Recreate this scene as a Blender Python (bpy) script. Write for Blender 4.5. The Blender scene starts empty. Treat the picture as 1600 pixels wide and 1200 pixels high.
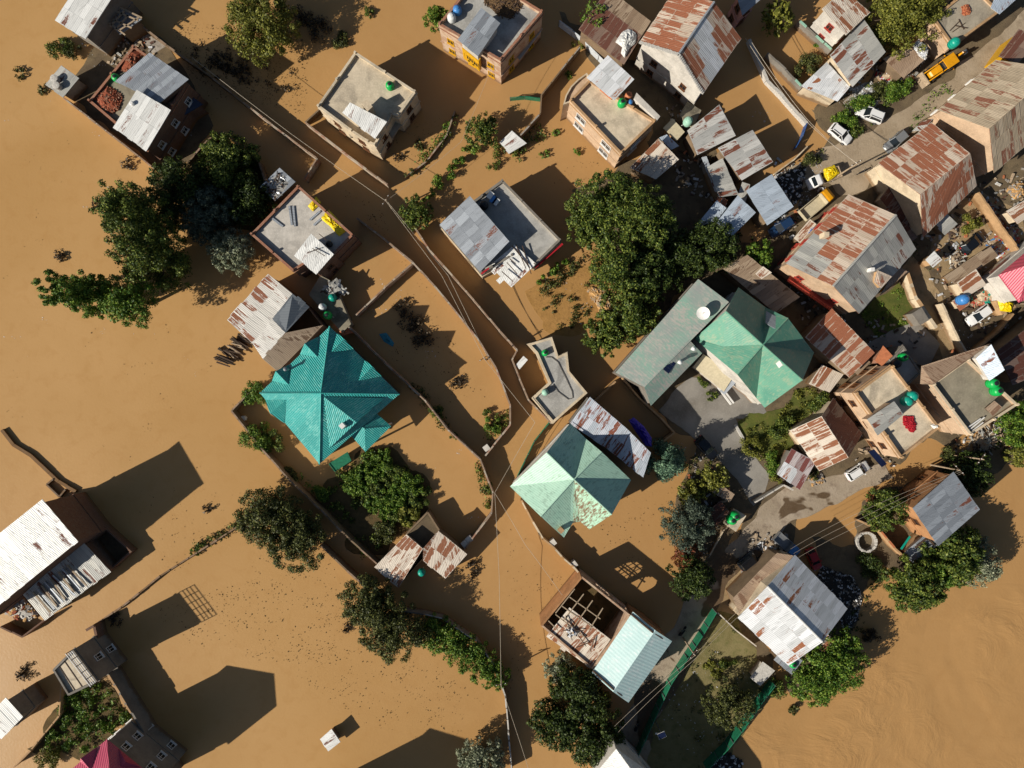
import bpy, math, random
import numpy as np
from mathutils import Vector, Matrix
random.seed(7); RNG = np.random.default_rng(11)
R = math.radians
scn = bpy.context.scene
COL = scn.collection
# ---------------------------------------------------------------- camera, sky, sun, exposure
FOC, HC = 1066.7, 107.0                      # drone 107 m above the flood, looking straight down
cd = bpy.data.cameras.new('drone_camera'); cam = bpy.data.objects.new('drone_camera', cd); COL.objects.link(cam)
cam.location = (0, 0, HC); cam.rotation_euler = (0, 0, 0)
cd.sensor_fit = 'HORIZONTAL'; cd.angle = 2*math.atan(800/FOC); cd.clip_start = 1; cd.clip_end = 4000
scn.camera = cam
SUN_EL, SUN_AZ = 31.5, 27.0                  # shadows run up and to the right at 27 degrees
w = bpy.data.worlds.new('World'); scn.world = w; w.use_nodes = True
nt = w.node_tree; bg = nt.nodes['Background']
sky = nt.nodes.new('ShaderNodeTexSky'); sky.sky_type = 'NISHITA'; sky.sun_disc = False
sky.sun_elevation = R(SUN_EL); sky.sun_rotation = R(270-SUN_AZ); sky.air_density = 1.0; sky.dust_density = 1.0
nt.links.new(sky.outputs[0], bg.inputs[0]); bg.inputs[1].default_value = 0.05
sd = bpy.data.lights.new('sun', 'SUN'); sd.energy = 5.0; sd.angle = R(0.5); sd.color = (1, .93, .82)
sun = bpy.data.objects.new('sun', sd); COL.objects.link(sun); sun.location = (-120, -60, 120)
ce = math.cos(R(SUN_EL))
sun.rotation_euler = Vector((ce*math.cos(R(SUN_AZ)), ce*math.sin(R(SUN_AZ)), -math.sin(R(SUN_EL)))).to_track_quat('-Z', 'Y').to_euler()
scn.view_settings.view_transform = 'Standard'; scn.view_settings.look = 'None'
scn.view_settings.exposure = 0.32; scn.view_settings.gamma = 1

# ---------------------------------------------------------------- helpers
def W(px, py, z=0.0):
    k = (HC - z)/FOC
    return Vector(((px-800)*k, (600-py)*k, z))
def C(h):
    out = []
    for i in (0, 2, 4):
        c = int(h[i:i+2], 16)/255
        out.append(c/12.92 if c <= .04045 else ((c+.055)/1.055)**2.4)
    return (*out, 1)
ORG = {}
def tag(o, label=None, cat=None, group=None, kind=None):
    if label: o['label'] = label
    if cat: o['category'] = cat
    if group: o['group'] = group
    if kind: o['kind'] = kind
    return o
def empty(name, loc, label, cat, group=None):
    o = bpy.data.objects.new(name, None); COL.objects.link(o); o.location = loc
    o.empty_display_size = .5; ORG[o] = Vector(loc)
    return tag(o, label, cat, group)
def area2(p):
    return sum(p[i][0]*p[(i+1) % len(p)][1]-p[(i+1) % len(p)][0]*p[i][1] for i in range(len(p)))/2
def ccw(p): return list(p) if area2(p) > 0 else list(reversed(p))
def inset(p, d):
    """move every edge of a CCW outline inwards by d"""
    n = len(p); out = []
    for i in range(n):
        a, b, c = Vector(p[i-1][:2]), Vector(p[i][:2]), Vector(p[(i+1) % n][:2])
        e1 = (b-a).normalized(); e2 = (c-b).normalized()
        n1 = Vector((-e1.y, e1.x)); n2 = Vector((-e2.y, e2.x))
        m = n1+n2
        if m.length < .2: m = n1
        m.normalize(); k = d/max(.35, m.dot(n1))
        out.append(b+m*k)
    return out
def inside(pt, poly):
    x, y = pt[0], pt[1]; r = False; n = len(poly)
    for i in range(n):
        x1, y1 = poly[i][0], poly[i][1]; x2, y2 = poly[i-1][0], poly[i-1][1]
        if (y1 > y) != (y2 > y) and x < (x2-x1)*(y-y1)/(y2-y1)+x1: r = not r
    return r
class MB:
    """collects faces and links them as one mesh object"""
    def __init__(s): s.v = []; s.f = []; s.m = []; s.u2 = {}
    def poly(s, pts, m=0, uv2=None):
        if uv2: s.u2[len(s.f)] = uv2
        i = len(s.v); s.v += [tuple(p) for p in pts]; s.f.append(list(range(i, i+len(pts)))); s.m.append(m)
    def box(s, c, sx, sy, sz, ax=Vector((1, 0, 0)), up=Vector((0, 0, 1)), m=0):
        """a closed box centred on c, x along ax"""
        c = Vector(c); ax = Vector(ax).normalized(); ay = Vector(up).cross(ax).normalized(); az = ax.cross(ay)
        P = [c+ax*(sx/2*i)+ay*(sy/2*j)+az*(sz/2*k) for k in (-1, 1) for i, j in ((-1, -1), (1, -1), (1, 1), (-1, 1))]
        i = len(s.v); s.v += [tuple(p) for p in P]
        for q in ((3, 2, 1, 0), (4, 5, 6, 7), (0, 1, 5, 4), (1, 2, 6, 5), (2, 3, 7, 6), (3, 0, 4, 7)):
            s.f.append([i+a for a in q]); s.m.append(m)
        return s
    def bar(s, a, b, wd, ht, m=0):
        a, b = Vector(a), Vector(b); d = b-a
        up = Vector((0, 0, 1)) if abs(d.normalized().z) < .95 else Vector((1, 0, 0))
        return s.box((a+b)/2, d.length, wd, ht, d, up, m)
    def prism(s, poly, z0, z1, m=0, top=True, bot=False):
        p = ccw(poly); n = len(p)
        if top: s.poly([(a[0], a[1], z1) for a in p], m)
        if bot: s.poly([(a[0], a[1], z0) for a in reversed(p)], m)
        for i in range(n):
            a, b = p[i], p[(i+1) % n]
            s.poly([(a[0], a[1], z0), (b[0], b[1], z0), (b[0], b[1], z1), (a[0], a[1], z1)], m)
        return s
    def ring(s, po, pi, z0, z1, m=0):
        n = len(po)
        for i in range(n):
            j = (i+1) % n; a, b, c, d = po[i], po[j], pi[j], pi[i]
            s.poly([(a[0], a[1], z1), (b[0], b[1], z1), (c[0], c[1], z1), (d[0], d[1], z1)], m)
            s.poly([(a[0], a[1], z0), (b[0], b[1], z0), (b[0], b[1], z1), (a[0], a[1], z1)], m)
            s.poly([(c[0], c[1], z0), (d[0], d[1], z0), (d[0], d[1], z1), (c[0], c[1], z1)], m)
        return s
    def tube(s, pts, r, n=6, m=0, cap=True):
        pts = [Vector(p) for p in pts]; rs = r if isinstance(r, (list, tuple)) else [r]*len(pts)
        rings = []
        for i, p in enumerate(pts):
            d = (pts[min(i+1, len(pts)-1)]-pts[max(i-1, 0)]).normalized()
            u = d.cross(Vector((0, 0, 1)) if abs(d.z) < .9 else Vector((1, 0, 0))).normalized(); v = d.cross(u)
            i0 = len(s.v); rings.append(i0)
            s.v += [tuple(p+(u*math.cos(2*math.pi*k/n)+v*math.sin(2*math.pi*k/n))*rs[i]) for k in range(n)]
        for a, b in zip(rings, rings[1:]):
            for k in range(n): s.f.append([a+k, b+k, b+(k+1) % n, a+(k+1) % n]); s.m.append(m)
        if cap:
            s.f.append([rings[0]+k for k in range(n)]); s.m.append(m)
            s.f.append([rings[-1]+k for k in reversed(range(n))]); s.m.append(m)
        return s
    def lathe(s, c, prof, n=20, m=0):
        c = Vector(c); rr = []
        for r, z in prof:
            rr.append(len(s.v)); s.v += [(c.x+r*math.cos(2*math.pi*k/n), c.y+r*math.sin(2*math.pi*k/n), c.z+z) for k in range(n)]
        for a, b in zip(rr, rr[1:]):
            for k in range(n): s.f.append([a+k, a+(k+1) % n, b+(k+1) % n, b+k]); s.m.append(m)
        s.f.append([rr[-1]+k for k in range(n)]); s.m.append(m)
        return s
    def build(s, name, mats, parent=None, smooth=False, uv=True):
        org = ORG.get(parent, Vector((0, 0, 0))) if parent else None
        if parent is None:
            A = np.array(s.v); org = Vector((float(A[:, 0].mean()), float(A[:, 1].mean()), float(A[:, 2].min())))
        me = bpy.data.meshes.new(name)
        me.from_pydata([(a[0]-org.x, a[1]-org.y, a[2]-org.z) for a in s.v], [], s.f)
        mats = mats if isinstance(mats, (list, tuple)) else [mats]
        for m in mats: me.materials.append(M[m] if isinstance(m, str) else m)
        me.polygons.foreach_set('material_index', s.m)
        if smooth: me.polygons.foreach_set('use_smooth', [True]*len(s.f))
        if uv: auto_uv(me, org)
        if s.u2:
            l2 = me.uv_layers.new(name='Sheet').data
            for p in me.polygons:
                q = s.u2.get(p.index)
                for k, li in enumerate(p.loop_indices): l2[li].uv = q[k] if q else (.5, .5)
        o = bpy.data.objects.new(name, me); COL.objects.link(o)
        if parent: o.parent = parent
        else: o.location = org
        ORG[o] = Vector(org)
        return o
def auto_uv(me, org):
    """metres: u level along the face, v down its slope (or along its first edge when level)"""
    lay = me.uv_layers.new(name='UVMap').data
    for p in me.polygons:
        n = p.normal
        if n.length < 1e-6: continue
        h = Vector((0, 0, 1)).cross(n)
        if h.length < .04:
            vs = p.vertices; h = me.vertices[vs[1]].co-me.vertices[vs[0]].co
        if h.length < 1e-6: continue
        u = h.normalized(); v = n.cross(u)
        for li in p.loop_indices:
            co = me.vertices[me.loops[li].vertex_index].co+org
            lay[li].uv = (co.dot(u), co.dot(v))
def kids(o): return [c for c in list(o.children)]
def copy_tree(o, parent=None):
    c = o.copy(); COL.objects.link(c)
    if parent: c.parent = parent
    for ch in kids(o): copy_tree(ch, c)
    return c

# ---------------------------------------------------------------- materials
M = {}
def newmat(name):
    m = bpy.data.materials.new(name); m.use_nodes = True; M[name] = m
    nt = m.node_tree; b = nt.nodes['Principled BSDF']
    def N(t, **k):
        n = nt.nodes.new('ShaderNode'+t)
        for a, v in k.items():
            if a.startswith('i_'): n.inputs[int(a[2:])].default_value = v
            else: setattr(n, a, v)
        return n
    def L(a, i, bb, j):
        nt.links.new(a.outputs[i], bb.inputs[j])
    return m, b, N, L
def mixc(N, L, a, bcol, fac_node, fac_i=0, blend='MIX'):
    mx = N('Mix', data_type='RGBA', blend_type=blend)
    if isinstance(a, tuple) and len(a) == 4: mx.inputs[6].default_value = a
    else: L(a[0], a[1], mx, 6)
    if isinstance(bcol, tuple) and len(bcol) == 4: mx.inputs[7].default_value = bcol
    else: L(bcol[0], bcol[1], mx, 7)
    if isinstance(fac_node, float): mx.inputs[0].default_value = fac_node
    else: L(fac_node, fac_i, mx, 0)
    return (mx, 2)
def mth(N, L, op, a, b=None, clamp=False):
    n = N('Math', operation=op, use_clamp=clamp)
    for i, x in enumerate((a, b)):
        if x is None: continue
        if isinstance(x, (int, float)): n.inputs[i].default_value = x
        else: L(x[0], x[1], n, i)
    return (n, 0)
def noise(N, L, vec, scale, detail=4, rough=.55, dist=0.0):
    n = N('TexNoise'); n.inputs['Scale'].default_value = scale; n.inputs['Detail'].default_value = detail
    n.inputs['Roughness'].default_value = rough; n.inputs['Distortion'].default_value = dist
    if vec: L(vec[0], vec[1], n, 'Vector')
    return (n, 0)
def ramp(N, L, src, a, b):
    r = N('MapRange'); r.clamp = True; r.inputs[1].default_value = a; r.inputs[2].default_value = b
    L(src[0], src[1], r, 0); return (r, 0)
def worldpos(N): return (N('NewGeometry'), 0)
def plain(name, c, rough=.6, metal=0.0, var=.25, scale=3.0, spec=.4, bump=0.0):
    m, b, N, L = newmat(name)
    col = C(c) if isinstance(c, str) else c
    p = worldpos(N); n1 = noise(N, L, p, scale, 5)
    dark = tuple(x*(1-var) for x in col[:3])+(1,); lite = tuple(min(1, x*(1+var*.7)) for x in col[:3])+(1,)
    cc = mixc(N, L, dark, lite, *ramp(N, L, n1, .3, .7)); L(cc[0], cc[1], b, 'Base Color')
    b.inputs['Roughness'].default_value = rough; b.inputs['Metallic'].default_value = metal
    b.inputs['Specular IOR Level'].default_value = spec
    if bump:
        bp = N('Bump'); bp.inputs['Distance'].default_value = bump; L(n1[0], n1[1], bp, 'Height'); L(bp, 0, b, 'Normal')
    return m
def sheet(name, c1, c2, rust=.3, rc1='4a2418', rc2='7a4630', metal=.25, rough=.5, streak=.5, edge=.9, depth=.011):
    """corrugated sheets: every sheet is an island of its own tint and state of rust"""
    m, b, N, L = newmat(name)
    uv = N('UVMap'); sep = N('SeparateXYZ'); L(uv, 0, sep, 0)
    geo = N('NewGeometry'); isl = (geo, 'Random Per Island'); oi = (N('ObjectInfo'), 'Random')
    r2 = N('TexWhiteNoise', noise_dimensions='1D'); L(*isl, r2, 'W')
    base = mixc(N, L, C(c1), C(c2), *isl)
    cmb = N('CombineXYZ'); a = mth(N, L, 'MULTIPLY', (sep, 0), 2.6); L(*a, cmb, 0)
    a = mth(N, L, 'MULTIPLY', (sep, 1), .35); L(*a, cmb, 1)
    a = mth(N, L, 'MULTIPLY', isl, 40.0); L(*a, cmb, 2)
    st = noise(N, L, (cmb, 0), 1.2, 5, .65)
    grime = mixc(N, L, base, tuple(x*.62 for x in C(c1)[:3])+(1,), *ramp(N, L, st, .52, .78))
    fine = noise(N, L, (uv, 0), 5.0, 4, .7)
    # rust field: per-sheet bias + streaky noise
    t = mth(N, L, 'SUBTRACT', (r2, 0), 1.0-rust); t = mth(N, L, 'MULTIPLY', t, 1.8)
    s2 = mth(N, L, 'MULTIPLY', mth(N, L, 'SUBTRACT', st, .5), 4.2*streak+.8)
    f2 = mth(N, L, 'MULTIPLY', mth(N, L, 'SUBTRACT', fine, .5), 1.3)
    k = mth(N, L, 'ADD', mth(N, L, 'ADD', t, s2), f2)
    # overlaps keep their zinc longer: less rust along the rim of each sheet
    u2 = N('UVMap'); u2.uv_map = 'Sheet'; sp2 = N('SeparateXYZ'); L(u2, 0, sp2, 0)
    def rim(i, wd):
        q = mth(N, L, 'ABSOLUTE', mth(N, L, 'SUBTRACT', mth(N, L, 'MULTIPLY', (sp2, i), 2.0), 1.0))
        return ramp(N, L, q, 1.0-wd, 1.0)
    rm_ = mth(N, L, 'MAXIMUM', rim(0, .34), rim(1, .14))
    k = mth(N, L, 'SUBTRACT', k, mth(N, L, 'MULTIPLY', rm_, edge))
    k = mth(N, L, 'ADD', k, mth(N, L, 'MULTIPLY', mth(N, L, 'SUBTRACT', noise(N, L, (uv, 0), .22, 3), .5), 2.6))
    rm = ramp(N, L, k, -.06, .3)
    rustc = mixc(N, L, C(rc1), C(rc2), *fine)
    col = mixc(N, L, grime, rustc, *rm); L(*col, b, 'Base Color')
    mt = mth(N, L, 'MULTIPLY', mth(N, L, 'SUBTRACT', 1.0, rm), metal); L(*mt, b, 'Metallic')
    ro = mth(N, L, 'ADD', mth(N, L, 'MULTIPLY', rm, .3), rough); L(*ro, b, 'Roughness')
    wv = mth(N, L, 'SINE', mth(N, L, 'MULTIPLY', (sep, 0), 2*math.pi/.24))
    hh = mth(N, L, 'ADD', wv, mth(N, L, 'MULTIPLY', fine, 1.5))
    bp = N('Bump'); bp.inputs['Distance'].default_value = depth; bp.inputs['Strength'].default_value = .8
    L(*hh, bp, 'Height'); L(bp, 0, b, 'Normal')
    return m
def painted(name, c, cvar, wear, period=.24, depth=.03, wear_amt=.4, metal=0.0, rough=.4, seam=True, blotch=0.0):
    """painted ribbed roofing with sheet joints, fading and worn spots"""
    m, b, N, L = newmat(name)
    uv = N('UVMap'); sep = N('SeparateXYZ'); L(uv, 0, sep, 0)
    n1 = noise(N, L, (uv, 0), .35, 4); mps = N('Mapping'); mps.inputs['Scale'].default_value = (1.3, .45, 1); L(uv, 0, mps, 0); n2 = noise(N, L, (mps, 0), 2.2, 8, .75)
    iu = mth(N, L, 'FLOOR', mth(N, L, 'DIVIDE', (sep, 0), .95)); iv = mth(N, L, 'FLOOR', mth(N, L, 'DIVIDE', (sep, 1), 2.7))
    cm = N('CombineXYZ'); L(*iu, cm, 0); L(*iv, cm, 1); wn = N('TexWhiteNoise', noise_dimensions='2D'); L(cm, 0, wn, 'Vector')
    f = mth(N, L, 'ADD', mth(N, L, 'MULTIPLY', (wn, 0), .55 if seam else .12), mth(N, L, 'MULTIPLY', n1, .45))
    if blotch: f = mth(N, L, 'ADD', mth(N, L, 'MULTIPLY', f, 1-blotch), mth(N, L, 'MULTIPLY', ramp(N, L, noise(N, L, (uv, 0), .16, 5, .6, .6), .4, .6), blotch))
    base = mixc(N, L, C(c), C(cvar), *f)
    col = mixc(N, L, base, C(wear), *ramp(N, L, mth(N, L, 'ADD', n2, mth(N, L, 'MULTIPLY', n1, .35)), 1.0-wear_amt*.75, 1.12-wear_amt*.75))
    L(*col, b, 'Base Color'); b.inputs['Roughness'].default_value = rough; b.inputs['Metallic'].default_value = metal
    wv = mth(N, L, 'SINE', mth(N, L, 'MULTIPLY', (sep, 0), 2*math.pi/period))
    bp = N('Bump'); bp.inputs['Distance'].default_value = depth; L(*wv, bp, 'Height'); L(bp, 0, b, 'Normal')
    return m
def mudline(N, L, col, p):
    sp = N('SeparateXYZ'); L(*p, sp, 0)
    z = mth(N, L, 'ADD', (sp, 2), mth(N, L, 'MULTIPLY', noise(N, L, p, 1.1, 5, .65), 1.5))
    return mixc(N, L, col, C('6e5132'), *mth(N, L, 'MULTIPLY', ramp(N, L, z, 1.75, 1.25), .8))
def concrete(name, c, stain='6e675c', amt=.5, scale=.5):
    m, b, N, L = newmat(name); p = worldpos(N)
    n1 = noise(N, L, p, scale, 7, .62); n2 = noise(N, L, p, 4.0, 5, .7); n3 = noise(N, L, p, scale*.45, 3, .5, 1.2)
    col = C(c); dk = tuple(x*.72 for x in col[:3])+(1,)
    a = mixc(N, L, dk, col, *ramp(N, L, n1, .36, .62))
    a = mixc(N, L, a, C(stain), *mth(N, L, 'MULTIPLY', ramp(N, L, n3, .55, .68), amt))
    a = mixc(N, L, a, tuple(min(1, x*1.18) for x in col[:3])+(1,), *mth(N, L, 'MULTIPLY', ramp(N, L, n2, .5, .75), .6))
    if 'yard' not in name: a = mudline(N, L, a, p)
    L(*a, b, 'Base Color'); b.inputs['Roughness'].default_value = .85; b.inputs['Specular IOR Level'].default_value = .2
    bp = N('Bump'); bp.inputs['Distance'].default_value = .02; L(*n2, bp, 'Height'); L(bp, 0, b, 'Normal')
    return m
def brick(name, c1, c2, mortar, plaster=None, amt=.4):
    m, b, N, L = newmat(name); uv = N('UVMap')
    br = N('TexBrick'); L(uv, 0, br, 'Vector'); br.inputs['Color1'].default_value = C(c1); br.inputs['Color2'].default_value = C(c2)
    br.inputs['Mortar'].default_value = C(mortar); br.inputs['Scale'].default_value = 1.0
    br.inputs['Brick Width'].default_value = .26; br.inputs['Row Height'].default_value = .1; br.inputs['Mortar Size'].default_value = .012
    n1 = noise(N, L, worldpos(N), .8, 5); col = (br, 0)
    col = mixc(N, L, col, C(mortar), *mth(N, L, 'MULTIPLY', ramp(N, L, noise(N, L, worldpos(N), 1.7, 6), .5, .7), .5))
    if plaster: col = mixc(N, L, col, C(plaster), *ramp(N, L, n1, .62-amt*.4, .7-amt*.4))
    col = mudline(N, L, col, worldpos(N))
    L(*col, b, 'Base Color'); b.inputs['Roughness'].default_value = .9; b.inputs['Specular IOR Level'].default_value = .2
    return m
def ground(name, cols, scale=.25, grit=6.0, rough=.95, wet=None):
    m, b, N, L = newmat(name); p = worldpos(N)
    n1 = noise(N, L, p, scale, 6, .6, .4); n2 = noise(N, L, p, grit, 5, .75); n3 = noise(N, L, p, scale*2.7, 5, .6)
    a = mixc(N, L, C(cols[0]), C(cols[1]), *ramp(N, L, n1, .38, .62))
    a = mixc(N, L, a, C(cols[2]), *mth(N, L, 'MULTIPLY', ramp(N, L, n3, .52, .68), .7))
    a = mixc(N, L, a, tuple(x*.55 for x in C(cols[0])[:3])+(1,), *mth(N, L, 'MULTIPLY', ramp(N, L, n2, .55, .72), .55))
    L(*a, b, 'Base Color'); b.inputs['Roughness'].default_value = rough; b.inputs['Specular IOR Level'].default_value = .15
    if wet:
        wm = ramp(N, L, noise(N, L, p, .12, 3, .5, .8), wet, wet+.03)
        a2 = mixc(N, L, a, C('4a3722'), *mth(N, L, 'MULTIPLY', wm, .85)); L(*a2, b, 'Base Color')
        ro = mth(N, L, 'SUBTRACT', rough, mth(N, L, 'MULTIPLY', wm, .6)); L(*ro, b, 'Roughness')
    bp = N('Bump'); bp.inputs['Distance'].default_value = .06; L(*n2, bp, 'Height'); L(bp, 0, b, 'Normal')
    return m
def leaf(name, dark, mid, lite, trans=.12):
    m, b, N, L = newmat(name)
    isl = (N('NewGeometry'), 'Random Per Island'); cl = noise(N, L, worldpos(N), 1.3, 3)
    a = mixc(N, L, C(dark), C(mid), *ramp(N, L, cl, .35, .65))
    a = mixc(N, L, a, C(lite), *ramp(N, L, isl, .42, 1.0)); L(*a, b, 'Base Color')
    b.inputs['Roughness'].default_value = .55; b.inputs['Specular IOR Level'].default_value = .25
    tr = N('BsdfTranslucent'); L(*a, tr, 'Color'); mx = N('MixShader'); mx.inputs[0].default_value = trans
    out = m.node_tree.nodes['Material Output']; L(b, 0, mx, 1); L(tr, 0, mx, 2); L(mx, 0, out, 'Surface')
    return m
# flood water: thick brown silt, faint eddies, current marks only over the river
def water():
    m, b, N, L = newmat('flood_water'); p = worldpos(N)
    n1 = noise(N, L, p, .035, 4, .55, .6); n2 = noise(N, L, p, .5, 5, .6, .5)
    a = mixc(N, L, C('a88250'), C('b28c5b'), *ramp(N, L, n1, .3, .7))
    a = mixc(N, L, a, C('a07744'), *mth(N, L, 'MULTIPLY', ramp(N, L, n2, .5, .8), .45))
    # towards the river and the lanes the silt is a little darker
    sp = N('SeparateXYZ'); L(*p, sp, 0)
    gx = ramp(N, L, mth(N, L, 'SUBTRACT', mth(N, L, 'ADD', (sep0 := (sp, 0)), 0.0), mth(N, L, 'MULTIPLY', (sp, 1), -.25)), -45.0, 5.0)
    n3 = noise(N, L, p, .11, 6, .62, 2.4)
    a = mixc(N, L, a, C('93693a'), *mth(N, L, 'MULTIPLY', mth(N, L, 'MULTIPLY', ramp(N, L, n3, .5, .72), gx), .4))
    a = mixc(N, L, a, C('bd9460'), *mth(N, L, 'MULTIPLY', mth(N, L, 'MULTIPLY', ramp(N, L, n3, .46, .28), gx), .3))
    a = mixc(N, L, a, C('a27c4f'), *mth(N, L, 'MULTIPLY', gx, .7))
    L(*a, b, 'Base Color'); b.inputs['Roughness'].default_value = .3; b.inputs['Specular IOR Level'].default_value = .2
    mask = ramp(N, L, mth(N, L, 'SUBTRACT', (sp, 0), mth(N, L, 'MULTIPLY', (sp, 1), 1.0)), 74.0, 100.0)
    mp = N('Mapping'); mp.inputs['Rotation'].default_value = (0, 0, R(-50)); mp.inputs['Scale'].default_value = (.7, 1.0, 1); L(*p, mp, 0)
    w1 = noise(N, L, (mp, 0), .2, 7, .6, 1.4); w2 = noise(N, L, p, 2.5, 4, .6, .3)
    mask = mth(N, L, 'MULTIPLY', mask, ramp(N, L, noise(N, L, p, .045, 3, .5, .5), .44, .66))
    h = mth(N, L, 'ADD', mth(N, L, 'MULTIPLY', mth(N, L, 'MULTIPLY', w1, mask), 1.0), mth(N, L, 'MULTIPLY', w2, .035))
    bp = N('Bump'); bp.inputs['Distance'].default_value = .55; bp.inputs['Strength'].default_value = .7
    L(*h, bp, 'Height'); L(bp, 0, b, 'Normal')
water()
sheet('galv_white', 'c4c4c0', 'dcdcd8', .05, metal=.1, streak=.3)
sheet('galv_bright', 'b4b6b6', 'd4d6d8', .17, metal=.15, streak=.35, rc1='6e3a20', rc2='96603c')
sheet('galv_grey', '7d8288', 'a4aab0', .03, metal=.3, streak=.3)
sheet('galv_dull', '8f8f8a', 'b2b0a8', .12, metal=.15, streak=.5)
sheet('galv_patchy', '9a9a96', 'bebcb6', .38, metal=.15, streak=.7)
sheet('rust_light', 'b5a898', 'cdc2b2', .5, metal=.05, streak=.7, rc1='62341f', rc2='94603f')
sheet('rust_pale', 'b8b4ac', 'd0ccc4', .34, metal=.05, streak=.8, rc1='62341f', rc2='8e5a3c')
sheet('tan_sheet', 'a09078', 'bcab92', .26, metal=.05, streak=.8, rc1='6a3c28', rc2='90604a')
sheet('rust_flaked', '9ca4ac', 'b8bcc4', .3, metal=.15, streak=1.1, edge=.3, rc1='5a2a1c', rc2='824c36')
sheet('rust_heavy', 'ad9c8a', 'c4b4a2', .74, metal=.05, streak=.8, rc1='6e3a24', rc2='a2684a')
sheet('rust_brown', '6e5a4e', '866f60', .7, metal=.05, streak=.6, rc1='4a281c', rc2='6a4031')
sheet('rust_dark', '5a4a42', '6c5a50', .85, metal=.05, streak=.6, rc1='3a1c14', rc2='5c3222')
sheet('rust_maroon', '8a7a78', 'b0a6a4', .7, metal=.05, streak=.3, rc1='5a2a24', rc2='74403a')
sheet('blue_white', 'a2adb8', 'b4c0cc', .02, metal=.25, streak=.3)
sheet('boards', '7e6a56', '9c8a74', .1, metal=0, streak=.8, rc1='4a3626', rc2='6a523c')
sheet('old_brown', '86705c', '9c8670', .25, metal=0, streak=.6, rc1='5a4232', rc2='7a5c46')
painted('teal_roof', '2c8e8a', '3ca6a0', '6ab4ac', .28, .05, .42, rough=.42, seam=True, blotch=.3)
painted('mint_roof', '92b8a4', 'a8c8b4', '82a08e', .3, .005, .42, rough=.5, blotch=.35)
painted('mint_spotted', '96c0a4', 'a8cab2', '6e543c', .3, .005, .5, rough=.5)
painted('sea_roof', '447e6c', '64967e', '7c927a', .3, .005, .43, rough=.5, blotch=.55)
painted('greygreen_roof', '8a8e8a', '7a9c8c', 'a09c94', .4, .003, .46, rough=.55, blotch=.8)
painted('grey_roof', '70767a', '646a70', '888a88', .4, .004, .3, rough=.55)
painted('pale_mint', 'aeccca', 'c2dad8', 'd0dcda', .5, .004, .4, rough=.5, seam=False, blotch=.4)
painted('magenta_roof', 'a8445c', 'b44c66', 'c06078', .3, .02, .2, rough=.4, seam=False)
painted('red_roof', 'b0485a', 'b85060', 'b85c6a', .3, .02, .2, rough=.4, seam=False)
concrete('slab', 'a09684', '6f675c', .55)
concrete('slab_grey', 'a6a49e', '72706c', .6)
concrete('slab_pale', 'c6b8a0', '8e8474', .8)
concrete('slab_white', 'bcb6ac', '8a8680', .5)
concrete('slab_mossy', '8c8472', '4e4a40', .75)
concrete('yard_concrete', '8d8880', '5e584e', .6, .2)
concrete('plaster_cream', 'c8b79c', '8d7c66', .45)
concrete('plaster_peach', 'bfa488', '9a7c5c', .4)
concrete('plaster_pink', 'b88a80', '8a665e', .4)
concrete('coping_brick', '927c68', '70503e', .7, 1.2)
concrete('plaster_tan', 'b08e68', '7e6448', .4)
concrete('plaster_white', 'c4beb4', '8a8274', .45)
concrete('plaster_grey', '7d776e', '5d564e', .5)
concrete('plaster_orange', 'a87b54', '8a5a34', .3)
concrete('mud_wall', '7d6a54', '54463a', .5)
brick('brick_red', '80462f', '96583c', '9a8a78')
brick('brick_peach', '9c7458', 'ab8468', 'ac9a86', 'b8a088', .4)
brick('brick_dark', '5e4034', '70503e', '6e6256')
brick('wall_brick', '8a5a42', '9a6c52', '94867a', 'a09484', .5)
ground('dirt', ('8a7557', '9c8666', '6f6248'), .3)
ground('dirt_dark', ('5e5140', '6e604a', '4a4234'), .3)
ground('road_dirt', ('94846e', 'a2927c', '82725c'), .22, 3.0)
ground('road_wet', ('928471', 'a09280', '78695a'), .22, 3.0, wet=.58)
ground('dry_grass', ('6c6440', '7e7450', '565a30'), .3, 5.0)
ground('asphalt_dusty', ('5e5a55', '6c6760', '4c4946'), .3, 5.0)
ground('lawn_soil', ('4a5226', '5c602c', '6a5f38'), .35, 5)
ground('rubble', ('8c857c', 'a39b90', '5c564e'), .8, 3.5)
ground('garden_soil', ('54462e', '665436', '3c3a22'), .4, 5)
ground('earth_bank', ('94703f', 'a17a48', '7d5e36'), .6, 3)
leaf('leaf_dark', '1c2810', '2c3e16', '56642a')  # deepest green; on trees standing in shade this colour also carries the shade
leaf('leaf_mid', '263612', '3c501c', '7c8638')
leaf('leaf_fresh', '2e4812', '46681e', '7e9236')
leaf('leaf_olive', '282e16', '3e4420', '6c7038')
leaf('leaf_yellow', '454a1a', '5e6224', '8c8a3a')
leaf('leaf_silver', '5e6650', '7c8468', 'a2a486')
leaf('leaf_blue', '344c3e', '4a6854', '7a9676')
leaf('leaf_grey', '38443a', '4a5648', '646e5a')
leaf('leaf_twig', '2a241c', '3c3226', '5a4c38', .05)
leaf('leaf_red', '5c2f20', '7a4228', '8a5a34')
plain('bark', '4e4032', .9, var=.4, scale=6)
plain('wood_pale', '9d8a72', .85, var=.35, scale=5)
plain('wood_dark', '4a3a2e', .9, var=.4, scale=5)
plain('white_paint', 'd6d4cf', .4, var=.08)
plain('car_white', 'd8d8d6', .25, var=.03, spec=.6)
plain('car_silver', '9a9c9c', .25, .5, var=.04, spec=.6)
plain('car_black', '14161a', .22, var=.1, spec=.6)
plain('car_blue', '1d3454', .3, var=.1, spec=.5)
plain('car_red', '9c1c1c', .3, var=.1, spec=.5)
plain('glass', '1a2024', .08, var=.1, spec=.8)
plain('glass_blue', '182030', .08, var=.1, spec=.8)
plain('rubber', '17171a', .85, var=.2)
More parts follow.
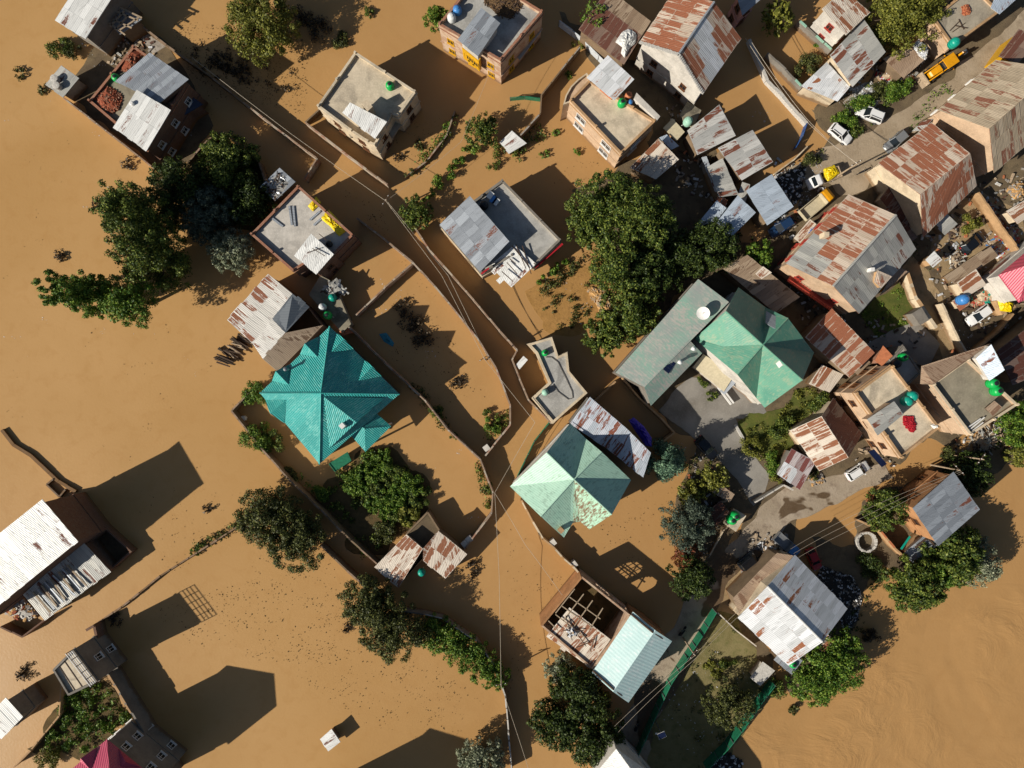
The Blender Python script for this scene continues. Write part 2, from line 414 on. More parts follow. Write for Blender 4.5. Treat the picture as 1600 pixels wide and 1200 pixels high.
plain('machine_yellow', 'd0900e', .4, var=.12)
plain('tarp_yellow', 'd8bc08', .45, var=.15, bump=.1)
plain('tarp_white', 'ccccc8', .6, var=.12, bump=.2)
plain('tarp_blue', '2f66b8', .4, var=.2, bump=.1)
plain('tarp_purple', '3c2ea8', .45, var=.25, bump=.1)
plain('cloth_red', 'a01020', .8, var=.3, scale=6)
plain('tank_green', '0f9c48', .4, var=.1)
plain('tank_teal', '0f8c78', .4, var=.1)
plain('tank_blue', '3c78b4', .4, var=.1)
plain('tank_white', 'c8cac8', .4, var=.1)
plain('tank_pale', '8fb8a4', .5, var=.2)
plain('tank_black', '202226', .45, var=.2)
plain('clay', 'b06c48', .7, var=.2)
plain('steel', '8a8c8e', .4, .6, var=.15)
plain('fence_green', '1f6f50', .55, var=.3)
plain('fence_blue', '2c4f86', .5, var=.3)
plain('fence_white', 'b8bec2', .5, var=.2)
plain('solar_cell', '141c38', .2, var=.2, spec=.6)
plain('yellow_paint', 'c8981c', .5, var=.15)
plain('red_paint', 'a03c30', .5, var=.15)
plain('brown_paint', '6a4428', .5, var=.2)
plain('stone', '8c857c', .9, var=.35, scale=5)
plain('stone_pale', 'b4b0a8', .9, var=.3, scale=5)
plain('brick_pile', '8e4a30', .9, var=.45, scale=9)
plain('thatch', '6a5236', .95, var=.5, scale=7, bump=.15)
plain('earth_pale', 'b8905c', .95, var=.35, scale=3, bump=.2)
plain('cable', 'a89c8a', .6, var=.1)
plain('cable_dark', '332e2a', .6, var=.1)
plain('canvas', 'b4a98e', .8, var=.15)
plain('litter_white', 'c4c6c8', .6, var=.3)
plain('litter_dark', '2b2824', .8, var=.4)
plain('poly_blue', '2f7c8c', .5, var=.3)
plain('twig', '3c3024', .9, var=.4)
plain('speck', '54401f', .9, var=.4)

# ---------------------------------------------------------------- builders
def mean(ps):
    s = Vector((0, 0, 0))
    for p in ps: s += Vector(p)
    return s/len(ps)
def px_base(pts, z):
    c = mean([W(x, y, z) for x, y in pts]); c.z = 0; return c
def roof_mesh(root, P, faces, mat, th=.07, name='roof', sheets=True, tile=(.85, 2.6), rag=.10, fm=None):
    b = MB(); cnt = {}
    fl = []
    for f in faces:
        pts = [P[i] for i in f]; n = Vector((0, 0, 0))
        for i in range(len(pts)):
            a, c = pts[i], pts[(i+1) % len(pts)]; n += Vector(((a.y-c.y)*(a.z+c.z), (a.z-c.z)*(a.x+c.x), (a.x-c.x)*(a.y+c.y)))
        fl.append(list(f) if n.z > 0 else list(reversed(f)))
    for k, f in enumerate(fl):
        m = fm[k] if fm else 0
        b.poly([P[i] for i in f], m)
        b.poly([P[i]-Vector((0, 0, th)) for i in reversed(f)], m)
        for i in range(len(f)):
            e = (f[i], f[(i+1) % len(f)]); cnt[e] = m
    for (i, j), m in cnt.items():
        if (j, i) in cnt: continue
        d = Vector((0, 0, th)); b.poly([P[i]-d, P[j]-d, P[j], P[i]], m)
    if sheets:
        for k, f in enumerate(faces):
            if len(f) != 4: continue
            A, B, Cc, D = [P[i] for i in f]; m = fm[k] if fm else 0
            n = (B-A).cross(D-A).normalized()
            if n.z < 0: n = -n
            L1 = (B-A).length; L2 = (D-A).length
            nu = max(1, round(L1/tile[0])); nv = max(1, round(L2/tile[1]))
            def bl(u, v): return (A*(1-u)+B*u)*(1-v)+(D*(1-u)+Cc*u)*v
            for j in range(nv):
                sh = random.uniform(-.3, .3)*0
                for i in range(nu):
                    u0, u1 = i/nu, (i+1)/nu; v0, v1 = j/nv, (j+1)/nv
                    o = n*(.008+.012*(nv-j)+random.uniform(0, .012))
                    r = random.uniform(-rag, rag)/L2
                    if j: v0 -= .06+random.uniform(-.08, .08)/L2
                    else: v0 += min(0, r)
                    if j == nv-1: v1 += min(0, random.uniform(-.05, .02))/L2
                    else: v1 -= 0
                    lift = n*random.uniform(0, .018)
                    q = [bl(u0, v0)+o, bl(u1, v0)+o+lift, bl(u1, v1)+o+lift, bl(u0, v1)+o]
                    nn = (q[1]-q[0]).cross(q[3]-q[0])
                    uq = [(0, 0), (1, 0), (1, 1), (0, 1)]
                    b.poly(q if nn.z > 0 else list(reversed(q)), m, uq if nn.z > 0 else uq[::-1])
    return b.build(name, mat, root)
WIN_STYLE = {'white': ('white_paint', 'glass'), 'brown': ('brown_paint', 'glass'), 'yellow': ('yellow_paint', 'glass'),
             'red': ('red_paint', 'glass'), 'grey': ('plaster_grey', 'glass')}
def window(root, a, b, t, z, ww, hh, style):
    """a framed opening standing 6 cm proud of the wall a-b"""
    a, b = Vector((a[0], a[1], 0)), Vector((b[0], b[1], 0)); d = (b-a).normalized(); n = Vector((d.y, -d.x, 0))
    c = a+d*t+Vector((0, 0, z+hh/2)); fm, gm = WIN_STYLE[style]
    f = MB(); fw = .085
    for s in (-1, 1):
        f.box(c+d*(s*(ww/2-fw/2))+n*.03, fw, .14, hh, d)
        f.box(c+Vector((0, 0, s*(hh/2-fw/2)))+n*.028, ww-2*fw, .13, fw, d)
    f.box(c+n*.025, .06, .12, hh-2*fw, d); f.box(c+n*.02+Vector((0, 0, hh*.18)), ww-2*fw, .1, .05, d)
    f.box(c+n*.1-Vector((0, 0, hh/2+.05)), ww+.2, .26, .08, d)        # sill
    w_ = f.build('window', fm, root)
    MB().box(c+n*.012, ww-2*fw+.01, .05, hh-2*fw+.01, d).build('pane', gm, w_)
def auto_windows(root, poly, tops, z0, style='white', ww=1.1, hh=1.3, gap=2.9, storey=3.0, limit=16, sides='seen', first=1.0):
    n = len(poly); k = 0
    for i in range(n):
        a, b = Vector(poly[i][:2]), Vector(poly[(i+1) % n][:2]); L = (b-a).length
        if L < 2.2: continue
        nrm = Vector((b.y-a.y, a.x-b.x)).normalized(); mid = (a+b)/2
        if sides == 'seen' and nrm.dot(-mid.normalized()) < -.1: continue
        m = max(1, int((L-.8)/gap)); top = min(tops[i], tops[(i+1) % n])
        z = z0+first
        while z+hh < top-.25:
            for q in range(m):
                if k >= limit: return
                window(root, a, b, L*(q+.5)/m, z, ww, hh, style); k += 1
            z += storey
def roofed(root, V, faces, rmat, wmat, outline=None, zb=-.4, ins=.35, drop=.14, rname='roof', wname='wall', win='white', sheets=True,
           tile=(.85, 2.6), rag=.1, fm=None, limit=12, ledge=True, th=.07):
    P = [W(*v) for v in V]
    outline = outline or list(range(len(V)))
    op = [P[i] for i in outline]
    if area2(op) < 0: op.reverse()
    roof_mesh(root, P, faces, rmat, th, rname, sheets, tile, rag, fm)
    if wmat:
        wp = inset(op, ins) if ins else op; tops = [p.z-drop-th for p in op]; n = len(wp); b = MB()
        for i in range(n):
            j = (i+1) % n; a, c = wp[i], wp[j]
            b.poly([(a[0], a[1], zb), (c[0], c[1], zb), (c[0], c[1], tops[j]), (a[0], a[1], tops[i])])
        b.build(wname, wmat, root)
        if win: auto_windows(root, wp, tops, max(zb, 0), win, limit=limit)
        if ledge and min(tops) > 4.6:
            lp = inset(wp, -.12); MB().ring(lp, inset(wp, .02), 2.95, 3.1).build('ledge', wmat, root)
    return root
def house(name, label, V, faces, rmat, wmat, cat='house', group=None, **k):
    ol = k.get('outline') or list(range(len(V)))
    c = mean([W(*V[i]) for i in ol]); c.z = 0
    return roofed(empty(name, c, label, cat, group), V, faces, rmat, wmat, **k)
def shed(name, label, V, rmat, wmat='mud_wall', cat='shed', **k):
    k.setdefault('win', None); k.setdefault('ledge', False)
    return house(name, label, V, [[0, 1, 2, 3]], rmat, wmat, cat, **k)
def flat(name, label, pts, h, ph, wm, fm='slab', th=.25, cap='slab', win='white', cat='house', zb=-.4, group=None, root=None, limit=16,
         wname='wall', ww=1.1, hh=1.3, gap=2.9, ledge=True):
    out = ccw([W(x, y, h+ph) for x, y in pts])
    if root is None:
        c = mean(out); c.z = 0; root = empty(name, c, label, cat, group)
    inn = inset(out, th); n = len(out); b = MB()
    for i in range(n):
        j = (i+1) % n; a, c, d, e = out[i], out[j], inn[j], inn[i]
        b.poly([(a[0], a[1], zb), (c[0], c[1], zb), (c[0], c[1], h+ph), (a[0], a[1], h+ph)])
        b.poly([(a[0], a[1], h+ph), (c[0], c[1], h+ph), (d[0], d[1], h+ph), (e[0], e[1], h+ph)])
        b.poly([(d[0], d[1], h-.02), (e[0], e[1], h-.02), (e[0], e[1], h+ph), (d[0], d[1], h+ph)])
    b.build(wname, wm, root)
    ins2 = inset(out, th*.6); MB().prism(ins2, h-.2, h).build('roof_slab', fm, root)
    if cap:
        MB().ring(inset(out, -.05), inset(out, th+.05), h+ph+.003, h+ph+.07).build('coping', cap, root)
    if cap and ph > .3:
        for i in range(n):
            a, c = Vector(inset(out, th*.5)[i]), Vector(inset(out, th*.5)[(i+1) % n]); L_ = (c-a).length
            for k in range(max(1, int(L_/3.6))):
                p = a.lerp(c, k/max(1, int(L_/3.6))); s_ = MB().box((p.x, p.y, h+ph+.2), .3, .3, random.uniform(.3, .55), (c-a).to_3d()).build('column_stub', cap, root)
    if win: auto_windows(root, out, [h]*n, 0, win, ww=ww, hh=hh, limit=limit, gap=gap)
    if ledge and h > 4.5: MB().ring(inset(out, -.14), inset(out, .02), 2.95, 3.12).build('ledge', wm, root)
    if ledge: MB().ring(inset(out, -.12), inset(out, .02), h-.16, h-.02).build('cornice', cap or wm, root)
    return root
def repaint(root, region, z, mat, keep=0):
    """other sheets were nailed over this patch of the roof"""
    reg = [W(x, y, z) for x, y in region]
    for o in root.children:
        if not o.name.startswith('roof'): continue
        o.data.materials.append(M[mat]); k = len(o.data.materials)-1; org = ORG[root]
        for p in o.data.polygons:
            c = p.center+org
            if p.normal.z > .1 and p.area < 6 and inside((c.x, c.y), reg): p.material_index = k
        return
def ridge_cap(root, a, b, mat, r=.14, name='ridge_cap'):
    MB().tube([W(*a), W(*b)], r, 6).build(name, mat, root)
def gable(name, label, A, B, Cc, D, ze, zr, rmat, wmat, ridge=None, **k):
    """A,B eave one side (A at the near gable), D,C eave other side; A-D is a gable end. ridge: two apparent pixels"""
    if ridge is None:
        r = []
        for p, q in ((A, D), (B, Cc)):
            m = (W(*p, ze)+W(*q, ze))/2; kk = FOC/(HC-zr); r.append((800+m.x*kk, 600-m.y*kk))
        ridge = r
    V = [(*A, ze), (*B, ze), (*ridge[1], zr), (*Cc, ze), (*D, ze), (*ridge[0], zr)]
    root = house(name, label, V, [[0, 1, 2, 5], [3, 4, 5, 2]], rmat, wmat, outline=[0, 1, 2, 3, 4, 5], **k)
    return root, V
TANKPROF = [(.50, 0), (.55, .05), (.55, .28), (.585, .31), (.55, .34), (.55, .58), (.585, .61), (.55, .64), (.55, .86), (.5, 1.0), (.34, 1.12), (.24, 1.16)]
TANKS = {}
def tank(label, px, py, z, mat='tank_green', s=1.0, group=None):
    """px,py: where the lid shows"""
    p = W(px, py, z+1.15*s); p.z = z
    key = mat
    if key in TANKS:
        o = copy_tree(TANKS[key]); o.location = p; o.scale = (s, s, s); tag(o, label); 
        if group: o['group'] = group
        return o
    root = empty('water_tank', (0, 0, 0), label, 'water tank', group or 'plastic water tanks on roofs and platforms')
    MB().lathe((0, 0, 0), TANKPROF, 24).build('tank_body', mat, root, smooth=True)
    MB().lathe((0, 0, 1.14), [(.25, 0), (.25, .07), (.2, .1), (.06, .12)], 16).build('lid', 'tank_black' if mat in ('tank_green',) and s > .9 else mat, root)
    MB().tube([(.5, 0, .12), (.75, 0, .12), (.75, 0, .02)], .035).build('outlet_pipe', 'white_paint', root)
    root.location = p; root.rotation_euler = (0, 0, random.uniform(0, 6)); root.scale = (s, s, s)
    TANKS[key] = root
    return root
# --------------------------------------------------------- plants
def leaves(clumps, n, size, upbias=.15, shell=.3, aspect=.55, rng=RNG):
    c = np.array(clumps, float); wgt = (c[:, 3]*c[:, 4]+c[:, 3]*c[:, 5])**.85; wgt /= wgt.sum()
    idx = rng.choice(len(c), n, p=wgt); d = rng.normal(size=(n, 3)); d /= np.linalg.norm(d, axis=1)[:, None]
    rad = shell+(1.08-shell)*rng.random(n)**.6
    pos = c[idx, :3]+d*c[idx, 3:6]*rad[:, None]
    nr = d*1.0+rng.normal(size=(n, 3))*.6; nr[:, 2] += upbias; nr /= np.linalg.norm(nr, axis=1)[:, None]
    t = np.cross(nr, rng.normal(size=(n, 3))); t /= np.linalg.norm(t, axis=1)[:, None]; s = np.cross(nr, t)
    L = size*rng.uniform(.5, 1.6, n)[:, None]
    q = np.empty((n, 4, 3)); q[:, 0] = pos-t*L*.5; q[:, 1] = pos+s*L*.5*aspect+t*L*.05; q[:, 2] = pos+t*L*.5; q[:, 3] = pos-s*L*.5*aspect+t*L*.05
    return q
def leaf_obj(name, q, mat, parent=None, org=None):
    n = len(q); me = bpy.data.meshes.new(name); o0 = np.array(org if org is not None else ORG.get(parent, (0, 0, 0)))
    me.vertices.add(n*4); me.vertices.foreach_set('co', (q.reshape(-1, 3)-o0).astype(np.float32).ravel())
    me.loops.add(n*4); me.loops.foreach_set('vertex_index', np.arange(n*4, dtype=np.int32))
    me.polygons.add(n); me.polygons.foreach_set('loop_start', np.arange(0, n*4, 4, dtype=np.int32))
    me.update(calc_edges=True); me.materials.append(M[mat]); me.validate()
    o = bpy.data.objects.new(name, me); COL.objects.link(o)
    if parent: o.parent = parent
    else: o.location = Vector(org)
    return o
def crown_clumps(c, r, rz, k, form='round', rng=RNG):
    out = []
    if form != 'cone':                                     # loose sprays that break the outline
        for i in range(int(k*1.3)):
            d = rng.normal(size=3); d /= np.linalg.norm(d); d[2] = abs(d[2])*.9-.25; q = rng.uniform(.86, 1.12); rr = r
            if form == 'column': tz = rng.random(); rr = r*(1-.6*max(0, tz-.45)); p = np.array([d[0]*rr*1.05, d[1]*rr*1.05, (tz-.48)*2*rz])
            else: p = d*q*np.array([r, r, rz])
            cr = min(.55, .1*r+.08); out.append((c[0]+p[0], c[1]+p[1], c[2]+p[2], cr, cr, cr*1.5))
    for i in range(k):
        d = rng.normal(size=3); d /= np.linalg.norm(d); q = rng.random()**.45
        p = d*q*np.array([r, r, rz])*.84
        cr = r*rng.uniform(.15, .34)
        if form == 'column':
            t = rng.random(); p = np.array([0, 0, (t-.5)*2*rz*.92]); rr = r*(1-.6*max(0, t-.45)); an = rng.random()*6.28
            qq = rr*.78*rng.random()**.6; p[0] = math.cos(an)*qq; p[1] = math.sin(an)*qq; cr = rr*rng.uniform(.18, .36)
        if form == 'cone':
            t = rng.random()**1.4; rr = r*(1-t)*.8; an = rng.random()*6.28
            p = np.array([math.cos(an)*rr*rng.uniform(.5, 1), math.sin(an)*rr*rng.uniform(.5, 1), (t-.5)*2*rz]); cr = r*(.16+.22*(1-t))
        out.append((c[0]+p[0], c[1]+p[1], c[2]+p[2], cr, cr, cr*(1.3 if form == 'column' else .85)))
    return out
def tree(label, px, py, r, h, mat='leaf_mid', form='round', name='tree', cat='tree', dens=820, leafs=.28, k=None, group='trees around the village', zlow=None, sx=1.0):
    """px,py: middle of the crown as it shows; r crown radius, h height"""
    zl = zlow if zlow is not None else max(.4, h-2.0*r) if form == 'round' else h*.12
    zc = (zl+h)/2; c = W(px, py, zc); base = Vector((c.x, c.y, 0))
    root = empty(name, base, label, cat, group)
    kk = k or int(min(64, 20+r*6)*(1.35 if form == 'column' else 1)); cl = crown_clumps(c, r, (h-zl)/2, kk, form)
    vis = r*r if form != 'column' else r*(h-zl)*.62
    n = int(min(30000, max(500, dens*vis)))
    q = leaves(cl, n, leafs, rng=RNG)
    q = q[q[:, :, 2].min(axis=1) > .03]
    leaf_obj('crown', q, mat, root)
    b = MB(); tr = max(.09, r*.055)
    top = Vector((c.x, c.y, zl+(h-zl)*.6)); mid = (base+top)/2+Vector((random.uniform(-.3, .3), random.uniform(-.3, .3), 0))
    b.tube([base-Vector((0, 0, .5)), mid, top], [tr*1.35, tr, tr*.35], 8)
    for q_ in random.sample(cl, min(6, len(cl))):
        s = mid+(top-mid)*random.uniform(0, .6); e = Vector(q_[:3]); b.tube([s, (s+e)/2+Vector((0, 0, .15)), e], [tr*.5, tr*.32, tr*.1], 5)
    b.build('trunk', 'bark', root, smooth=True)
    return root
def bush(label, px, py, r, h=None, mat='leaf_mid', name='bush', cat='bush', group='bushes and shrubs in the flood', dens=620, leafs=.22, ell=None, ang=0):
    h = h or r*1.3; c = W(px, py, h*.5); base = Vector((c.x, c.y, 0)); root = empty(name, base, label, cat, group)
    cl = []
    for i in range(int(6+r*4)):
        a = random.random()*6.28; q = random.random()**.5*r*.78; x, y = math.cos(a)*q, math.sin(a)*q
        if ell: y *= ell; x, y = x*math.cos(ang)-y*math.sin(ang), x*math.sin(ang)+y*math.cos(ang)
        cr = r*random.uniform(.2, .38); cl.append((c.x+x, c.y+y, h*random.uniform(.3, .75), cr, cr, cr*.8))
    q = leaves(cl, int(max(120, min(9000, dens*r*r))), leafs); q = q[q[:, :, 2].min(axis=1) > .02]
    leaf_obj('foliage', q, mat, root)
    b = MB()
    for q_ in cl[:5]: b.tube([base+Vector((random.uniform(-.1, .1), random.uniform(-.1, .1), -.3)), Vector(q_[:3])], [.05, .02], 5)
    b.build('stem', 'bark', root)
    return root
def hedge(label, pts, wd, h, mat='leaf_mid', name='hedge', n=400, leafs=.24, group=None):
    P = [W(x, y, h) for x, y in pts]; cl = []
    for a, b in zip(P, P[1:]):
        L = (b-a).length
        for i in range(max(2, int(L/.5))):
            t = random.random(); p = a.lerp(b, t); cr = wd*random.uniform(.25, .6)
            cl.append((p.x+random.gauss(0, wd*.28), p.y+random.gauss(0, wd*.28), h*random.uniform(.35, .85), cr, cr, cr*.7))
    q = leaves(cl, n, leafs); q = q[q[:, :, 2].min(axis=1) > .02]
    o = leaf_obj(name, q, mat, None, mean([Vector((p.x, p.y, 0)) for p in P])); return tag(o, label, 'hedge', group)
def ground_plants(name, pts, z0, z1, n, mat, leafs=.3):
    """ground cover nobody could count"""
    P = ccw([W(x, y, z0) for x, y in pts]); xs = [p.x for p in P]; ys = [p.y for p in P]; cl = []
    while len(cl) < max(30, n//45):
        p = (random.uniform(min(xs), max(xs)), random.uniform(min(ys), max(ys)))
        if inside(p, P): r = random.uniform(.25, .8); cl.append((p[0], p[1], random.uniform(z0, z1), r, r, r*.5))
    q = leaves(cl, n, leafs); q = q[q[:, :, 2].min(axis=1) > .02]
    return tag(leaf_obj(name, q, mat, None, (P[0].x, P[0].y, 0)), kind='stuff')
# --------------------------------------------------------- walls, cables, planks
def wall(label, pts, h=1.5, t=.22, mat='wall_brick', name='compound_wall', cat='wall', cap=True, capmat='coping_brick', group='compound walls', rough=.16):
    P = [W(x, y, h) for x, y in pts]; b = MB(); cpb = MB()
    for a, c in zip(P, P[1:]):
        d = c-a; L = d.length; nseg = max(1, int(L/1.6)); ax = d.normalized()
        for i in range(nseg):
            s, e = a+ax*(L*i/nseg), a+ax*(L*(i+1)/nseg); hh = h-random.uniform(0, rough)
            m = (s+e)/2; off = Vector((-ax.y, ax.x, 0))*random.uniform(-.03, .03)*(rough > 0)
            b.box((m.x+off.x, m.y+off.y, (hh-.5)/2), L/nseg+random.uniform(.0, .02), t, hh+.5, ax)
            if cap and random.random() < .72: cpb.box((m.x+off.x, m.y+off.y, hh+.03), L/nseg*random.uniform(.6, .96), t*random.uniform(.8, 1.25), .055, ax)
    c0 = mean(P); c0.z = 0; root = empty(name, c0, label, cat, group)
    b.build('wall_body', mat, root)
    if cap: cpb.build('coping', capmat, root)
    return root
def fence(label, pts, h, mat, name='metal_fence', post='steel', group=None):
    P = [W(x, y, h) for x, y in pts]; c0 = mean(P); c0.z = 0; root = empty(name, c0, label, 'fence', group); b = MB(); pb = MB()
    for a, c in zip(P, P[1:]):
        d = c-a; L = d.length; ax = d.normalized(); nrm = Vector((-ax.y, ax.x, 0)); ns = max(1, int(L/1.0))
        for i in range(ns):
            s, e = a+ax*(L*i/ns), a+ax*(L*(i+1)/ns); hh = h-random.uniform(0, .25); lean = nrm*random.uniform(-.12, .12)
            z = Vector((0, 0, 1))
            q = [Vector((s.x, s.y, 0)), Vector((e.x, e.y, 0)), Vector((e.x, e.y, hh))+lean, Vector((s.x, s.y, hh))+lean]
            b.poly(q); b.poly([v+nrm*.03 for v in reversed(q)]); b.poly([q[3], q[2], q[2]+nrm*.03, q[3]+nrm*.03])
            if i % 2 == 0: MB().box((s.x, s.y, h/2-.2), .1, .1, h+.4, ax).build('post', post, root)
        b.tube([a-Vector((0, 0, .1)), c-Vector((0, 0, .1))], .06, 5)
    b.build('fence_panel', mat, root); return root
def cable(label, pts, r=.03, mat='cable', name='power_cable', sag=.4, group='overhead power cables'):
    P = []
    W3 = [W(*p) for p in pts]
    for a, c in zip(W3, W3[1:]):
        for i in range(9):
            t = i/8; p = a.lerp(c, t); p.z -= sag*4*t*(1-t); P.append(p)
    o = MB().tube(P, r, 5).build(name, mat, None); return tag(o, label, 'cable', group)
def plank(label, a, b, z, wd=.16, ht=.07, mat='wood_pale', name='wooden_plank', group=None, cat='plank', zb=None):
    o = MB().bar(W(*a, z), W(*b, z if zb is None else zb), wd, ht).build(name, mat, None); return tag(o, label, cat, group)
def pole(label, px, py, h=8.0, arm=0.0, ang=0.0, mat='wood_pale', name='utility_pole', group='utility poles'):
    """px,py: where the top shows"""
    p = W(px, py, h); b = Vector((p.x, p.y, 0)); root = empty(name, b, label, 'utility pole', group)
    MB().tube([b-Vector((0, 0, .5)), b+Vector((0, 0, h))], [.16, .09], 8).build('shaft', mat, root)
    ax = Vector((math.cos(ang), math.sin(ang), 0))
    MB().box(b+Vector((0, 0, h-.4))+Vector((-ax.y, ax.x, 0))*.13, 1.7+arm, .1, .12, ax).build('crossarm', 'wood_dark', root)
    for s in (-.7, 0, .7):
        MB().lathe(b+ax*s+Vector((-ax.y, ax.x, 0))*.13+Vector((0, 0, h-.34)), [(.05, 0), (.07, .08), (.04, .16)], 8).build('insulator', 'white_paint', root)
    return root
def heap(label, pts, z, h, n, mats, name, cat, size=(.22, .1, .07), kind=None):
    """a pile of small pieces lying on a mound"""
    P = ccw([W(x, y, z) for x, y in pts]); c = mean(P); b = MB(); ir = inset(P, .3)
    xs = [p.x for p in P]; ys = [p.y for p in P]; R_ = max(max(xs)-min(xs), max(ys)-min(ys))/2
    b.poly([(p.x, p.y, z) for p in P]); k = 0
    for i in range(len(P)):
        a, d = P[i], P[(i+1) % len(P)]; m1, m2 = a.lerp(c, .5), d.lerp(c, .5)
        b.poly([a, d, (m2.x, m2.y, z+h*.7), (m1.x, m1.y, z+h*.7)]); b.poly([(m1.x, m1.y, z+h*.7), (m2.x, m2.y, z+h*.7), (c.x, c.y, z+h*.8)])
    while k < n:
        p = Vector((random.uniform(min(xs), max(xs)), random.uniform(min(ys), max(ys)), 0))
        if not inside(p, P): continue
        dd = min(1, (p-Vector((c.x, c.y, 0))).length/R_); p.z = z+h*max(.1, 1-dd)*random.uniform(.55, 1.05)
        s = random.uniform(.7, 1.35); up = Vector((random.gauss(0, .5), random.gauss(0, .5), 1)); ax = Vector((random.gauss(0, 1), random.gauss(0, 1), random.gauss(0, .3)))
        b.box(p, size[0]*s, size[1]*s, size[2]*s, ax, up, random.randrange(len(mats))); k += 1
    o = b.build(name, mats, None)
    return tag(o, label, cat, None, kind)
def land(name, pts, z, mat, jit=.35, seg=.7, kind='structure'):
    P = [W(x, y, z) for x, y in pts]; out = []
    for i in range(len(P)):
        a, b = P[i], P[(i+1) % len(P)]; L = (b-a).length; n = max(1, int(L/seg)) if jit else 1
        for k in range(n):
            out.append(a.lerp(b, k/n))
    if jit:
        m = len(out); d = [[random.gauss(0, jit*1.5) for _ in range(m)] for _ in (0, 1)]
        d = [[(q[i-2]+2*q[i-1]+3*q[i]+2*q[(i+1) % m]+q[(i+2) % m])/5 for i in range(m)] for q in d]
        out = [p+Vector((d[0][i], d[1][i], 0)) for i, p in enumerate(out)]
    out = ccw(out); b = MB(); b.poly(out)
    lo = inset(out, -.25)
    for i in range(len(out)):
        j = (i+1) % len(out); b.poly([(lo[i][0], lo[i][1], -.12), (lo[j][0], lo[j][1], -.12), out[j], out[i]])
    o = b.build(name, mat, None); return tag(o, kind=kind)
def drape(label, pts, z, h, mat, name='tarpaulin', cat='tarpaulin', n=10):
    """crumpled cloth over a low hump: a grid clipped to the outline by blending"""
    P = ccw([W(x, y, z) for x, y in pts]); c = mean(P); b = MB(); rings = 7; ns = 28
    def edge(t):
        k = t*len(P); i = int(k) % len(P); return P[i].lerp(P[(i+1) % len(P)], k-int(k))
    g = []
    for r in range(rings+1):
        q = r/rings; row = []
        for s in range(ns):
            e = edge(s/ns); p = c.lerp(e, q); p.z = z+.03+h*(1-q**2)*random.uniform(.55, 1.1)+random.uniform(0, .07)
            row.append(p)
        g.append(row)
    for r in range(rings):
        for s in range(ns):
            t = (s+1) % ns
            if r == 0: b.poly([g[0][0], g[1][s], g[1][t]])
            else: b.poly([g[r][s], g[r+1][s], g[r+1][t], g[r][t]])
    o = b.build(name, mat, None, smooth=False); return tag(o, label, cat)
def hump_debris(): pass
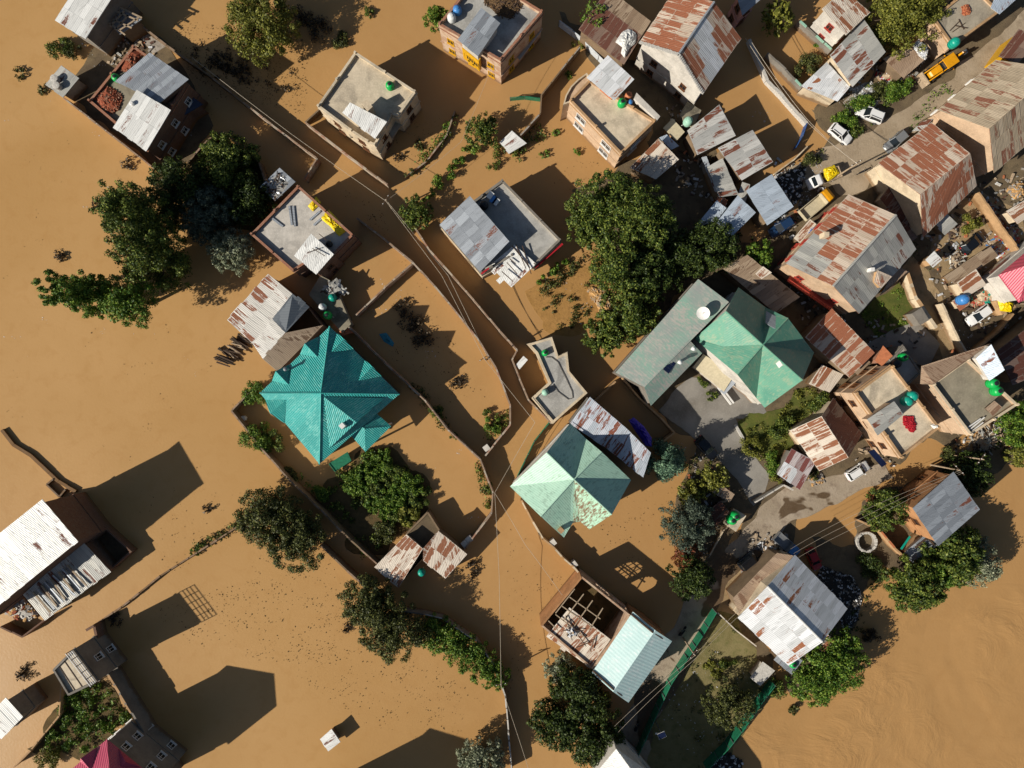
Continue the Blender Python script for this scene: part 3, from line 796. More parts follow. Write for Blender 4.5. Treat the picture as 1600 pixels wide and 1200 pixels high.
# --------------------------------------------------------- vehicles (nose along +x)
def wheels(root, xs, y, r, wd=.22):
    for x in xs:
        for s in (-1, 1):
            b = MB(); b.tube([(x, s*y-wd/2, r), (x, s*y+wd/2, r)], r, 16); t = b.build('wheel', 'rubber', root)
            MB().tube([(x, s*(y+wd/2-.01)-.02, r), (x, s*(y+wd/2-.01)+.03, r)], r*.55, 12).build('rim', 'steel', t)
def loft(b, secs, m=0):
    """secs: rows of points, equal counts, skinned along"""
    for a, c in zip(secs, secs[1:]):
        for i in range(len(a)-1): b.poly([a[i], c[i], c[i+1], a[i+1]], m)
    b.poly(list(reversed(secs[0])), m) if False else b.poly(secs[0], m); b.poly(list(reversed(secs[-1])), m)
def car_root(label, L, Wd, H, paint, suv=False, group='parked cars', name='parked_car'):
    root = empty(name, (0, 0, 0), label, 'car', group); hl, hw = L/2, Wd/2
    st = [(-hl, .82, .40, .72 if not suv else .9), (-hl+.12, .94, .3, .88 if not suv else 1.0), (-hl*.55, 1.0, .24, .93 if not suv else 1.03), (0, 1.0, .22, .92),
          (hl*.38, 1.0, .24, .90), (hl*.72, .96, .26, .80), (hl-.14, .88, .3, .68), (hl, .72, .38, .56)]
    b = MB(); secs = []
    for x, wf, z0, z1 in st:
        y = hw*wf; secs.append([(x, -y*.92, z0), (x, -y, (z0+z1)*.5), (x, -y*.97, z1-.06), (x, -y*.86, z1), (x, 0, z1+.03), (x, y*.86, z1), (x, y*.97, z1-.06), (x, y, (z0+z1)*.5), (x, y*.92, z0)])
    loft(b, secs); b.build('body', paint, root, smooth=False)
    x0, x1, x2, x3 = (-hl+.18, -hl+.62, hl*.08, hl*.46) if not suv else (-hl+.14, -hl+.4, hl*.12, hl*.45)
    zt = H; zb = .9
    g = MB(); yb, yt = hw*.88, hw*.70
    g.poly([(x3, -yb, zb), (x3, yb, zb), (x2, yt, zt-.03), (x2, -yt, zt-.03)]); g.poly([(x0, yb, zb), (x0, -yb, zb), (x1, -yt, zt-.03), (x1, yt, zt-.03)])
    for s in (-1, 1):
        q = [(x3, s*yb, zb), (x0, s*yb, zb), (x1, s*yt, zt-.03), (x2, s*yt, zt-.03)]; g.poly(q if s > 0 else list(reversed(q)))
    g.build('windows', 'glass', root)
    t = MB(); e = .02
    rp = [(x2-.06, yt+e), (x2+.02, yt*.6), (x2+.03, 0), (x2+.02, -yt*.6), (x2-.06, -yt-e), (x1+.05, -yt-e), (x1-.03, -yt*.6), (x1-.04, 0), (x1-.03, yt*.6), (x1+.05, yt+e)]
    t.prism(rp, zt-.07, zt); t.build('roof_panel', paint, root)
    for s in (-1, 1):
        for a, c in (((x3, s*yb, zb), (x2, s*yt, zt-.04)), ((x0, s*yb, zb), (x1, s*yt, zt-.04)), ((.0, s*(yb+.005), zb), (-.02, s*(yt+.005), zt-.04))): MB().bar(a, c, .09, .07).build('pillar', paint, root)
    for s in (-1, 1):
        MB().box((hl-.12, s*hw*.62, .6), .2, .34, .16).build('headlight', 'steel', root)
        MB().box((-hl+.05, s*hw*.68, .74), .12, .26, .2).build('tail_light', 'car_red', root)
        MB().box((x3-.25, s*(hw+.1), .98), .16, .2, .14).build('mirror', paint, root)
    if suv:
        for s in (-1, 1): MB().bar((x1+.15, s*yt*.86, zt+.06), (x2-.2, s*yt*.86, zt+.06), .05, .05).build('roof_rail', 'tank_black', root)
    wheels(root, (-hl*.62, hl*.62), hw-.1, .31)
    return root
def place(root, px, py, head, z=.06, zc=.9):
    """px,py: middle of the vehicle as it shows; head: heading in pixels"""
    p = W(px, py, zc); root.location = (p.x, p.y, z); root.rotation_euler = (0, 0, math.atan2(-head[1], head[0])); return root
def truck_root(label, cabm, bedm, L=5.2, Wd=1.8, name='pickup_truck', group='trucks by the lane'):
    root = empty(name, (0, 0, 0), label, 'truck', group); hl, hw = L/2, Wd/2; cx = hl-1.7
    b = MB(); secs = []
    for x, z1, wf in ((cx-.05, 1.95, .96), (cx+.15, 2.02, .98), (cx+.75, 1.98, .98), (cx+1.1, 1.35, 1), (cx+1.5, 1.15, .97), (hl, .85, .9)):
        y = hw*wf; secs.append([(x, -y, .45), (x, -y, z1-.25), (x, -y*.86, z1), (x, y*.86, z1), (x, y, z1-.25), (x, y, .45)])
    loft(b, secs); b.build('cab', cabm, root)
    y = hw*.8; g = MB(); g.poly([(cx+1.13, -y, 1.36), (cx+1.13, y, 1.36), (cx+.82, y*.95, 1.97), (cx+.82, -y*.95, 1.97)]); g.build('windscreen', 'glass', root)
    for s in (-1, 1): MB().box((cx+.5, s*hw, 1.5), .7, .03, .4).build('side_window', 'glass', root)
    d = MB(); bl = -hl; d.box(((bl+cx-.15)/2, 0, .78), cx-.15-bl, Wd, .12)
    for s in (-1, 1): d.box(((bl+cx-.15)/2, s*(hw-.04), 1.15), cx-.15-bl, .08, .62)
    d.box((bl+.04, 0, 1.15), .08, Wd-.18, .62); d.box((cx-.2, 0, 1.35), .1, Wd-.18, 1.0); d.build('cargo_bed', bedm, root)
    MB().box((-.1, 0, .55), L-.5, .8, .2).build('chassis', 'tank_black', root)
    wheels(root, (-hl*.58, hl*.6), hw-.13, .36); return root
def motorbike_root(label, paint='car_black', group='parked motorbikes'):
    root = empty('motorbike', (0, 0, 0), label, 'motorbike', group)
    for x in (-.62, .64):
        t = MB().tube([(x, -.06, .3), (x, .06, .3)], .3, 16).build('wheel', 'rubber', root)
    MB().tube([(-.62, 0, .3), (-.1, 0, .45), (.35, 0, .75), (.64, 0, .3)], .05, 6).build('frame', 'steel', root)
    MB().tube([(.02, 0, .8), (.22, 0, .86), (.42, 0, .8)], [.09, .16, .08], 8).build('fuel_tank', paint, root, smooth=True)
    MB().box((-.35, 0, .78), .72, .26, .12).build('seat', 'rubber', root)
    MB().tube([(.38, -.36, .98), (.46, -.1, .95), (.46, .1, .95), (.38, .36, .98)], .025, 6).build('handlebar', 'tank_black', root)
    MB().box((.02, 0, .42), .4, .28, .3).build('engine', 'steel', root)
    return root

# ================================================================ THE SETTING
b = MB(); b.poly([(-900, -900, 0), (900, -900, 0), (900, 900, 0), (-900, 900, 0)]); tag(b.build('flood_water', 'flood_water', None), kind='structure')
# dry ground of the upper part of the village, with its lanes and yards on top
land('village_ground', [(1255, 262), (1292, 214), (1268, 176), (1300, 150), (1338, 132), (1385, 96), (1420, 82), (1470, 20), (1500, -60), (1800, -160), (1900, 660), (1640, 640),
     (1560, 640), (1500, 690), (1420, 700), (1385, 728), (1330, 752), (1240, 782), (1195, 806), (1120, 800), (1105, 740), (1085, 700), (1030, 640), (975, 590), (1040, 520), (1090, 430), (1105, 380), (1180, 375), (1240, 330)], .03, 'dirt_dark')
land('village_ground', [(1185, 790), (1250, 800), (1235, 850), (1165, 925), (1170, 970), (1216, 1050), (1204, 1082), (1160, 1135), (1075, 1250), (935, 1250), (978, 1150), (1022, 1065), (1062, 985), (1095, 930), (1130, 875)], .025, 'dirt_dark')
land('dirt_road', [(1228, 268), (1262, 255), (1300, 225), (1345, 212), (1410, 172), (1480, 125), (1545, 70), (1620, 5), (1700, -70), (1750, -20), (1660, 40), (1590, 88), (1530, 132), (1470, 170), (1430, 205), (1375, 250),
     (1360, 290), (1335, 305), (1310, 300), (1285, 280), (1240, 300)], .05, 'road_dirt', .25)
land('road', [(920, 1250), (964, 1140), (1002, 1065), (1038, 1000), (1072, 945), (1118, 880), (1160, 830), (1186, 798), (1215, 770), (1260, 752), (1330, 735), (1385, 722), (1400, 745),
     (1352, 765), (1300, 790), (1245, 815), (1200, 842), (1170, 872), (1140, 910), (1115, 950), (1080, 1005), (1045, 1075), (1020, 1130), (1000, 1250)], .062, 'road_wet', .2)
land('road_verge', [(1130, 905), (1165, 880), (1195, 850), (1225, 838), (1215, 868), (1150, 935), (1150, 960), (1120, 952)], .055, 'dirt', .2)
land('alley', [(1425, 400), (1450, 420), (1475, 470), (1500, 530), (1520, 590), (1490, 590), (1465, 530), (1440, 470), (1410, 425)], .055, 'dirt', .15)
land('concrete_yard', [(1030, 640), (1078, 590), (1180, 600), (1200, 650), (1150, 655), (1160, 690), (1200, 740), (1195, 775), (1178, 790), (1150, 750), (1105, 700), (1060, 665)], .06, 'yard_concrete', .1)
land('concrete_yard', [(1340, 545), (1430, 500), (1470, 540), (1450, 575), (1400, 560)], .06, 'yard_concrete', .1)
land('lawn', [(1160, 690), (1150, 660), (1215, 640), (1262, 602), (1285, 622), (1272, 650), (1236, 672), (1240, 700), (1215, 735), (1195, 715)], .07, 'lawn_soil', .3)
land('lawn', [(1345, 490), (1400, 440), (1432, 470), (1440, 500), (1370, 530)], .07, 'lawn_soil', .2)
land('bare_yard', [(1150, 955), (1210, 1075), (1165, 1135), (1110, 1250), (985, 1250), (1020, 1140), (1055, 1080), (1100, 1000), (1122, 958)], .042, 'dry_grass', .3)
land('yard_ground', [(1380, 300), (1530, 290), (1590, 330), (1620, 420), (1560, 440), (1520, 420), (1470, 440), (1440, 400), (1455, 380)], .06, 'dirt', .3)
land('garden_ground', [(1100, 700), (1085, 710), (1060, 790), (1090, 850), (1078, 940), (1110, 900), (1150, 820), (1125, 770)], .05, 'dirt_dark', .3)
land('river_bank', [(1270, 850), (1330, 845), (1372, 880), (1340, 950), (1320, 1000), (1340, 1040), (1300, 1090), (1240, 1090), (1225, 1050), (1300, 960)], .04, 'dirt_dark', .4)
land('river_bank', [(1340, 790), (1400, 760), (1480, 720), (1560, 690), (1610, 680), (1600, 720), (1500, 750), (1440, 830), (1470, 870), (1420, 900), (1370, 870), (1330, 840)], .03, 'dirt_dark', .4)
land('garden_ground', [(520, 745), (575, 705), (620, 705), (672, 770), (668, 815), (640, 820), (600, 870), (560, 860), (505, 790)], .04, 'garden_soil', .4)
land('garden_ground', [(300, 250), (345, 205), (400, 250), (420, 300), (400, 380), (330, 350), (240, 300), (255, 262)], .05, 'garden_soil', .4)
land('garden_ground', [(100, 1085), (150, 1060), (175, 1075), (210, 1120), (140, 1185), (60, 1175), (50, 1165)], .05, 'garden_soil', .3)
land('plot_ground', [(836, 445), (915, 398), (960, 430), (955, 500), (905, 530), (860, 520), (835, 480)], .01, 'earth_bank', .7, 1.0)
land('yard_ground', [(120, 120), (160, 60), (215, 40), (262, 72), (300, 130), (330, 200), (300, 250), (245, 262), (150, 185), (105, 145)], .05, 'dirt_dark', .2)
land('yard_ground', [(870, 20), (1000, 110), (1090, 160), (1120, 230), (1150, 320), (1090, 440), (1040, 480), (960, 430), (900, 300), (1000, 250), (1020, 190), (960, 140), (905, 60)], .02, 'dirt_dark', .4)
land('rubble_ground', [(1330, 140), (1360, 128), (1372, 150), (1350, 165), (1325, 170), (1318, 152)], .06, 'rubble', .3)
land('rubble_ground', [(218, 42), (262, 72), (240, 86), (224, 62)], .07, 'rubble', .1)

# ================================================================ HOUSES, upper left
house('corrugated_house', 'tall grey white corrugated roof cut by the top left photo edge', [(86, 32, 6.5), (134, 61, 6.5), (187, -22, 7.2), (139, -52, 7.2)], [[0, 1, 2, 3]], 'galv_white', 'plaster_grey', win=None)
shed('lean_to_shed', 'open grey lean-to with loose beams on its roof beside the top left house', [(160, 26, 4), (188, 54, 3.6), (222, 30, 3.8), (176, 3, 4.2)], 'galv_grey', 'mud_wall')
for a, c in (((163, 30), (196, 55)), ((172, 42), (194, 17)), ((180, 47), (200, 24)), ((186, 48), (218, 27)), ((168, 12), (216, 32)), ((175, 6), (222, 28)), ((176, 30), (206, 44))):
    plank('weathered timber beam lying loose on the open grey lean-to roof', a, c, 4.45, .22, .14, group='loose beams on the grey lean-to')
r = flat('brick_house', 'dark brick house carrying brick piles, two metal sheds and a green tank', [(139, 158), (209, 72), (292, 130), (228, 234)], 6.6, .5, 'brick_dark', 'slab_mossy', cap='brick_red', win='white')
roofed(r, [(180, 127, 8.4), (250, 161, 8.6), (295, 124, 8.6), (234, 82, 8.4)], [[0, 1, 2, 3]], 'galv_grey', 'brick_dark', zb=6.65, rname='terrace_roof', wname='terrace_wall', win=None, ledge=False, ins=.5)
roofed(r, [(177, 199, 8.8), (229, 236, 8.8), (267, 172, 9.3), (214, 140, 9.3)], [[0, 1, 2, 3]], 'galv_white', 'brick_dark', zb=6.65, rname='terrace_roof', wname='terrace_wall', win=None, ledge=False, ins=.6)
MB().lathe(W(208, 163, 9.1), [(.3, -.3), (.3, .5), (.22, .55)], 12).build('chimney', 'white_paint', r)
heap('heap of red bricks behind the grey sheet roof on the brick house', [(186, 112), (210, 73), (226, 82), (204, 112)], 6.62, .7, 260, ['brick_pile', 'brick_red'], 'brick_pile', 'brick pile', (.3, .16, .12))
heap('heap of red bricks in the left corner of the brick house roof', [(150, 155), (168, 132), (192, 150), (186, 172), (176, 178), (152, 166)], 6.62, .8, 380, ['brick_pile', 'brick_red'], 'brick_pile', 'brick pile', (.3, .16, .12))
tank('green water tank between the two brick heaps', 178, 119, 6.62, 'tank_green', 1.0)
o = house('dark_canopy', 'dark navy sheet canopy against the brick house', [(269, 177, 4.2), (275, 188, 3.6), (317, 163, 3.6), (299, 150, 4.2)], [[0, 1, 2, 3]], 'solar_cell', 'brick_dark', cat='canopy', win=None, ledge=False, sheets=False)
shed('outhouse', 'small pale shed with two chimney pots beside the flood', [(71, 132, 2.8), (99, 152, 2.8), (124, 122, 3.1), (96, 102, 3.1)], 'galv_dull', 'plaster_cream')
for p in ((90, 126), (93, 137)):
    tag(MB().lathe(W(*p, 2.9), [(.5, -.2), (.5, .7), (.58, .75), (.58, .9), (.3, .95)], 12).build('chimney_pot', 'stone_pale', None), 'round white chimney pot on the small pale shed', 'chimney', 'chimney pots of the small pale shed')
wall('long straight compound wall below the brick house and pale shed', [(99, 153), (242, 264)], 2.3, mat='wall_brick')
wall('short wall behind the gravel patch by the brick house', [(217, 37), (262, 72), (330, 120), (380, 160)], 2.0, mat='mud_wall')
wall('stepped garden wall right of the brick house', [(292, 254), (325, 217), (346, 205), (404, 252), (420, 300)], 2.2, mat='mud_wall')
wall('dark lane wall with a corner ending above the yellow tarp house', [(380, 160), (425, 195), (495, 247), (475, 279)], 2.3, mat='wall_brick')
wall('lane wall left of the white tower house', [(477, 191), (540, 240), (605, 288)], 2.2, mat='wall_brick')
wall('low mossy wall curving right of the white tower house', [(711, 173), (697, 212), (668, 250), (633, 276)], .9, mat='wall_brick', cap=False)
wall('short garden wall joining the white tower house', [(477, 191), (500, 170)], 1.3, mat='mud_wall', cap=False)

# white tower house
r = flat('concrete_house', 'flat roofed concrete house with a white sheet stair tower and one green tank', [(496, 166), (555, 81), (650, 143), (622, 182), (612, 178), (586, 228), (574, 222), (548, 205)], 6.0, .55, 'plaster_cream', 'slab_pale', cap='slab_pale', win='brown')
roofed(r, [(535, 176, 8.4), (586, 217, 8.2), (605, 190, 8.5), (547, 160, 8.7)], [[0, 1, 2, 3]], 'galv_white', 'plaster_cream', zb=0, rname='tower_roof', wname='tower_wall', win='brown', ledge=False, ins=.35)
b = MB(); b.prism([W(568, 168, 7.2), W(577, 163, 7.2), W(586, 174, 7.2), W(578, 181, 7.2)], 6, 8.9); b.build('stair_wall', 'plaster_cream', r)
b = MB(); b.prism([W(533, 185, 3.6), W(548, 196, 3.6), W(557, 208, 3.6), W(547, 215, 3.6)], 3.2, 3.4, bot=True); b.build('porch_slab', 'slab', r)
b = MB(); b.prism([W(603, 200, 3.6), W(622, 184, 3.6), W(626, 196, 3.6), W(612, 216, 3.6)], 3.3, 3.5, bot=True); b.build('porch_slab', 'slab', r)
tank('green tank with a dark mouth standing alone on the concrete roof', 608, 131, 6.0, 'tank_green', 1.05)

# brick house with yellow bay, top centre
r = flat('brick_house', 'peach brick house with yellow bay windows and dry thatch on its roof', [(685, 38), (750, -42), (848, 18), (782, 95)], 7.2, .7, 'brick_peach', 'slab_grey', cap='brick_red', win='yellow', limit=16)
roofed(r, [(715, 62, 9.6), (747, 88, 9.6), (782, 36, 9.9), (752, 12, 9.9)], [[0, 1, 2, 3]], 'galv_grey', 'plaster_white', zb=7.25, rname='terrace_roof', wname='terrace_wall', win='white', ledge=False, ins=.4)
b = MB(); b.prism([W(722, 76, 6), W(748, 97, 6), W(751, 92, 6), W(725, 71, 6)], 2.9, 6.2, bot=True); b.build('bay', 'yellow_paint', r)
P_ = [W(724, 77, 6), W(748, 97, 6)]
for t in (.2, .5, .8): window(r, P_[0], P_[1], (P_[1]-P_[0]).length*t, 4.0, 1.0, 1.4, 'yellow')
tag(heap('brown dry thatch spread over the far roof of the yellow bay house', [(756, 2), (790, -20), (815, 8), (798, 30), (776, 22)], 7.25, .5, 420, ['thatch', 'wood_dark'], 'straw_heap', 'straw', (.9, .08, .06)))
tank('white tank near the left corner of the yellow bay house roof', 705, 24, 7.25, 'tank_white', 1.1)
tank('blue tank behind the white one on the yellow bay house', 714, 12, 7.25, 'tank_blue', 1.1)
b = MB(); b.prism([W(803, 78, 3.5), W(840, 40, 3.5), W(846, 46, 3.5), W(812, 92, 3.5)], 2.9, 3.1, bot=True); tag(b.build('porch_roof', 'slab_grey', r))

# long rust shed, big gable house and canopy house, top
shed('long_shed', 'flat grey and brown rusted shed under the crumpled white tarp', [(904, 46, 4.4), (975, 101, 4.4), (1017, 33, 4.8), (950, -18, 4.8)], 'rust_brown', 'mud_wall')
drape('crumpled white tarpaulin on the brown rusted shed', [(961, 66), (972, 50), (983, 45), (995, 53), (993, 68), (984, 75), (976, 91), (970, 84), (972, 74)], 4.75, .7, 'tarp_white')
r, V = gable('gabled_house', 'big rusty gabled house with a ragged pale front and grey dormer slab', (1000, 65), (1054, -14), (1158, 60), (1099, 145), 8.0, 11.6, 'rust_heavy', 'plaster_white', ridge=[(1061, 84), (1116, 3)], win='brown', fm=[0, 0])
roofed(r, [(1030, 92, 6.6), (1050, 108, 6.0), (1057, 96, 6.4), (1036, 82, 7)], [[0, 1, 2, 3]], 'galv_dull', 'plaster_white', zb=3.2, rname='porch_roof', wname='porch_wall', win=None, ledge=False, ins=.1)
for k in range(17):                                        # ragged barge boards along the gable
    t = (k+.5)/17
    for (a, c) in (((1000, 65, 8), (1061, 84, 11.6)), ((1099, 145, 8), (1061, 84, 11.6))):
        pass
bb = MB()
for a, c in (((1000, 65, 8), (1061, 84, 11.6)), ((1099, 145, 8), (1061, 84, 11.6))):
    A_, B_ = W(*a), W(*c); d_ = (W(1000, 65, 8)-W(1054, -14, 8)).normalized()
    for k in range(22):
        p = A_.lerp(B_, (k+.5)/22)+d_*.12+Vector((0, 0, .03)); bb.box(p, .34+random.uniform(0, .2), .38, .1, d_, Vector((0, 0, 1)))
bb.build('barge_board', 'stone_pale', r)
ridge_cap(r, (1061, 84, 11.66), (1116, 3, 11.66), 'galv_grey', .18)
r = flat('concrete_house', 'cream house with three white framed front windows and round terrace', [(890, 157), (921, 125), (1024, 189), (970, 241)], 6.2, .6, 'plaster_peach', 'slab_pale', cap='plaster_tan', win='white', gap=4.2, ww=1.9, hh=1.7)
pts = [(921, 125), (890, 157)]; arc = [W(880, 163, 6.5), W(884, 148, 6.5), W(892, 134, 6.5), W(903, 123, 6.5), W(917, 113, 6.5), W(924, 122, 6.5), W(893, 158, 6.5)]
MB().prism(arc, -.4, 5.9).build('round_terrace', 'plaster_peach', r); MB().ring(ccw(arc), inset(ccw(arc), .2), 5.8, 6.35).build('terrace_parapet', 'plaster_cream', r)
roofed(r, [(917, 121, 9.0), (960, 157, 9.0), (991, 124, 9.6), (950, 86, 9.6)], [[0, 1, 2, 3]], 'galv_bright', 'clay', zb=6.25, rname='canopy', wname='stair_wall', win=None, ledge=False, ins=.9)
b = MB(); b.prism([W(990, 155, 6.9), W(994, 146, 6.9), W(1031, 183, 6.9), W(1026, 189, 6.9)], 6.3, 7.2, bot=True); b.build('parapet', 'plaster_white', r)
tank('green tank beside the grey canopy on the cream house roof', 973, 158, 6.2, 'tank_green', 1.1)
tank('terracotta coloured tank under the edge of the grey canopy', 983, 147, 6.2, 'clay', .9)
tank('small blue tank right of the green one on the cream house', 985, 158, 6.2, 'tank_blue', .7)
shed('flat_shed', 'small flat shed with an olive beige roof right of the cream house', [(1036, 200, 3), (1057, 220, 3), (1070, 206, 3.1), (1051, 185, 3.1)], 'canvas', 'plaster_tan', sheets=False)
shed('patched_shed', 'small shed with orange rust stripes under the big dark tree', [(984, 262, 4), (1025, 280, 4), (1061, 249, 4.6), (1029, 216, 4.6)], 'rust_light', 'mud_wall')
shed('blue_lean_to', 'narrow blue sheet lean-to between patched shed and olive beige shed', [(1030, 215, 3.4), (1049, 234, 3.2), (1061, 228, 3.2), (1042, 210, 3.4)], 'blue_white', 'mud_wall')

# cluster of low sheds, upper right
house('patched_shed', 'rust striped shed roof below a white and teal tank', [(1074, 204, 4.6), (1090, 242, 4.6), (1150, 212, 5.0), (1124, 163, 5.0)], [[0, 1, 2, 3]], 'galv_patchy', 'mud_wall', cat='shed', win=None, ledge=False)
house('patched_shed', 'grey shed roof with one broad dark rust band in the middle of the cluster', [(1122, 231, 4.6), (1159, 282, 4.6), (1208, 253, 5.0), (1176, 203, 5.0)], [[0, 1, 2, 3]], 'galv_patchy', 'mud_wall', cat='shed', win=None, ledge=False, rag=.3)
shed('patched_shed', 'small grey shed left of the pale blue sheet roof', [(1105, 261, 3.8), (1124, 308, 3.8), (1154, 304, 4.1), (1129, 247, 4.1)], 'galv_dull', 'mud_wall')
shed('sheet_roof_shed', 'square pale blue sheet roof dappled by tree shadow', [(1166, 298, 4.8), (1199, 352, 4.8), (1240, 323, 5.0), (1206, 272, 5.0)], 'blue_white', 'mud_wall')
shed('sheet_roof_shed', 'larger blue sheet roof next to the dark round tree', [(1120, 347, 4.6), (1139, 374, 4.6), (1181, 332, 5.0), (1153, 305, 5.0)], 'blue_white', 'mud_wall')
shed('sheet_roof_shed', 'slim blue sheet roof beside the small rusty box roof', [(1084, 356, 3.6), (1120, 345, 3.6), (1135, 325, 4.2), (1120, 313, 4.2)], 'blue_white', 'mud_wall')
shed('rusty_box_shed', 'tiny orange rusty roof wedged between blue sheet roofs', [(1118, 312, 3.2), (1133, 325, 3.2), (1137, 313, 3.3), (1124, 304, 3.3)], 'rust_heavy', 'mud_wall')
tank('white tank with a teal base among the dark shed cluster', 1077, 187, 3.0, 'tank_pale', 1.2)
b = MB(); b.prism([W(1062, 180, 3), W(1084, 198, 3), W(1096, 172, 3), (W(1074, 158, 3))], -.3, 2.95); tag(b.build('tank_platform', 'slab_mossy', None), 'dark mossy platform under the white and teal tank', 'platform')

# ================================================================ upper right along the dirt road
r = house('rust_roof_house', 'white walled house with a pale orange rusty roof at the top edge', [(1322, 55, 6.2), (1359, 19, 6.2), (1318, -16, 6.8), (1284, 14, 6.8)], [[0, 1, 2, 3]], 'rust_light', 'plaster_white', win='red')
house('rust_roof_house', 'grey roofed house with a rust stripe beside the yellow green tree', [(1297, 86, 5), (1332, 136, 5), (1384, 81, 5.6), (1350, 30, 5.6)], [[0, 1, 2, 3]], 'galv_patchy', 'plaster_cream', win=None, ledge=False)
shed('streaked_shed', 'long shed streaked with thin dark rust at the pale wall end', [(1251, 135, 3.4), (1309, 158, 3.4), (1328, 136, 4.0), (1292, 97, 4.0)], 'galv_bright', 'plaster_cream', rag=.2)
shed('broken_shed', 'collapsing shed roof with rubble and rags beside the white wall panel house', [(1380, 92, 3.2), (1412, 122, 3.0), (1446, 92, 3.4), (1418, 70, 3.6)], 'old_brown', 'mud_wall', rag=.5)
heap('heap of rags and broken boards in front of the collapsing shed', [(1368, 118), (1382, 100), (1398, 118), (1396, 134), (1376, 132)], .06, .9, 220, ['plaster_cream', 'cloth_red', 'wood_pale', 'litter_white', 'galv_dull'], 'junk_heap', 'junk', (.5, .3, .06))
heap('white sacks and rubble heaped on the collapsing shed roof', [(1426, 72), (1436, 62), (1448, 76), (1446, 94), (1436, 88)], 3.7, .5, 120, ['litter_white', 'stone_pale'], 'sack_heap', 'rubble', (.35, .25, .12))
r = flat('concrete_house', 'flat roofed house with a white wall panel beside the yellow digger', [(1457, 28), (1520, -22), (1562, 18), (1488, 72)], 4.6, .25, 'plaster_peach', 'slab', cap='plaster_tan', win=None)
P_ = [W(1457, 28, 4.6), W(1488, 72, 4.6)]; d_ = (P_[1]-P_[0]).normalized(); n_ = Vector((d_.y, -d_.x, 0)); n_ = n_ if n_.dot(P_[0]) < 0 else -n_
b = MB(); c_ = (P_[0]+P_[1])/2+n_*.1; b.box((c_.x, c_.y, 2.4), 3.6, .08, 2.0, d_)
b.build('wall_panel', 'white_paint', r)
b = MB()
for z_, l_ in ((3.0, 1.3), (2.85, 1.0), (1.95, 1.3), (1.8, .9)): b.box((c_.x+n_.x*.06-d_.x*.4, c_.y+n_.y*.06-d_.y*.4, z_), l_, .03, .07, d_)
b.build('panel_lines', 'glass', r)
tank('teal tank lying low at the roof corner above the digger', 1496, 63, 4.65, 'tank_teal', 1.25)
heap('small heap of orange bricks on the flat roof by the digger', [(1502, 10), (1512, 8), (1516, 22), (1504, 24)], 4.63, .5, 90, ['brick_pile', 'clay'], 'brick_pile', 'brick pile', (.3, .16, .12))
for a, c in (((1484, 48), (1500, 32)), ((1488, 50), (1508, 36)), ((1492, 40), (1512, 44)), ((1498, 30), (1506, 46))):
    plank('thin dark bar left on the flat roof beside the digger', a, c, 4.7, .1, .08, 'wood_dark', group='bars on the flat roof by the digger', cat='bar', name='steel_bar')
shed('sheet_roof_shed', 'bright blue white sheet roof at the top right corner', [(1548, 12, 5.2), (1562, 22, 5.0), (1600, -12, 5.2), (1570, -40, 5.4)], 'blue_white', 'plaster_cream')
r, V = gable('gabled_house', 'large pale ribbed gabled house with a peach gable wall at the right edge', (1466, 172), (1556, 94), (1660, 178), (1553, 270), 5.0, 9.8, 'tan_sheet', 'plaster_peach', ridge=[(1546, 201), (1652, 107)], win='white', limit=6)
shed('yellow_hut', 'small yellow walled hut with an open top at the right edge', [(1560, 88, 4), (1590, 100, 4), (1625, 60, 4.2), (1592, 45, 4.2)], 'rust_brown', 'yellow_paint')
r, V = gable('gabled_house', 'heavily rusted brown gabled house opposite the silver car', (1372, 255), (1456, 192), (1526, 290), (1442, 370), 5.0, 9.2, 'rust_heavy', 'plaster_cream', ridge=[(1438, 304), (1516, 240)], win=None)
shed('grey_lean_to', 'shaded grey lean-to at the lower end of the heavily rusted house', [(1375, 310, 2.9), (1420, 362, 2.9), (1436, 335, 3.6), (1392, 288, 3.6)], 'rust_dark', 'plaster_cream')
r, V = gable('gabled_house', 'rust and grey gabled house with red balcony above the shaded lawn', (1228, 412), (1326, 304), (1431, 389), (1342, 490), 7.0, 10.4, 'rust_heavy', 'plaster_peach', ridge=[(1302, 447), (1400, 336)], win='red', limit=14)
r2 = r
roof_o = [c for c in r.children if c.name.startswith('roof')][0]
# the slope away from the lane carries plain grey sheets
roof_o.data.materials.append(M['galv_dull'])
nrm_side = W(1342, 490, 7)-W(1228, 412, 7); nrm_side.z = 0; nrm_side.normalize()
for p in roof_o.data.polygons:
    if p.normal.z > 0 and p.normal.dot(nrm_side) > .15: p.material_index = 1
ridge_cap(r, (1302, 447, 10.45), (1400, 336, 10.45), 'galv_dull', .2)
roofed(r, [(1366, 440, 8.7), (1377, 450, 8.4), (1394, 432, 8.4), (1371, 422, 9.6)], [[0, 1, 2, 3]], 'rust_heavy', 'plaster_tan', zb=7.2, rname='dormer_roof', wname='dormer_wall', win=None, ledge=False, ins=.1, sheets=False)
MB().box(W(1360, 422, 9.5), .5, .5, 1.4).build('chimney', 'white_paint', r)
MB().box(W(1288, 368, 9.4), .7, .7, 1.6).build('chimney', 'plaster_cream', r)
P_ = [W(1228, 412, 7), W(1342, 490, 7)]; d_ = (P_[1]-P_[0]).normalized(); n_ = Vector((d_.y, -d_.x, 0))
n_ = n_ if n_.dot(P_[0]) < 0 else -n_
c_ = (P_[0]+P_[1])/2+n_*-.1; b = MB(); b.box((c_.x, c_.y, 3.2), 8.0, 1.6, .16, d_); b.build('balcony_floor', 'red_paint', r)
b = MB(); e_ = c_+n_*.75
b.bar((e_-d_*4).to_tuple()[:2]+(4.2,), (e_+d_*4).to_tuple()[:2]+(4.2,), .1, .1)
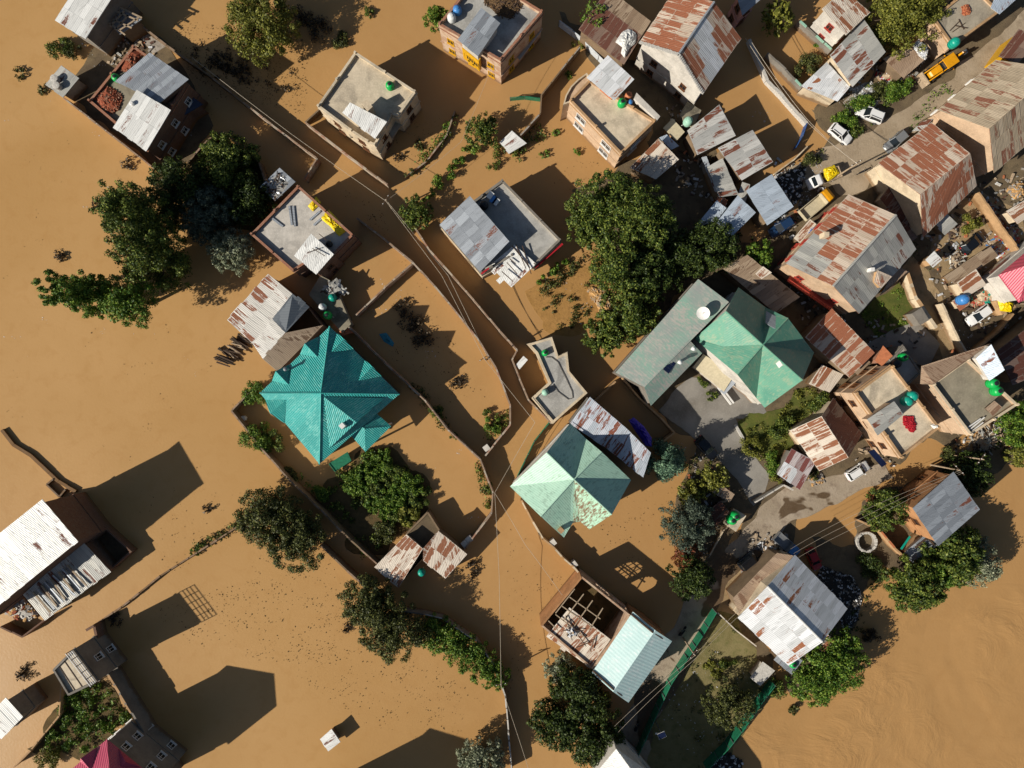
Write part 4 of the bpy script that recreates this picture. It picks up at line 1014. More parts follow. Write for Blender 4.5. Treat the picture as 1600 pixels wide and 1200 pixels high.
for k in range(17):
    q = e_+d_*(-4+.5*k); b.box((q.x, q.y, 3.75), .06, .06, .95)
b.build('balcony_railing', 'red_paint', r)
shed('yellow_porch', 'small tan porch roof with yellow wall behind the dormer', [(1374, 462, 3.4), (1388, 452, 3.4), (1418, 424, 3.8), (1404, 416, 3.8)], 'old_brown', 'yellow_paint')
house('rust_roof_shed', 'rust striped shed roof half shaded beside the large green roofs', [(1258, 527, 5), (1327, 590, 5), (1367, 551, 5.4), (1300, 482, 5.4)], [[0, 1, 2, 3]], 'rust_heavy', 'mud_wall', cat='shed', win=None, ledge=False)
shed('rust_roof_shed', 'small striped shed roof stepping down below the half shaded one', [(1264, 600, 2.8), (1296, 613, 2.8), (1318, 585, 3.2), (1284, 570, 3.2)], 'rust_light', 'mud_wall', rag=.3)
house('dark_rust_shed', 'dark rusty shed roof at the right edge above the two green tanks', [(1558, 548, 5), (1582, 602, 5), (1680, 560, 5.4), (1660, 470, 5.4)], [[0, 1, 2, 3]], 'rust_dark', 'mud_wall', cat='shed', win=None, ledge=False)
house('red_roof_house', 'red roofed house with white eaves at the right photo edge', [(1560, 430, 6.2), (1592, 473, 6.2), (1690, 430, 6.2), (1655, 350, 6.2), (1612, 412, 9.0), (1650, 395, 9)], [[0, 1, 5, 4], [3, 0, 4, 5], [1, 2, 5]], 'red_roof', 'plaster_white', outline=[0, 1, 2, 3], sheets=False, win=None)
shed('striped_shed', 'small shed with one broad rust band left of the red roof', [(1495, 442, 3.2), (1510, 464, 3.2), (1541, 445, 3.6), (1525, 420, 3.6)], 'rust_light', 'plaster_cream')
shed('boarded_shed', 'row of pale boards roofed over the alley junk by the black car', [(1478, 430, 2.2), (1492, 444, 2.2), (1560, 400, 2.5), (1548, 385, 2.5)], 'boards', 'mud_wall', rag=.5)
wall('beige yard wall with a gate beside the alley', [(1472, 474), (1500, 532), (1512, 552)], 2.3, .3, 'plaster_cream', capmat='plaster_cream')
wall('stone lined alley wall below the yellow porch', [(1418, 424), (1432, 466), (1464, 512)], 2.0, .5, 'plaster_cream', capmat='plaster_tan')
wall('tan wall on the far side of the parked white car yard', [(1528, 545), (1560, 520), (1585, 490)], 1.8, .25, 'plaster_tan', capmat='plaster_tan')
wall('yard wall in front of the rust house facing the road', [(1530, 300), (1565, 352), (1600, 400)], 2.3, .25, 'plaster_tan', capmat='plaster_tan')
b = MB(); b.prism([W(1425, 490, 2.6), W(1440, 480, 2.6), W(1452, 500, 2.6), W(1438, 508, 2.6)], 0, 2.6); tag(b.build('gate_house', 'plaster_grey', None), 'grey gate hut beside the shaded lawn and alley', 'hut')
tank('pale blue tank in front of the red roofed house', 1510, 467, 2.4, 'tank_blue', 1.4)
drape('bright yellow tarpaulin beside the white car under the red roof', [(1558, 468), (1570, 464), (1584, 474), (1580, 488), (1562, 486)], 2.0, .7, 'tarp_yellow')
b = MB(); b.prism([W(1556, 470, 2), W(1576, 462, 2), W(1588, 480, 2), W(1566, 492, 2)], .02, 1.98); tag(b.build('tarp_platform', 'plaster_tan', None), 'low tan block under the bright yellow tarpaulin', 'platform')

# flat houses, right centre
r = flat('concrete_house', 'cream flat roofed house with red cloth and two tanks on its terrace', [(1336, 614), (1394, 571), (1468, 668), (1408, 716)], 6.8, .55, 'plaster_peach', 'slab_pale', cap='plaster_tan', win='brown')
roofed(r, [(1355, 655, 9.0), (1372, 680, 9.0), (1412, 647, 9.2), (1397, 627, 9.2)], [[0, 1, 2, 3]], 'galv_dull', 'plaster_peach', zb=6.85, rname='stair_roof', wname='stair_wall', win='brown', ledge=False, ins=.2)
b = MB(); q_ = [W(1357, 706, 3), W(1366, 702, 3), W(1386, 725, 2.2), W(1378, 730, 2.2)]; b.poly(q_); b.poly([v-Vector((0, 0, .1)) for v in reversed(q_)]); b.build('porch_roof', 'solar_cell', r)
heap('red cloth or peppers spread on the cream terrace', [(1412, 652), (1424, 650), (1431, 668), (1424, 675), (1413, 664)], 6.83, .25, 240, ['cloth_red'], 'red_cloth', 'cloth', (.35, .3, .1))
tank('teal green tank nearest the house corner on the cream terrace', 1422, 627, 6.83, 'tank_teal', 1.3)
tank('green tank left of the teal one on the cream terrace', 1430, 619, 6.83, 'tank_teal', 1.3)
drape('white bundle at the lower corner of the cream terrace', [(1453, 664), (1462, 660), (1469, 668), (1460, 672)], 7.0, .5, 'tarp_white', name='bundle', cat='bundle')
shed('roof_annex', 'half built brick annex behind the cream terrace', [(1367, 563, 4.4), (1378, 572, 4.4), (1395, 556, 4.6), (1380, 540, 4.6)], 'clay', 'brick_red', sheets=False)
r = flat('concrete_block', 'low grey flat roof carrying a green and a black tank', [(1385, 570), (1412, 540), (1440, 582), (1415, 606)], 4.2, .3, 'plaster_grey', 'slab_grey', cap=None, win=None)
tank('small green tank on the low grey flat roof', 1415, 558, 4.2, 'tank_green', 1.1)
tank('black round tank beside the small green one on the grey flat roof', 1404, 568, 4.2, 'tank_black', 1.2)
r = flat('concrete_house', 'cream house with a stained grey roof terrace and two green tanks', [(1456, 600), (1512, 560), (1590, 632), (1516, 680)], 6.6, .6, 'plaster_peach', 'slab_mossy', cap='plaster_cream', win=None)
roofed(r, [(1438, 600, 6.4), (1460, 600, 8.2), (1548, 537, 8.2), (1440, 572, 6.4)], [[0, 1, 2, 3]], 'old_brown', None, rname='side_roof', win=None)
roofed(r, [(1525, 560, 8.0), (1546, 595, 8.0), (1570, 578, 9.4), (1549, 538, 9.4)], [[0, 1, 2, 3]], 'blue_white', 'plaster_white', zb=6.65, rname='stair_roof', wname='stair_wall', win=None, ledge=False, ins=.1)
tank('bright green tank nearer the blue stair roof', 1557, 599, 6.65, 'tank_green', 1.3)
tank('bright green tank at the outer edge behind the blue stair roof', 1563, 611, 6.65, 'tank_green', 1.3)
for k, (a, c) in enumerate((((1512, 668), (1532, 654)), ((1514, 672), (1538, 652)), ((1518, 674), (1536, 660)))):
    plank('white pipe lying in the corner of the stained terrace', a, c, 6.9, .16, .14, 'white_paint', 'pipe', 'white pipes on the stained terrace', 'pipe')
shed('roof_hatch', 'small boxed hatch at the right end of the stained terrace', [(1540, 638, 7.6), (1552, 650, 7.6), (1566, 636, 7.8), (1554, 626, 7.8)], 'old_brown', 'wood_dark', zb=6.6)
heap('collapsed planks below the stained terrace by the flooded road', [(1516, 690), (1545, 668), (1580, 650), (1560, 690), (1530, 710)], .05, .9, 160, ['wood_pale', 'wood_dark', 'galv_dull'], 'plank_heap', 'plank heap', (1.8, .16, .06))

r, V = gable('rust_roof_house', 'low gabled house half cream half dark rust beside the parked white car', (1235, 672), (1280, 736), (1347, 678), (1302, 622), 3.4, 5.2, 'rust_light', 'plaster_cream', ridge=[(1284, 650), (1326, 715)], win=None, fm=[0, 0])
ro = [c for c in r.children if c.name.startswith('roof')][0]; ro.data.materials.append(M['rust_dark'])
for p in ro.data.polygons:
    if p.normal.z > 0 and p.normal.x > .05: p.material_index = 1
shed('maroon_shed', 'small maroon and grey roofed shed by the road', [(1214, 741, 2.9), (1250, 765, 2.9), (1275, 721, 3.3), (1237, 701, 3.3)], 'rust_maroon', 'plaster_grey')

# ================================================================ big green house
E = 6.0; T = 12.0        # ridges cross at one height
V = [(1192, 539, T), (1134, 486, T-.3), (1085, 529, E), (1130, 542, 9.0), (1152, 585, T-.8), (1182, 622, E), (1195, 637, E-.2), (1254, 594, T-.6), (1272, 551, E), (1231, 497, T-.6), (1196, 480, E), (1154, 449, E)]
r = house('green_roof_house', 'largest sea green house roof with crossing ridges and skylights', V, [[1, 0, 3, 2], [2, 3, 4], [3, 0, 4], [0, 4, 5], [0, 5, 6, 7], [0, 7, 8], [0, 8, 9], [0, 9, 10], [0, 10, 11, 1]], 'sea_roof', 'plaster_white', outline=[1, 2, 4, 5, 6, 7, 8, 9, 10, 11], sheets=False, win=None)
for a, c in (((1192, 539, T), (1134, 486, T-.3)), ((1192, 539, T), (1254, 594, T-.6)), ((1192, 539, T), (1152, 585, T-.8)), ((1192, 539, T), (1231, 497, T-.6))):
    MB().tube([W(a[0], a[1], a[2]+.03), W(c[0], c[1], c[2]+.03)], .11, 6).build('ridge_cap', 'sea_roof', r)
def skylight(root, c, d1, d2, m='litter_white'):
    A, B, D = W(*c), W(*d1), W(*d2); q = [A, B, B+D-A, D]; n = (B-A).cross(D-A).normalized(); n = n if n.z > 0 else -n
    b = MB(); q2 = [p+n*.06 for p in q]
    if (q[1]-q[0]).cross(q[3]-q[0]).z < 0: q2.reverse(); q.reverse()
    b.poly(q2)
    for i in range(4): b.poly([q[i]-n*.05, q[(i+1) % 4]-n*.05, q2[(i+1) % 4], q2[i]])
    b.build('skylight', m, root)
skylight(r, (1212, 568, 11.35), (1217, 575, 11.1), (1218, 563, 11.7), 'white_paint')
skylight(r, (1232, 570, 10.3), (1236, 576, 10.2), (1238, 562, 9.2), 'glass')
skylight(r, (1196, 505, 9.6), (1216, 517, 11.7), (1197, 486, 7.6), 'galv_grey')
r3 = house('metal_roof_wing', 'long grey green wing roof with solar panel and chimney pots', [(962, 582, 6.6), (1091, 436, 6.6), (1139, 472, 8.0), (1077, 531, 8.0), (1007, 605, 8.0), (1017, 634, 6.2), (1097, 552, 6.2)], [[0, 1, 2, 4], [4, 3, 6, 5]], 'greygreen_roof', 'plaster_grey', outline=[0, 1, 2, 3, 6, 5, 4], sheets=False, win=None, ins=.2)
def panel(root, c, d1, d2):
    A, B, D = W(*c), W(*d1), W(*d2); n = (B-A).cross(D-A).normalized(); n = n if n.z > 0 else -n
    C2 = B+D-A; cc = (A+C2)/2; u = (B-A); v = (D-A)
    fr = MB().box(cc+n*.05, u.length, v.length, .08, u, n).build('solar_panel', 'steel', root)
    b = MB(); ux, vx = u.normalized(), v.normalized()
    for i in range(2):
        for j in range(3): b.box(cc+ux*((i-.5)*u.length*.48)+vx*((j-1)*v.length*.32)+n*.1, u.length*.45, v.length*.29, .03, u, n)
    b.build('cells', 'solar_cell', fr)
panel(r3, (1035, 577, 7.85), (1044, 584, 7.3), (1047, 560, 7.85))
def chimneypot(label, px, py, z, root=None):
    o = MB().lathe(W(px, py, z), [(.2, -.8), (.2, .5), (.34, .55), (.34, .75), (.1, .95)], 12).build('chimney_pot', 'tank_white', None); return tag(o, label, 'chimney')
chimneypot('white chimney pot right of the solar panel', 1061, 566, 7.6); chimneypot('white chimney pot at the top end of the lower wing roof', 1082, 545, 7.6)
# satellite dish
root = empty('satellite_dish', W(1096, 490, 7.6), 'white round satellite dish on the grey roof wing', 'satellite dish')
c0 = ORG[root]; b = MB(); ax = Vector((-.35, -.3, .9)).normalized(); uu = ax.cross(Vector((0, 0, 1))).normalized(); vv = ax.cross(uu); ringp = []
for k in range(6):
    rr = .95*k/5; ringp.append([c0+Vector((0, 0, 1.0))+ax*(.28*(k/5)**2)+(uu*math.cos(2*math.pi*s/24)+vv*math.sin(2*math.pi*s/24))*rr for s in range(24)])
for a, c in zip(ringp, ringp[1:]):
    for s in range(24): b.poly([a[s], c[s], c[(s+1) % 24], a[(s+1) % 24]])
b.build('reflector', 'white_paint', root); MB().tube([c0-Vector((0, 0, .8)), c0+Vector((0, 0, 1.0))], .05).build('mast', 'steel', root)
MB().tube([c0+Vector((0, 0, 1)), c0+Vector((0, 0, 1))+ax*.9], .04).build('feed_arm', 'steel', root)
shed('glazed_porch', 'cream translucent veranda roof in front of the green house', [(1083, 573, 3.4), (1131, 612, 3.4), (1148, 585, 4.2), (1099, 553, 4.2)], 'canvas', 'plaster_white', tile=(.8, 3.5), rag=0)
b = MB(); A_ = W(1125, 611, 3.5); 
shed('porch_roof', 'grey strip roof at the lower end of the cream veranda', [(1125, 611, 3.2), (1133, 616, 3.2), (1155, 592, 3.9), (1148, 585, 3.9)], 'galv_grey', None)

# mint pyramid house
V = [(897, 749, 10.6), (854, 707, 10.2), (891, 661, 6.6), (916, 686, 7.0), (940, 706, 9.8), (986, 750, 6.4), (956, 804, 9.6), (921, 827, 6.2), (906, 815, 6.6), (895, 817, 6.6), (881, 840, 5.6), (845, 807, 9.8), (797, 760, 6.2)]
r = house('mint_roof_house', 'pale mint star shaped roof with rust speckles above flooded yard', V, [[1, 0, 12], [12, 0, 11], [11, 0, 9, 10], [0, 6, 7, 8], [0, 8, 9], [0, 5, 6], [0, 4, 5], [0, 3, 4], [0, 1, 2, 3]], ['mint_roof', 'mint_spotted'], 'plaster_white', outline=list(range(1, 13)), sheets=False, win=None, fm=[0, 0, 0, 1, 1, 0, 0, 0, 0])
for a in ((854, 707, 10.2), (845, 807, 9.8), (956, 804, 9.6), (940, 706, 9.8)): MB().tube([W(897, 749, 10.64), W(a[0], a[1], a[2]+.04)], .1, 6).build('ridge_cap', 'mint_roof', r)
b = MB(); b.box(W(876, 827, 7.0), .7, .7, 1.8, Vector((.7, .7, 0))); b.build('chimney', 'plaster_tan', r)
house('rusty_sheet_house', 'rust flaked blue grey roof joined behind the mint roof', [(890, 662, 6.2), (950, 702, 6.0), (1005, 746, 5.8), (1017, 707, 6.4), (980, 670, 6.8), (922, 620, 7)], [[0, 1, 4, 5], [1, 2, 3, 4]], 'rust_flaked', 'plaster_grey', outline=[0, 1, 2, 3, 4, 5], win=None, ins=.2)
drape('purple plastic sheet in the dark yard beside the rust flaked roof', [(982, 657), (990, 652), (1006, 666), (1018, 684), (1018, 698), (1008, 696), (994, 676)], 3.2, .9, 'tarp_purple')
# L-shaped flat building
flat('concrete_block', 'low L shaped concrete roof with kinked hose and pale tanks', [(825, 538), (862, 527), (872, 557), (886, 551), (889, 580), (917, 614), (864, 661), (832, 622), (858, 598), (838, 552)], 3.2, .3, 'plaster_cream', 'slab_grey', cap='plaster_cream', win=None)
tank('green and white tank on the narrow arm of the L shaped roof', 852, 551, 3.2, 'tank_green', .9); tank('pale mint tank on the wide arm of the L shaped roof', 852, 613, 3.2, 'tank_pale', .9)
o = MB().tube([W(x, y, 3.3) for x, y in ((853, 558), (862, 558), (872, 566), (884, 590), (894, 612), (895, 622), (888, 624), (872, 612), (864, 600))], .05, 5).build('hose', 'cable_dark', None); tag(o, 'black hose looped over the L shaped concrete roof', 'hose')
shed('tin_hut', 'tiny white tin hut left of the L shaped roof', [(806, 570, 1.9), (812, 577, 1.9), (825, 562, 2.0), (818, 556, 2.0)], 'galv_white', 'plaster_white')

# ================================================================ centre houses
r = flat('concrete_house', 'house with a shaded blue grey roof slab beside a large striped grey roof', [(688, 352), (785, 281), (876, 375), (836, 414), (800, 400), (752, 428)], 5.0, .35, 'plaster_cream', 'slab_grey', cap='plaster_grey', win=None)
roofed(r, [(687, 351, 6.8), (750, 425, 6.8), (796, 377, 7.9), (734, 306, 7.9)], [[0, 1, 2, 3]], 'galv_grey', 'plaster_grey', zb=0, rname='upper_roof', tile=(1.1, 2.3), wname='upper_wall', win=None, ledge=False, ins=.4)
A_ = [W(836, 418, 4.6), W(879, 381, 4.6)]; MB().bar(A_[0], A_[1], .3, .25).build('eave_trim', 'cloth_red', r)
A_ = [W(752, 428, 6.5), W(764, 419, 6.5)]; MB().bar(A_[0], A_[1], .25, .2).build('eave_trim', 'cloth_red', r)
shed('broken_sheet_roof', 'loose broken white roof sheets with poles lying across', [(765, 415, 4.9), (799, 449, 4.5), (838, 412, 5.6), (804, 382, 5.7)], 'galv_white', None, rag=.9, tile=(.8, 1.9))
for a, c in (((800, 384), (828, 418)), ((806, 382), (822, 420)), ((784, 424), (802, 440)), ((792, 410), (808, 428)), ((796, 404), (806, 412)), ((816, 384), (830, 428))):
    plank('dark pole lying on the loose broken white sheets', a, c, 5.75, .12, .12, 'wood_dark', 'wooden_pole', 'poles on the broken sheets', 'pole')
tank('black tank beside the upper edge of the striped grey roof', 756, 319, 5.0, 'tank_black', 1.1)
for k, (x, y) in enumerate(((766, 305), (771, 312), (775, 315))):
    b = MB(); b.box(W(x, y, 5.5), 1.0, .7, .8, Vector((.6, .8, 0))); b.box(W(x, y, 5.95), 1.06, .76, .08, Vector((.6, .8, 0))); tag(b.build('storage_box', ('white_paint', 'tank_blue', 'tank_white')[k], None), ('white storage box at the end of the shaded roof slab', 'blue box between two white boxes on shaded roof', 'white box nearest the slab centre beside blue box')[k], 'box')
r = flat('concrete_house', 'flat roofed house with yellow tarps and a white sheet tower', [(392, 366), (466, 290), (552, 367), (520, 400), (492, 425), (476, 412), (458, 424)], 5.6, .5, 'brick_dark', 'slab_white', cap='brick_red', win=None)
roofed(r, [(460, 399, 8.0), (494, 429, 7.8), (522, 397, 8.1), (486, 365, 8.4)], [[0, 1, 2, 3]], 'galv_white', 'brick_dark', zb=0, rname='tower_roof', wname='tower_wall', win='brown', ledge=False, ins=.3)
drape('yellow tarpaulin at the top corner of the white tower roof', [(481, 322), (494, 307), (502, 317), (489, 331)], 5.65, .35, 'tarp_yellow')
drape('long yellow tarpaulin along the right parapet of the roof terrace', [(500, 341), (514, 327), (543, 360), (530, 370), (516, 354)], 5.65, .6, 'tarp_yellow')
for a, c in (((498, 365), (510, 375)), ((488, 388), (508, 400)), ((480, 395), (500, 388))): plank('thin bar lying on the white sheet tower roof', a, c, 8.5, .1, .1, 'wood_dark', 'wooden_pole', 'bars on the white tower roof', 'bar')
for a, c in (((452, 322), (456, 352)), ((458, 322), (461, 354)), ((424, 340), (442, 354)), ((484, 344), (500, 330)), ((490, 352), (508, 336))): plank('plank leaning on the grey roof terrace between the yellow tarps', a, c, 5.75, .3, .08, 'galv_grey', 'roof_plank', 'planks on the roof terrace', 'plank')
tank('dark small tank by the lower right parapet of the terrace', 513, 380, 5.65, 'tank_black', .8)
shed('debris_roof_shed', 'dark shed with scrap on its roof above the yellow tarp house', [(406, 292, 3.6), (430, 314, 3.6), (462, 284, 3.8), (437, 262, 3.8)], 'galv_grey', 'mud_wall', rag=.6)
heap('scrap planks heaped on the dark shed roof', [(410, 293), (432, 310), (455, 285), (437, 268)], 3.75, .15, 46, ['slab_grey', 'wood_dark', 'wood_dark', 'steel'], 'scrap_heap', 'scrap', (1.1, .25, .04))
V = [(355, 500, 4.7), (419, 428, 4.7), (457, 459, 5.6), (395, 537, 5.6), (425, 498, 5.6), (446, 520, 5.9), (411, 561, 5.9), (483, 480, 4.3), (505, 508, 5.0), (434, 581, 5.2)]
house('rust_roof_house', 'rust and white roof with dark dormer slope beside the teal house', V, [[0, 1, 2, 3], [3, 4, 5, 6], [2, 7, 5, 4], [6, 5, 8, 9]], ['rust_pale', 'boards', 'grey_roof'], 'brick_dark', outline=[0, 1, 2, 7, 8, 9, 6, 3], fm=[0, 0, 2, 1], win=None, rag=.25, ins=.25, ledge=False)
b = MB()
for k in range(46):
    t = k/45; cx_, cy_ = 346+t*38+random.uniform(-4, 4), 566-t*38+random.uniform(-4, 4); l_ = random.uniform(9, 17)*(1-.25*t); an = R(28+random.gauss(0, 9))
    z_ = random.uniform(.1, .8); p0, p1 = W(cx_-l_*math.cos(an), cy_-l_*math.sin(an), z_), W(cx_+l_*math.cos(an), cy_+l_*math.sin(an), z_+random.uniform(-.1, .15))
    b.tube([p0, p1], [random.uniform(.07, .16), random.uniform(.06, .12)], 6, random.randrange(3))
tag(b.build('log_pile', ['wood_dark', 'twig', 'wood_pale'], None), 'pile of cut branches and logs beside the rust and white roof', 'log pile')
b = MB(); b.prism([W(482, 460, 2.6), W(534, 520, 2.6), W(548, 506, 2.6), W(520, 440, 2.6), W(500, 430, 2.6)], -.3, 2.4); tag(b.build('cluttered_terrace', 'slab_mossy', None), 'dark cluttered low terrace between teal house and white tower house', 'terrace')
tank('bright green tank on the dark cluttered terrace', 510, 492, 2.4, 'tank_green', 1.1); tank('dark green tank in shade on the cluttered terrace', 518, 464, 2.4, 'tank_teal', 1.0); tank('grey tank left of the bright green tank', 502, 479, 2.4, 'tank_white', 1.0)
heap('grey scrap sheets piled on the cluttered terrace', [(502, 452), (526, 434), (542, 456), (520, 470)], 2.42, .3, 40, ['slab_grey', 'wood_dark', 'steel'], 'scrap_heap', 'scrap', (1.2, .25, .05))
shed('brick_cell', 'tiny orange brick cell at the top tip of the teal roof', [(520, 508, 2.0), (536, 524, 2.0), (552, 520, 2.1), (534, 500, 2.1)], 'clay', 'brick_red', sheets=False)

# teal star house
E = 6.4; T = 10.6
P0, Nn, Ww, Ss, Ee = (501, 614, T), (515, 510, E), (406, 614, E), (499, 725, E), (624, 616, E)
V = [P0, Nn, Ww, Ss, Ee]
r = house('teal_roof_house', 'bright teal hipped roof with many small gablets and a porch', V, [[1, 0, 2], [2, 0, 3], [3, 0, 4], [4, 0, 1]], 'teal_roof', 'plaster_white', outline=[1, 2, 3, 4], sheets=False, win=None, ins=.6)
for q in (Nn, Ww, Ss, Ee): MB().tube([W(P0[0], P0[1], T+.04), W(q[0], q[1], E+.04)], .13, 6).build('ridge_cap', 'teal_roof', r)
def gablet(root, A, B, f0, f1, zc, deep=.42, out=.35, mat='teal_roof'):
    """a little gable standing over the eave A-B of the hipped roof, between fractions f0 and f1"""
    a, b_ = W(*A), W(*B); apex = W(*P0); p0, p1 = a.lerp(b_, f0), a.lerp(b_, f1); m = (p0+p1)/2; ed = (b_-a).normalized()
    inn = Vector((-ed.y, ed.x, 0)); inn = inn if inn.dot(apex-m) > 0 else -inn
    run = (apex-m).dot(inn); slope = (apex.z-m.z)/run
    tip = m-inn*out+Vector((0, 0, zc)); back = m+inn*(zc/slope)+Vector((0, 0, zc)); lo0, lo1 = p0-inn*out*.2+Vector((0, 0, .05)), p1-inn*out*.2+Vector((0, 0, .05))
    b2 = MB()
    for q in ([lo0, tip, back], [lo1, tip, back]):
        n = (q[1]-q[0]).cross(q[2]-q[0]); q = q if n.z > 0 else [q[0], q[2], q[1]]
        b2.poly(q); b2.poly([v-Vector((0, 0, .06)) for v in reversed(q)])
    b2.poly([lo0, lo1, tip-Vector((0, 0, .02))])
    b2.build('gablet', mat, root)
for A, B, f0, f1 in ((Nn, Ww, .16, .42), (Nn, Ww, .58, .82), (Ww, Ss, .1, .42), (Nn, Ee, .1, .34), (Nn, Ee, .5, .74)): gablet(r, A, B, f0, f1, 1.5)
# lower skirt roof on the south west, dormer and porch
V2 = [(445, 672, 4.9), (499, 725, 4.9), (499, 674, 6.6), (452, 664, 6.0)]
apx = W(506, 620, 10.3); e1 = W(515, 700, 7.0); e2 = W(600, 622, 7.2); tp = W(557, 660, 9.6); b = MB()
for q in ([apx, e1, tp], [apx, tp, e2]):
    n = (q[1]-q[0]).cross(q[2]-q[0]); q = q if n.z > 0 else [q[0], q[2], q[1]]
    b.poly(q); b.poly([v-Vector((0, 0, .1)) for v in reversed(q)])
b.poly([e1-Vector((0, 0, .1)), e2-Vector((0, 0, .1)), tp-Vector((0, 0, .05))]); b.build('dormer', 'teal_roof', r)
MB().prism([W(515, 700, 7), W(600, 622, 7), W(590, 618, 7), W(512, 690, 7)], 0, 6.6).build('front_wall', 'plaster_white', r)
Vp = [(547, 679, 5.2), (571, 706, 4.8), (611, 666, 4.8), (585, 643, 5.2), (570, 670, 6.2), (556, 660, 6.2)]; Pp = [W(*v) for v in Vp]
roof_mesh(r, Pp, [[0, 1, 4, 5], [1, 2, 4], [2, 3, 5, 4]], 'teal_roof', .08, 'porch_roof', False)
for q in ((567, 699), (603, 664)):
    p = W(*q, 4.6); MB().tube([(p.x, p.y, -.3), (p.x, p.y, 4.7)], .16, 10).build('porch_column', 'white_paint', r)
Pw = [W(445, 672, 4.9), W(499, 727, 4.9), W(514, 712, 5.2), W(497, 672, 6.9), W(452, 662, 6.4)]
b = MB(); MB().box(W(536, 665, 9.6), .7, .7, 1.3, Vector((.7, .7, 0))).build('chimney', 'white_paint', r)
MB().lathe(W(450, 577, 7.5), [(.18, -.6), (.18, 1.0), (.3, 1.05), (.3, 1.25), (.1, 1.4)], 10).build('chimney', 'steel', r)
b = MB(); q_ = [W(514, 724, 1.4), W(524, 737, .8), W(549, 720, .8), W(543, 706, 1.4)]; q_ = q_ if (q_[1]-q_[0]).cross(q_[3]-q_[0]).z > 0 else q_[::-1]
b.poly(q_); b.poly([v-Vector((0, 0, .12)) for v in reversed(q_)]); b.bar(q_[0], q_[1], .12, .2); tag(b.build('fallen_gate', 'fence_green', None), 'tilted green gate leaf standing in the water below the teal roof', 'gate')

# rust shed south of the teal garden
r = house('patched_shed', 'rust and white shed with two open notches beside the lush garden', [(585, 886, 3.4), (624, 916, 3.2), (661, 876, 3.5), (696, 904, 3.2), (730, 866, 3.4), (685, 829, 3.9), (661, 857, 4.0), (635, 835, 3.9)], [[0, 1, 6, 7], [2, 3, 4, 5], [6, 2, 5]], 'rust_light', 'mud_wall', outline=list(range(8)), cat='shed', win=None, ledge=False, ins=.2, rag=.3)
b = MB(); b.poly([W(635, 835, 2.4), W(661, 857, 2.4), W(685, 829, 2.4), W(668, 801, 2.4)][::-1]); tag(b.build('mud_floor', 'dirt_dark', r))
wall('square mud wall behind the rust and white shed', [(635, 835), (668, 801), (686, 829)], 2.6, .25, 'mud_wall', cap=False)
tank('dark green tank in the lower notch of the rust and white shed', 658, 896, 1.8, 'tank_teal', 1.0)
# ruin and mint gable house
HR = 5.4
q_ = ccw([W(846, 978, HR), W(909, 902, HR), W(984, 962, HR), W(926, 1046, HR)]); c_ = mean(q_); c_.z = 0
r = empty('ruined_house', c_, 'roofless brick ruin with bare rafters beside the pale mint gable roof', 'house')
A_, B_ = W(909, 902, HR), W(984, 962, HR)
def holed_wall(root, a, b, h, t, holes, mat, name='wall'):
    """brick wall laid in courses, left open where an arched window stands; holes: (along, sill, half width, spring height)"""
    a, b = Vector((a[0], a[1], 0)), Vector((b[0], b[1], 0)); d = (b-a).normalized(); L = (b-a).length; m = MB(); z = -.4; dz = .2
    while z < h:
        zc = z+dz/2; cuts = []
        for (s, z0, hw, zs) in holes:
            if z0 < zc < zs: cuts.append((s-hw, s+hw))
            elif zs <= zc < zs+hw: e = math.sqrt(hw*hw-(zc-zs)**2); cuts.append((s-e, s+e))
        x = 0
        for c0, c1 in sorted(cuts)+[(L, L)]:
            if c0-x > .05: m.box(a+d*((x+c0)/2)+Vector((0, 0, zc)), c0-x, t, dz, d)
            x = c1
        z += dz
    m.build(name, mat, root)
    for (s, z0, hw, zs) in holes[:1]:
        for k in (-.5, 0, .5): MB().bar(a+d*(s+k*hw)+Vector((0, 0, z0)), a+d*(s+k*hw)+Vector((0, 0, zs+hw*.85)), .1, .1).build('window_bar', 'wood_dark', root)
        for k in (.3, .65, 1.0): MB().bar(a+d*(s-hw*.95)+Vector((0, 0, z0+(zs-z0+hw*.6)*k)), a+d*(s+hw*.95)+Vector((0, 0, z0+(zs-z0+hw*.6)*k)), .1, .1).build('window_bar', 'wood_dark', root)
L_ = (B_-A_).length
holed_wall(r, A_, B_, HR, .26, [(L_*.47, 2.2, 1.3, 3.2), (L_*.84, 1.7, 1.25, 3.0)], 'brick_peach')
for a, c, h_, m_ in (((846, 978), (909, 902), HR, 'plaster_orange'), ((846, 978), (926, 1046), HR-.5, 'brick_peach'), ((926, 1046), (984, 962), HR, 'brick_peach')):
    holed_wall(r, W(*a, HR), W(*c, HR), h_, .26, [], m_)
MB().prism(inset(q_, .2), -.2, .03).build('earth_floor', 'garden_soil', r)
roofed(r, [(854, 994, 4.5), (922, 1043, 4.5), (954, 999, 5.3), (890, 949, 5.3)], [[0, 1, 2, 3]], 'rust_light', None, rname='broken_roof', rag=.5)
for a, c in (((868, 960), (914, 996)), ((878, 947), (926, 980)), ((890, 933), (938, 967)), ((898, 920), (868, 958)), ((912, 928), (880, 970)), ((926, 938), (896, 980)), ((942, 950), (920, 985)), ((872, 985), (857, 970))):
    MB().bar(W(*a, HR-.1), W(*c, HR-.1), .14, .12).build('rafter', 'wood_pale', r)
for a, c in (((884, 962), (894, 1000)), ((880, 985), (912, 985)), ((888, 970), (916, 1010)), ((930, 995), (922, 1018)), ((900, 1012), (926, 1002))):
    plank('pole or scrap lying on the broken ruin roof', a, c, 5.45, .1, .1, 'wood_dark', 'wooden_pole', 'poles on the broken ruin roof', 'pole')
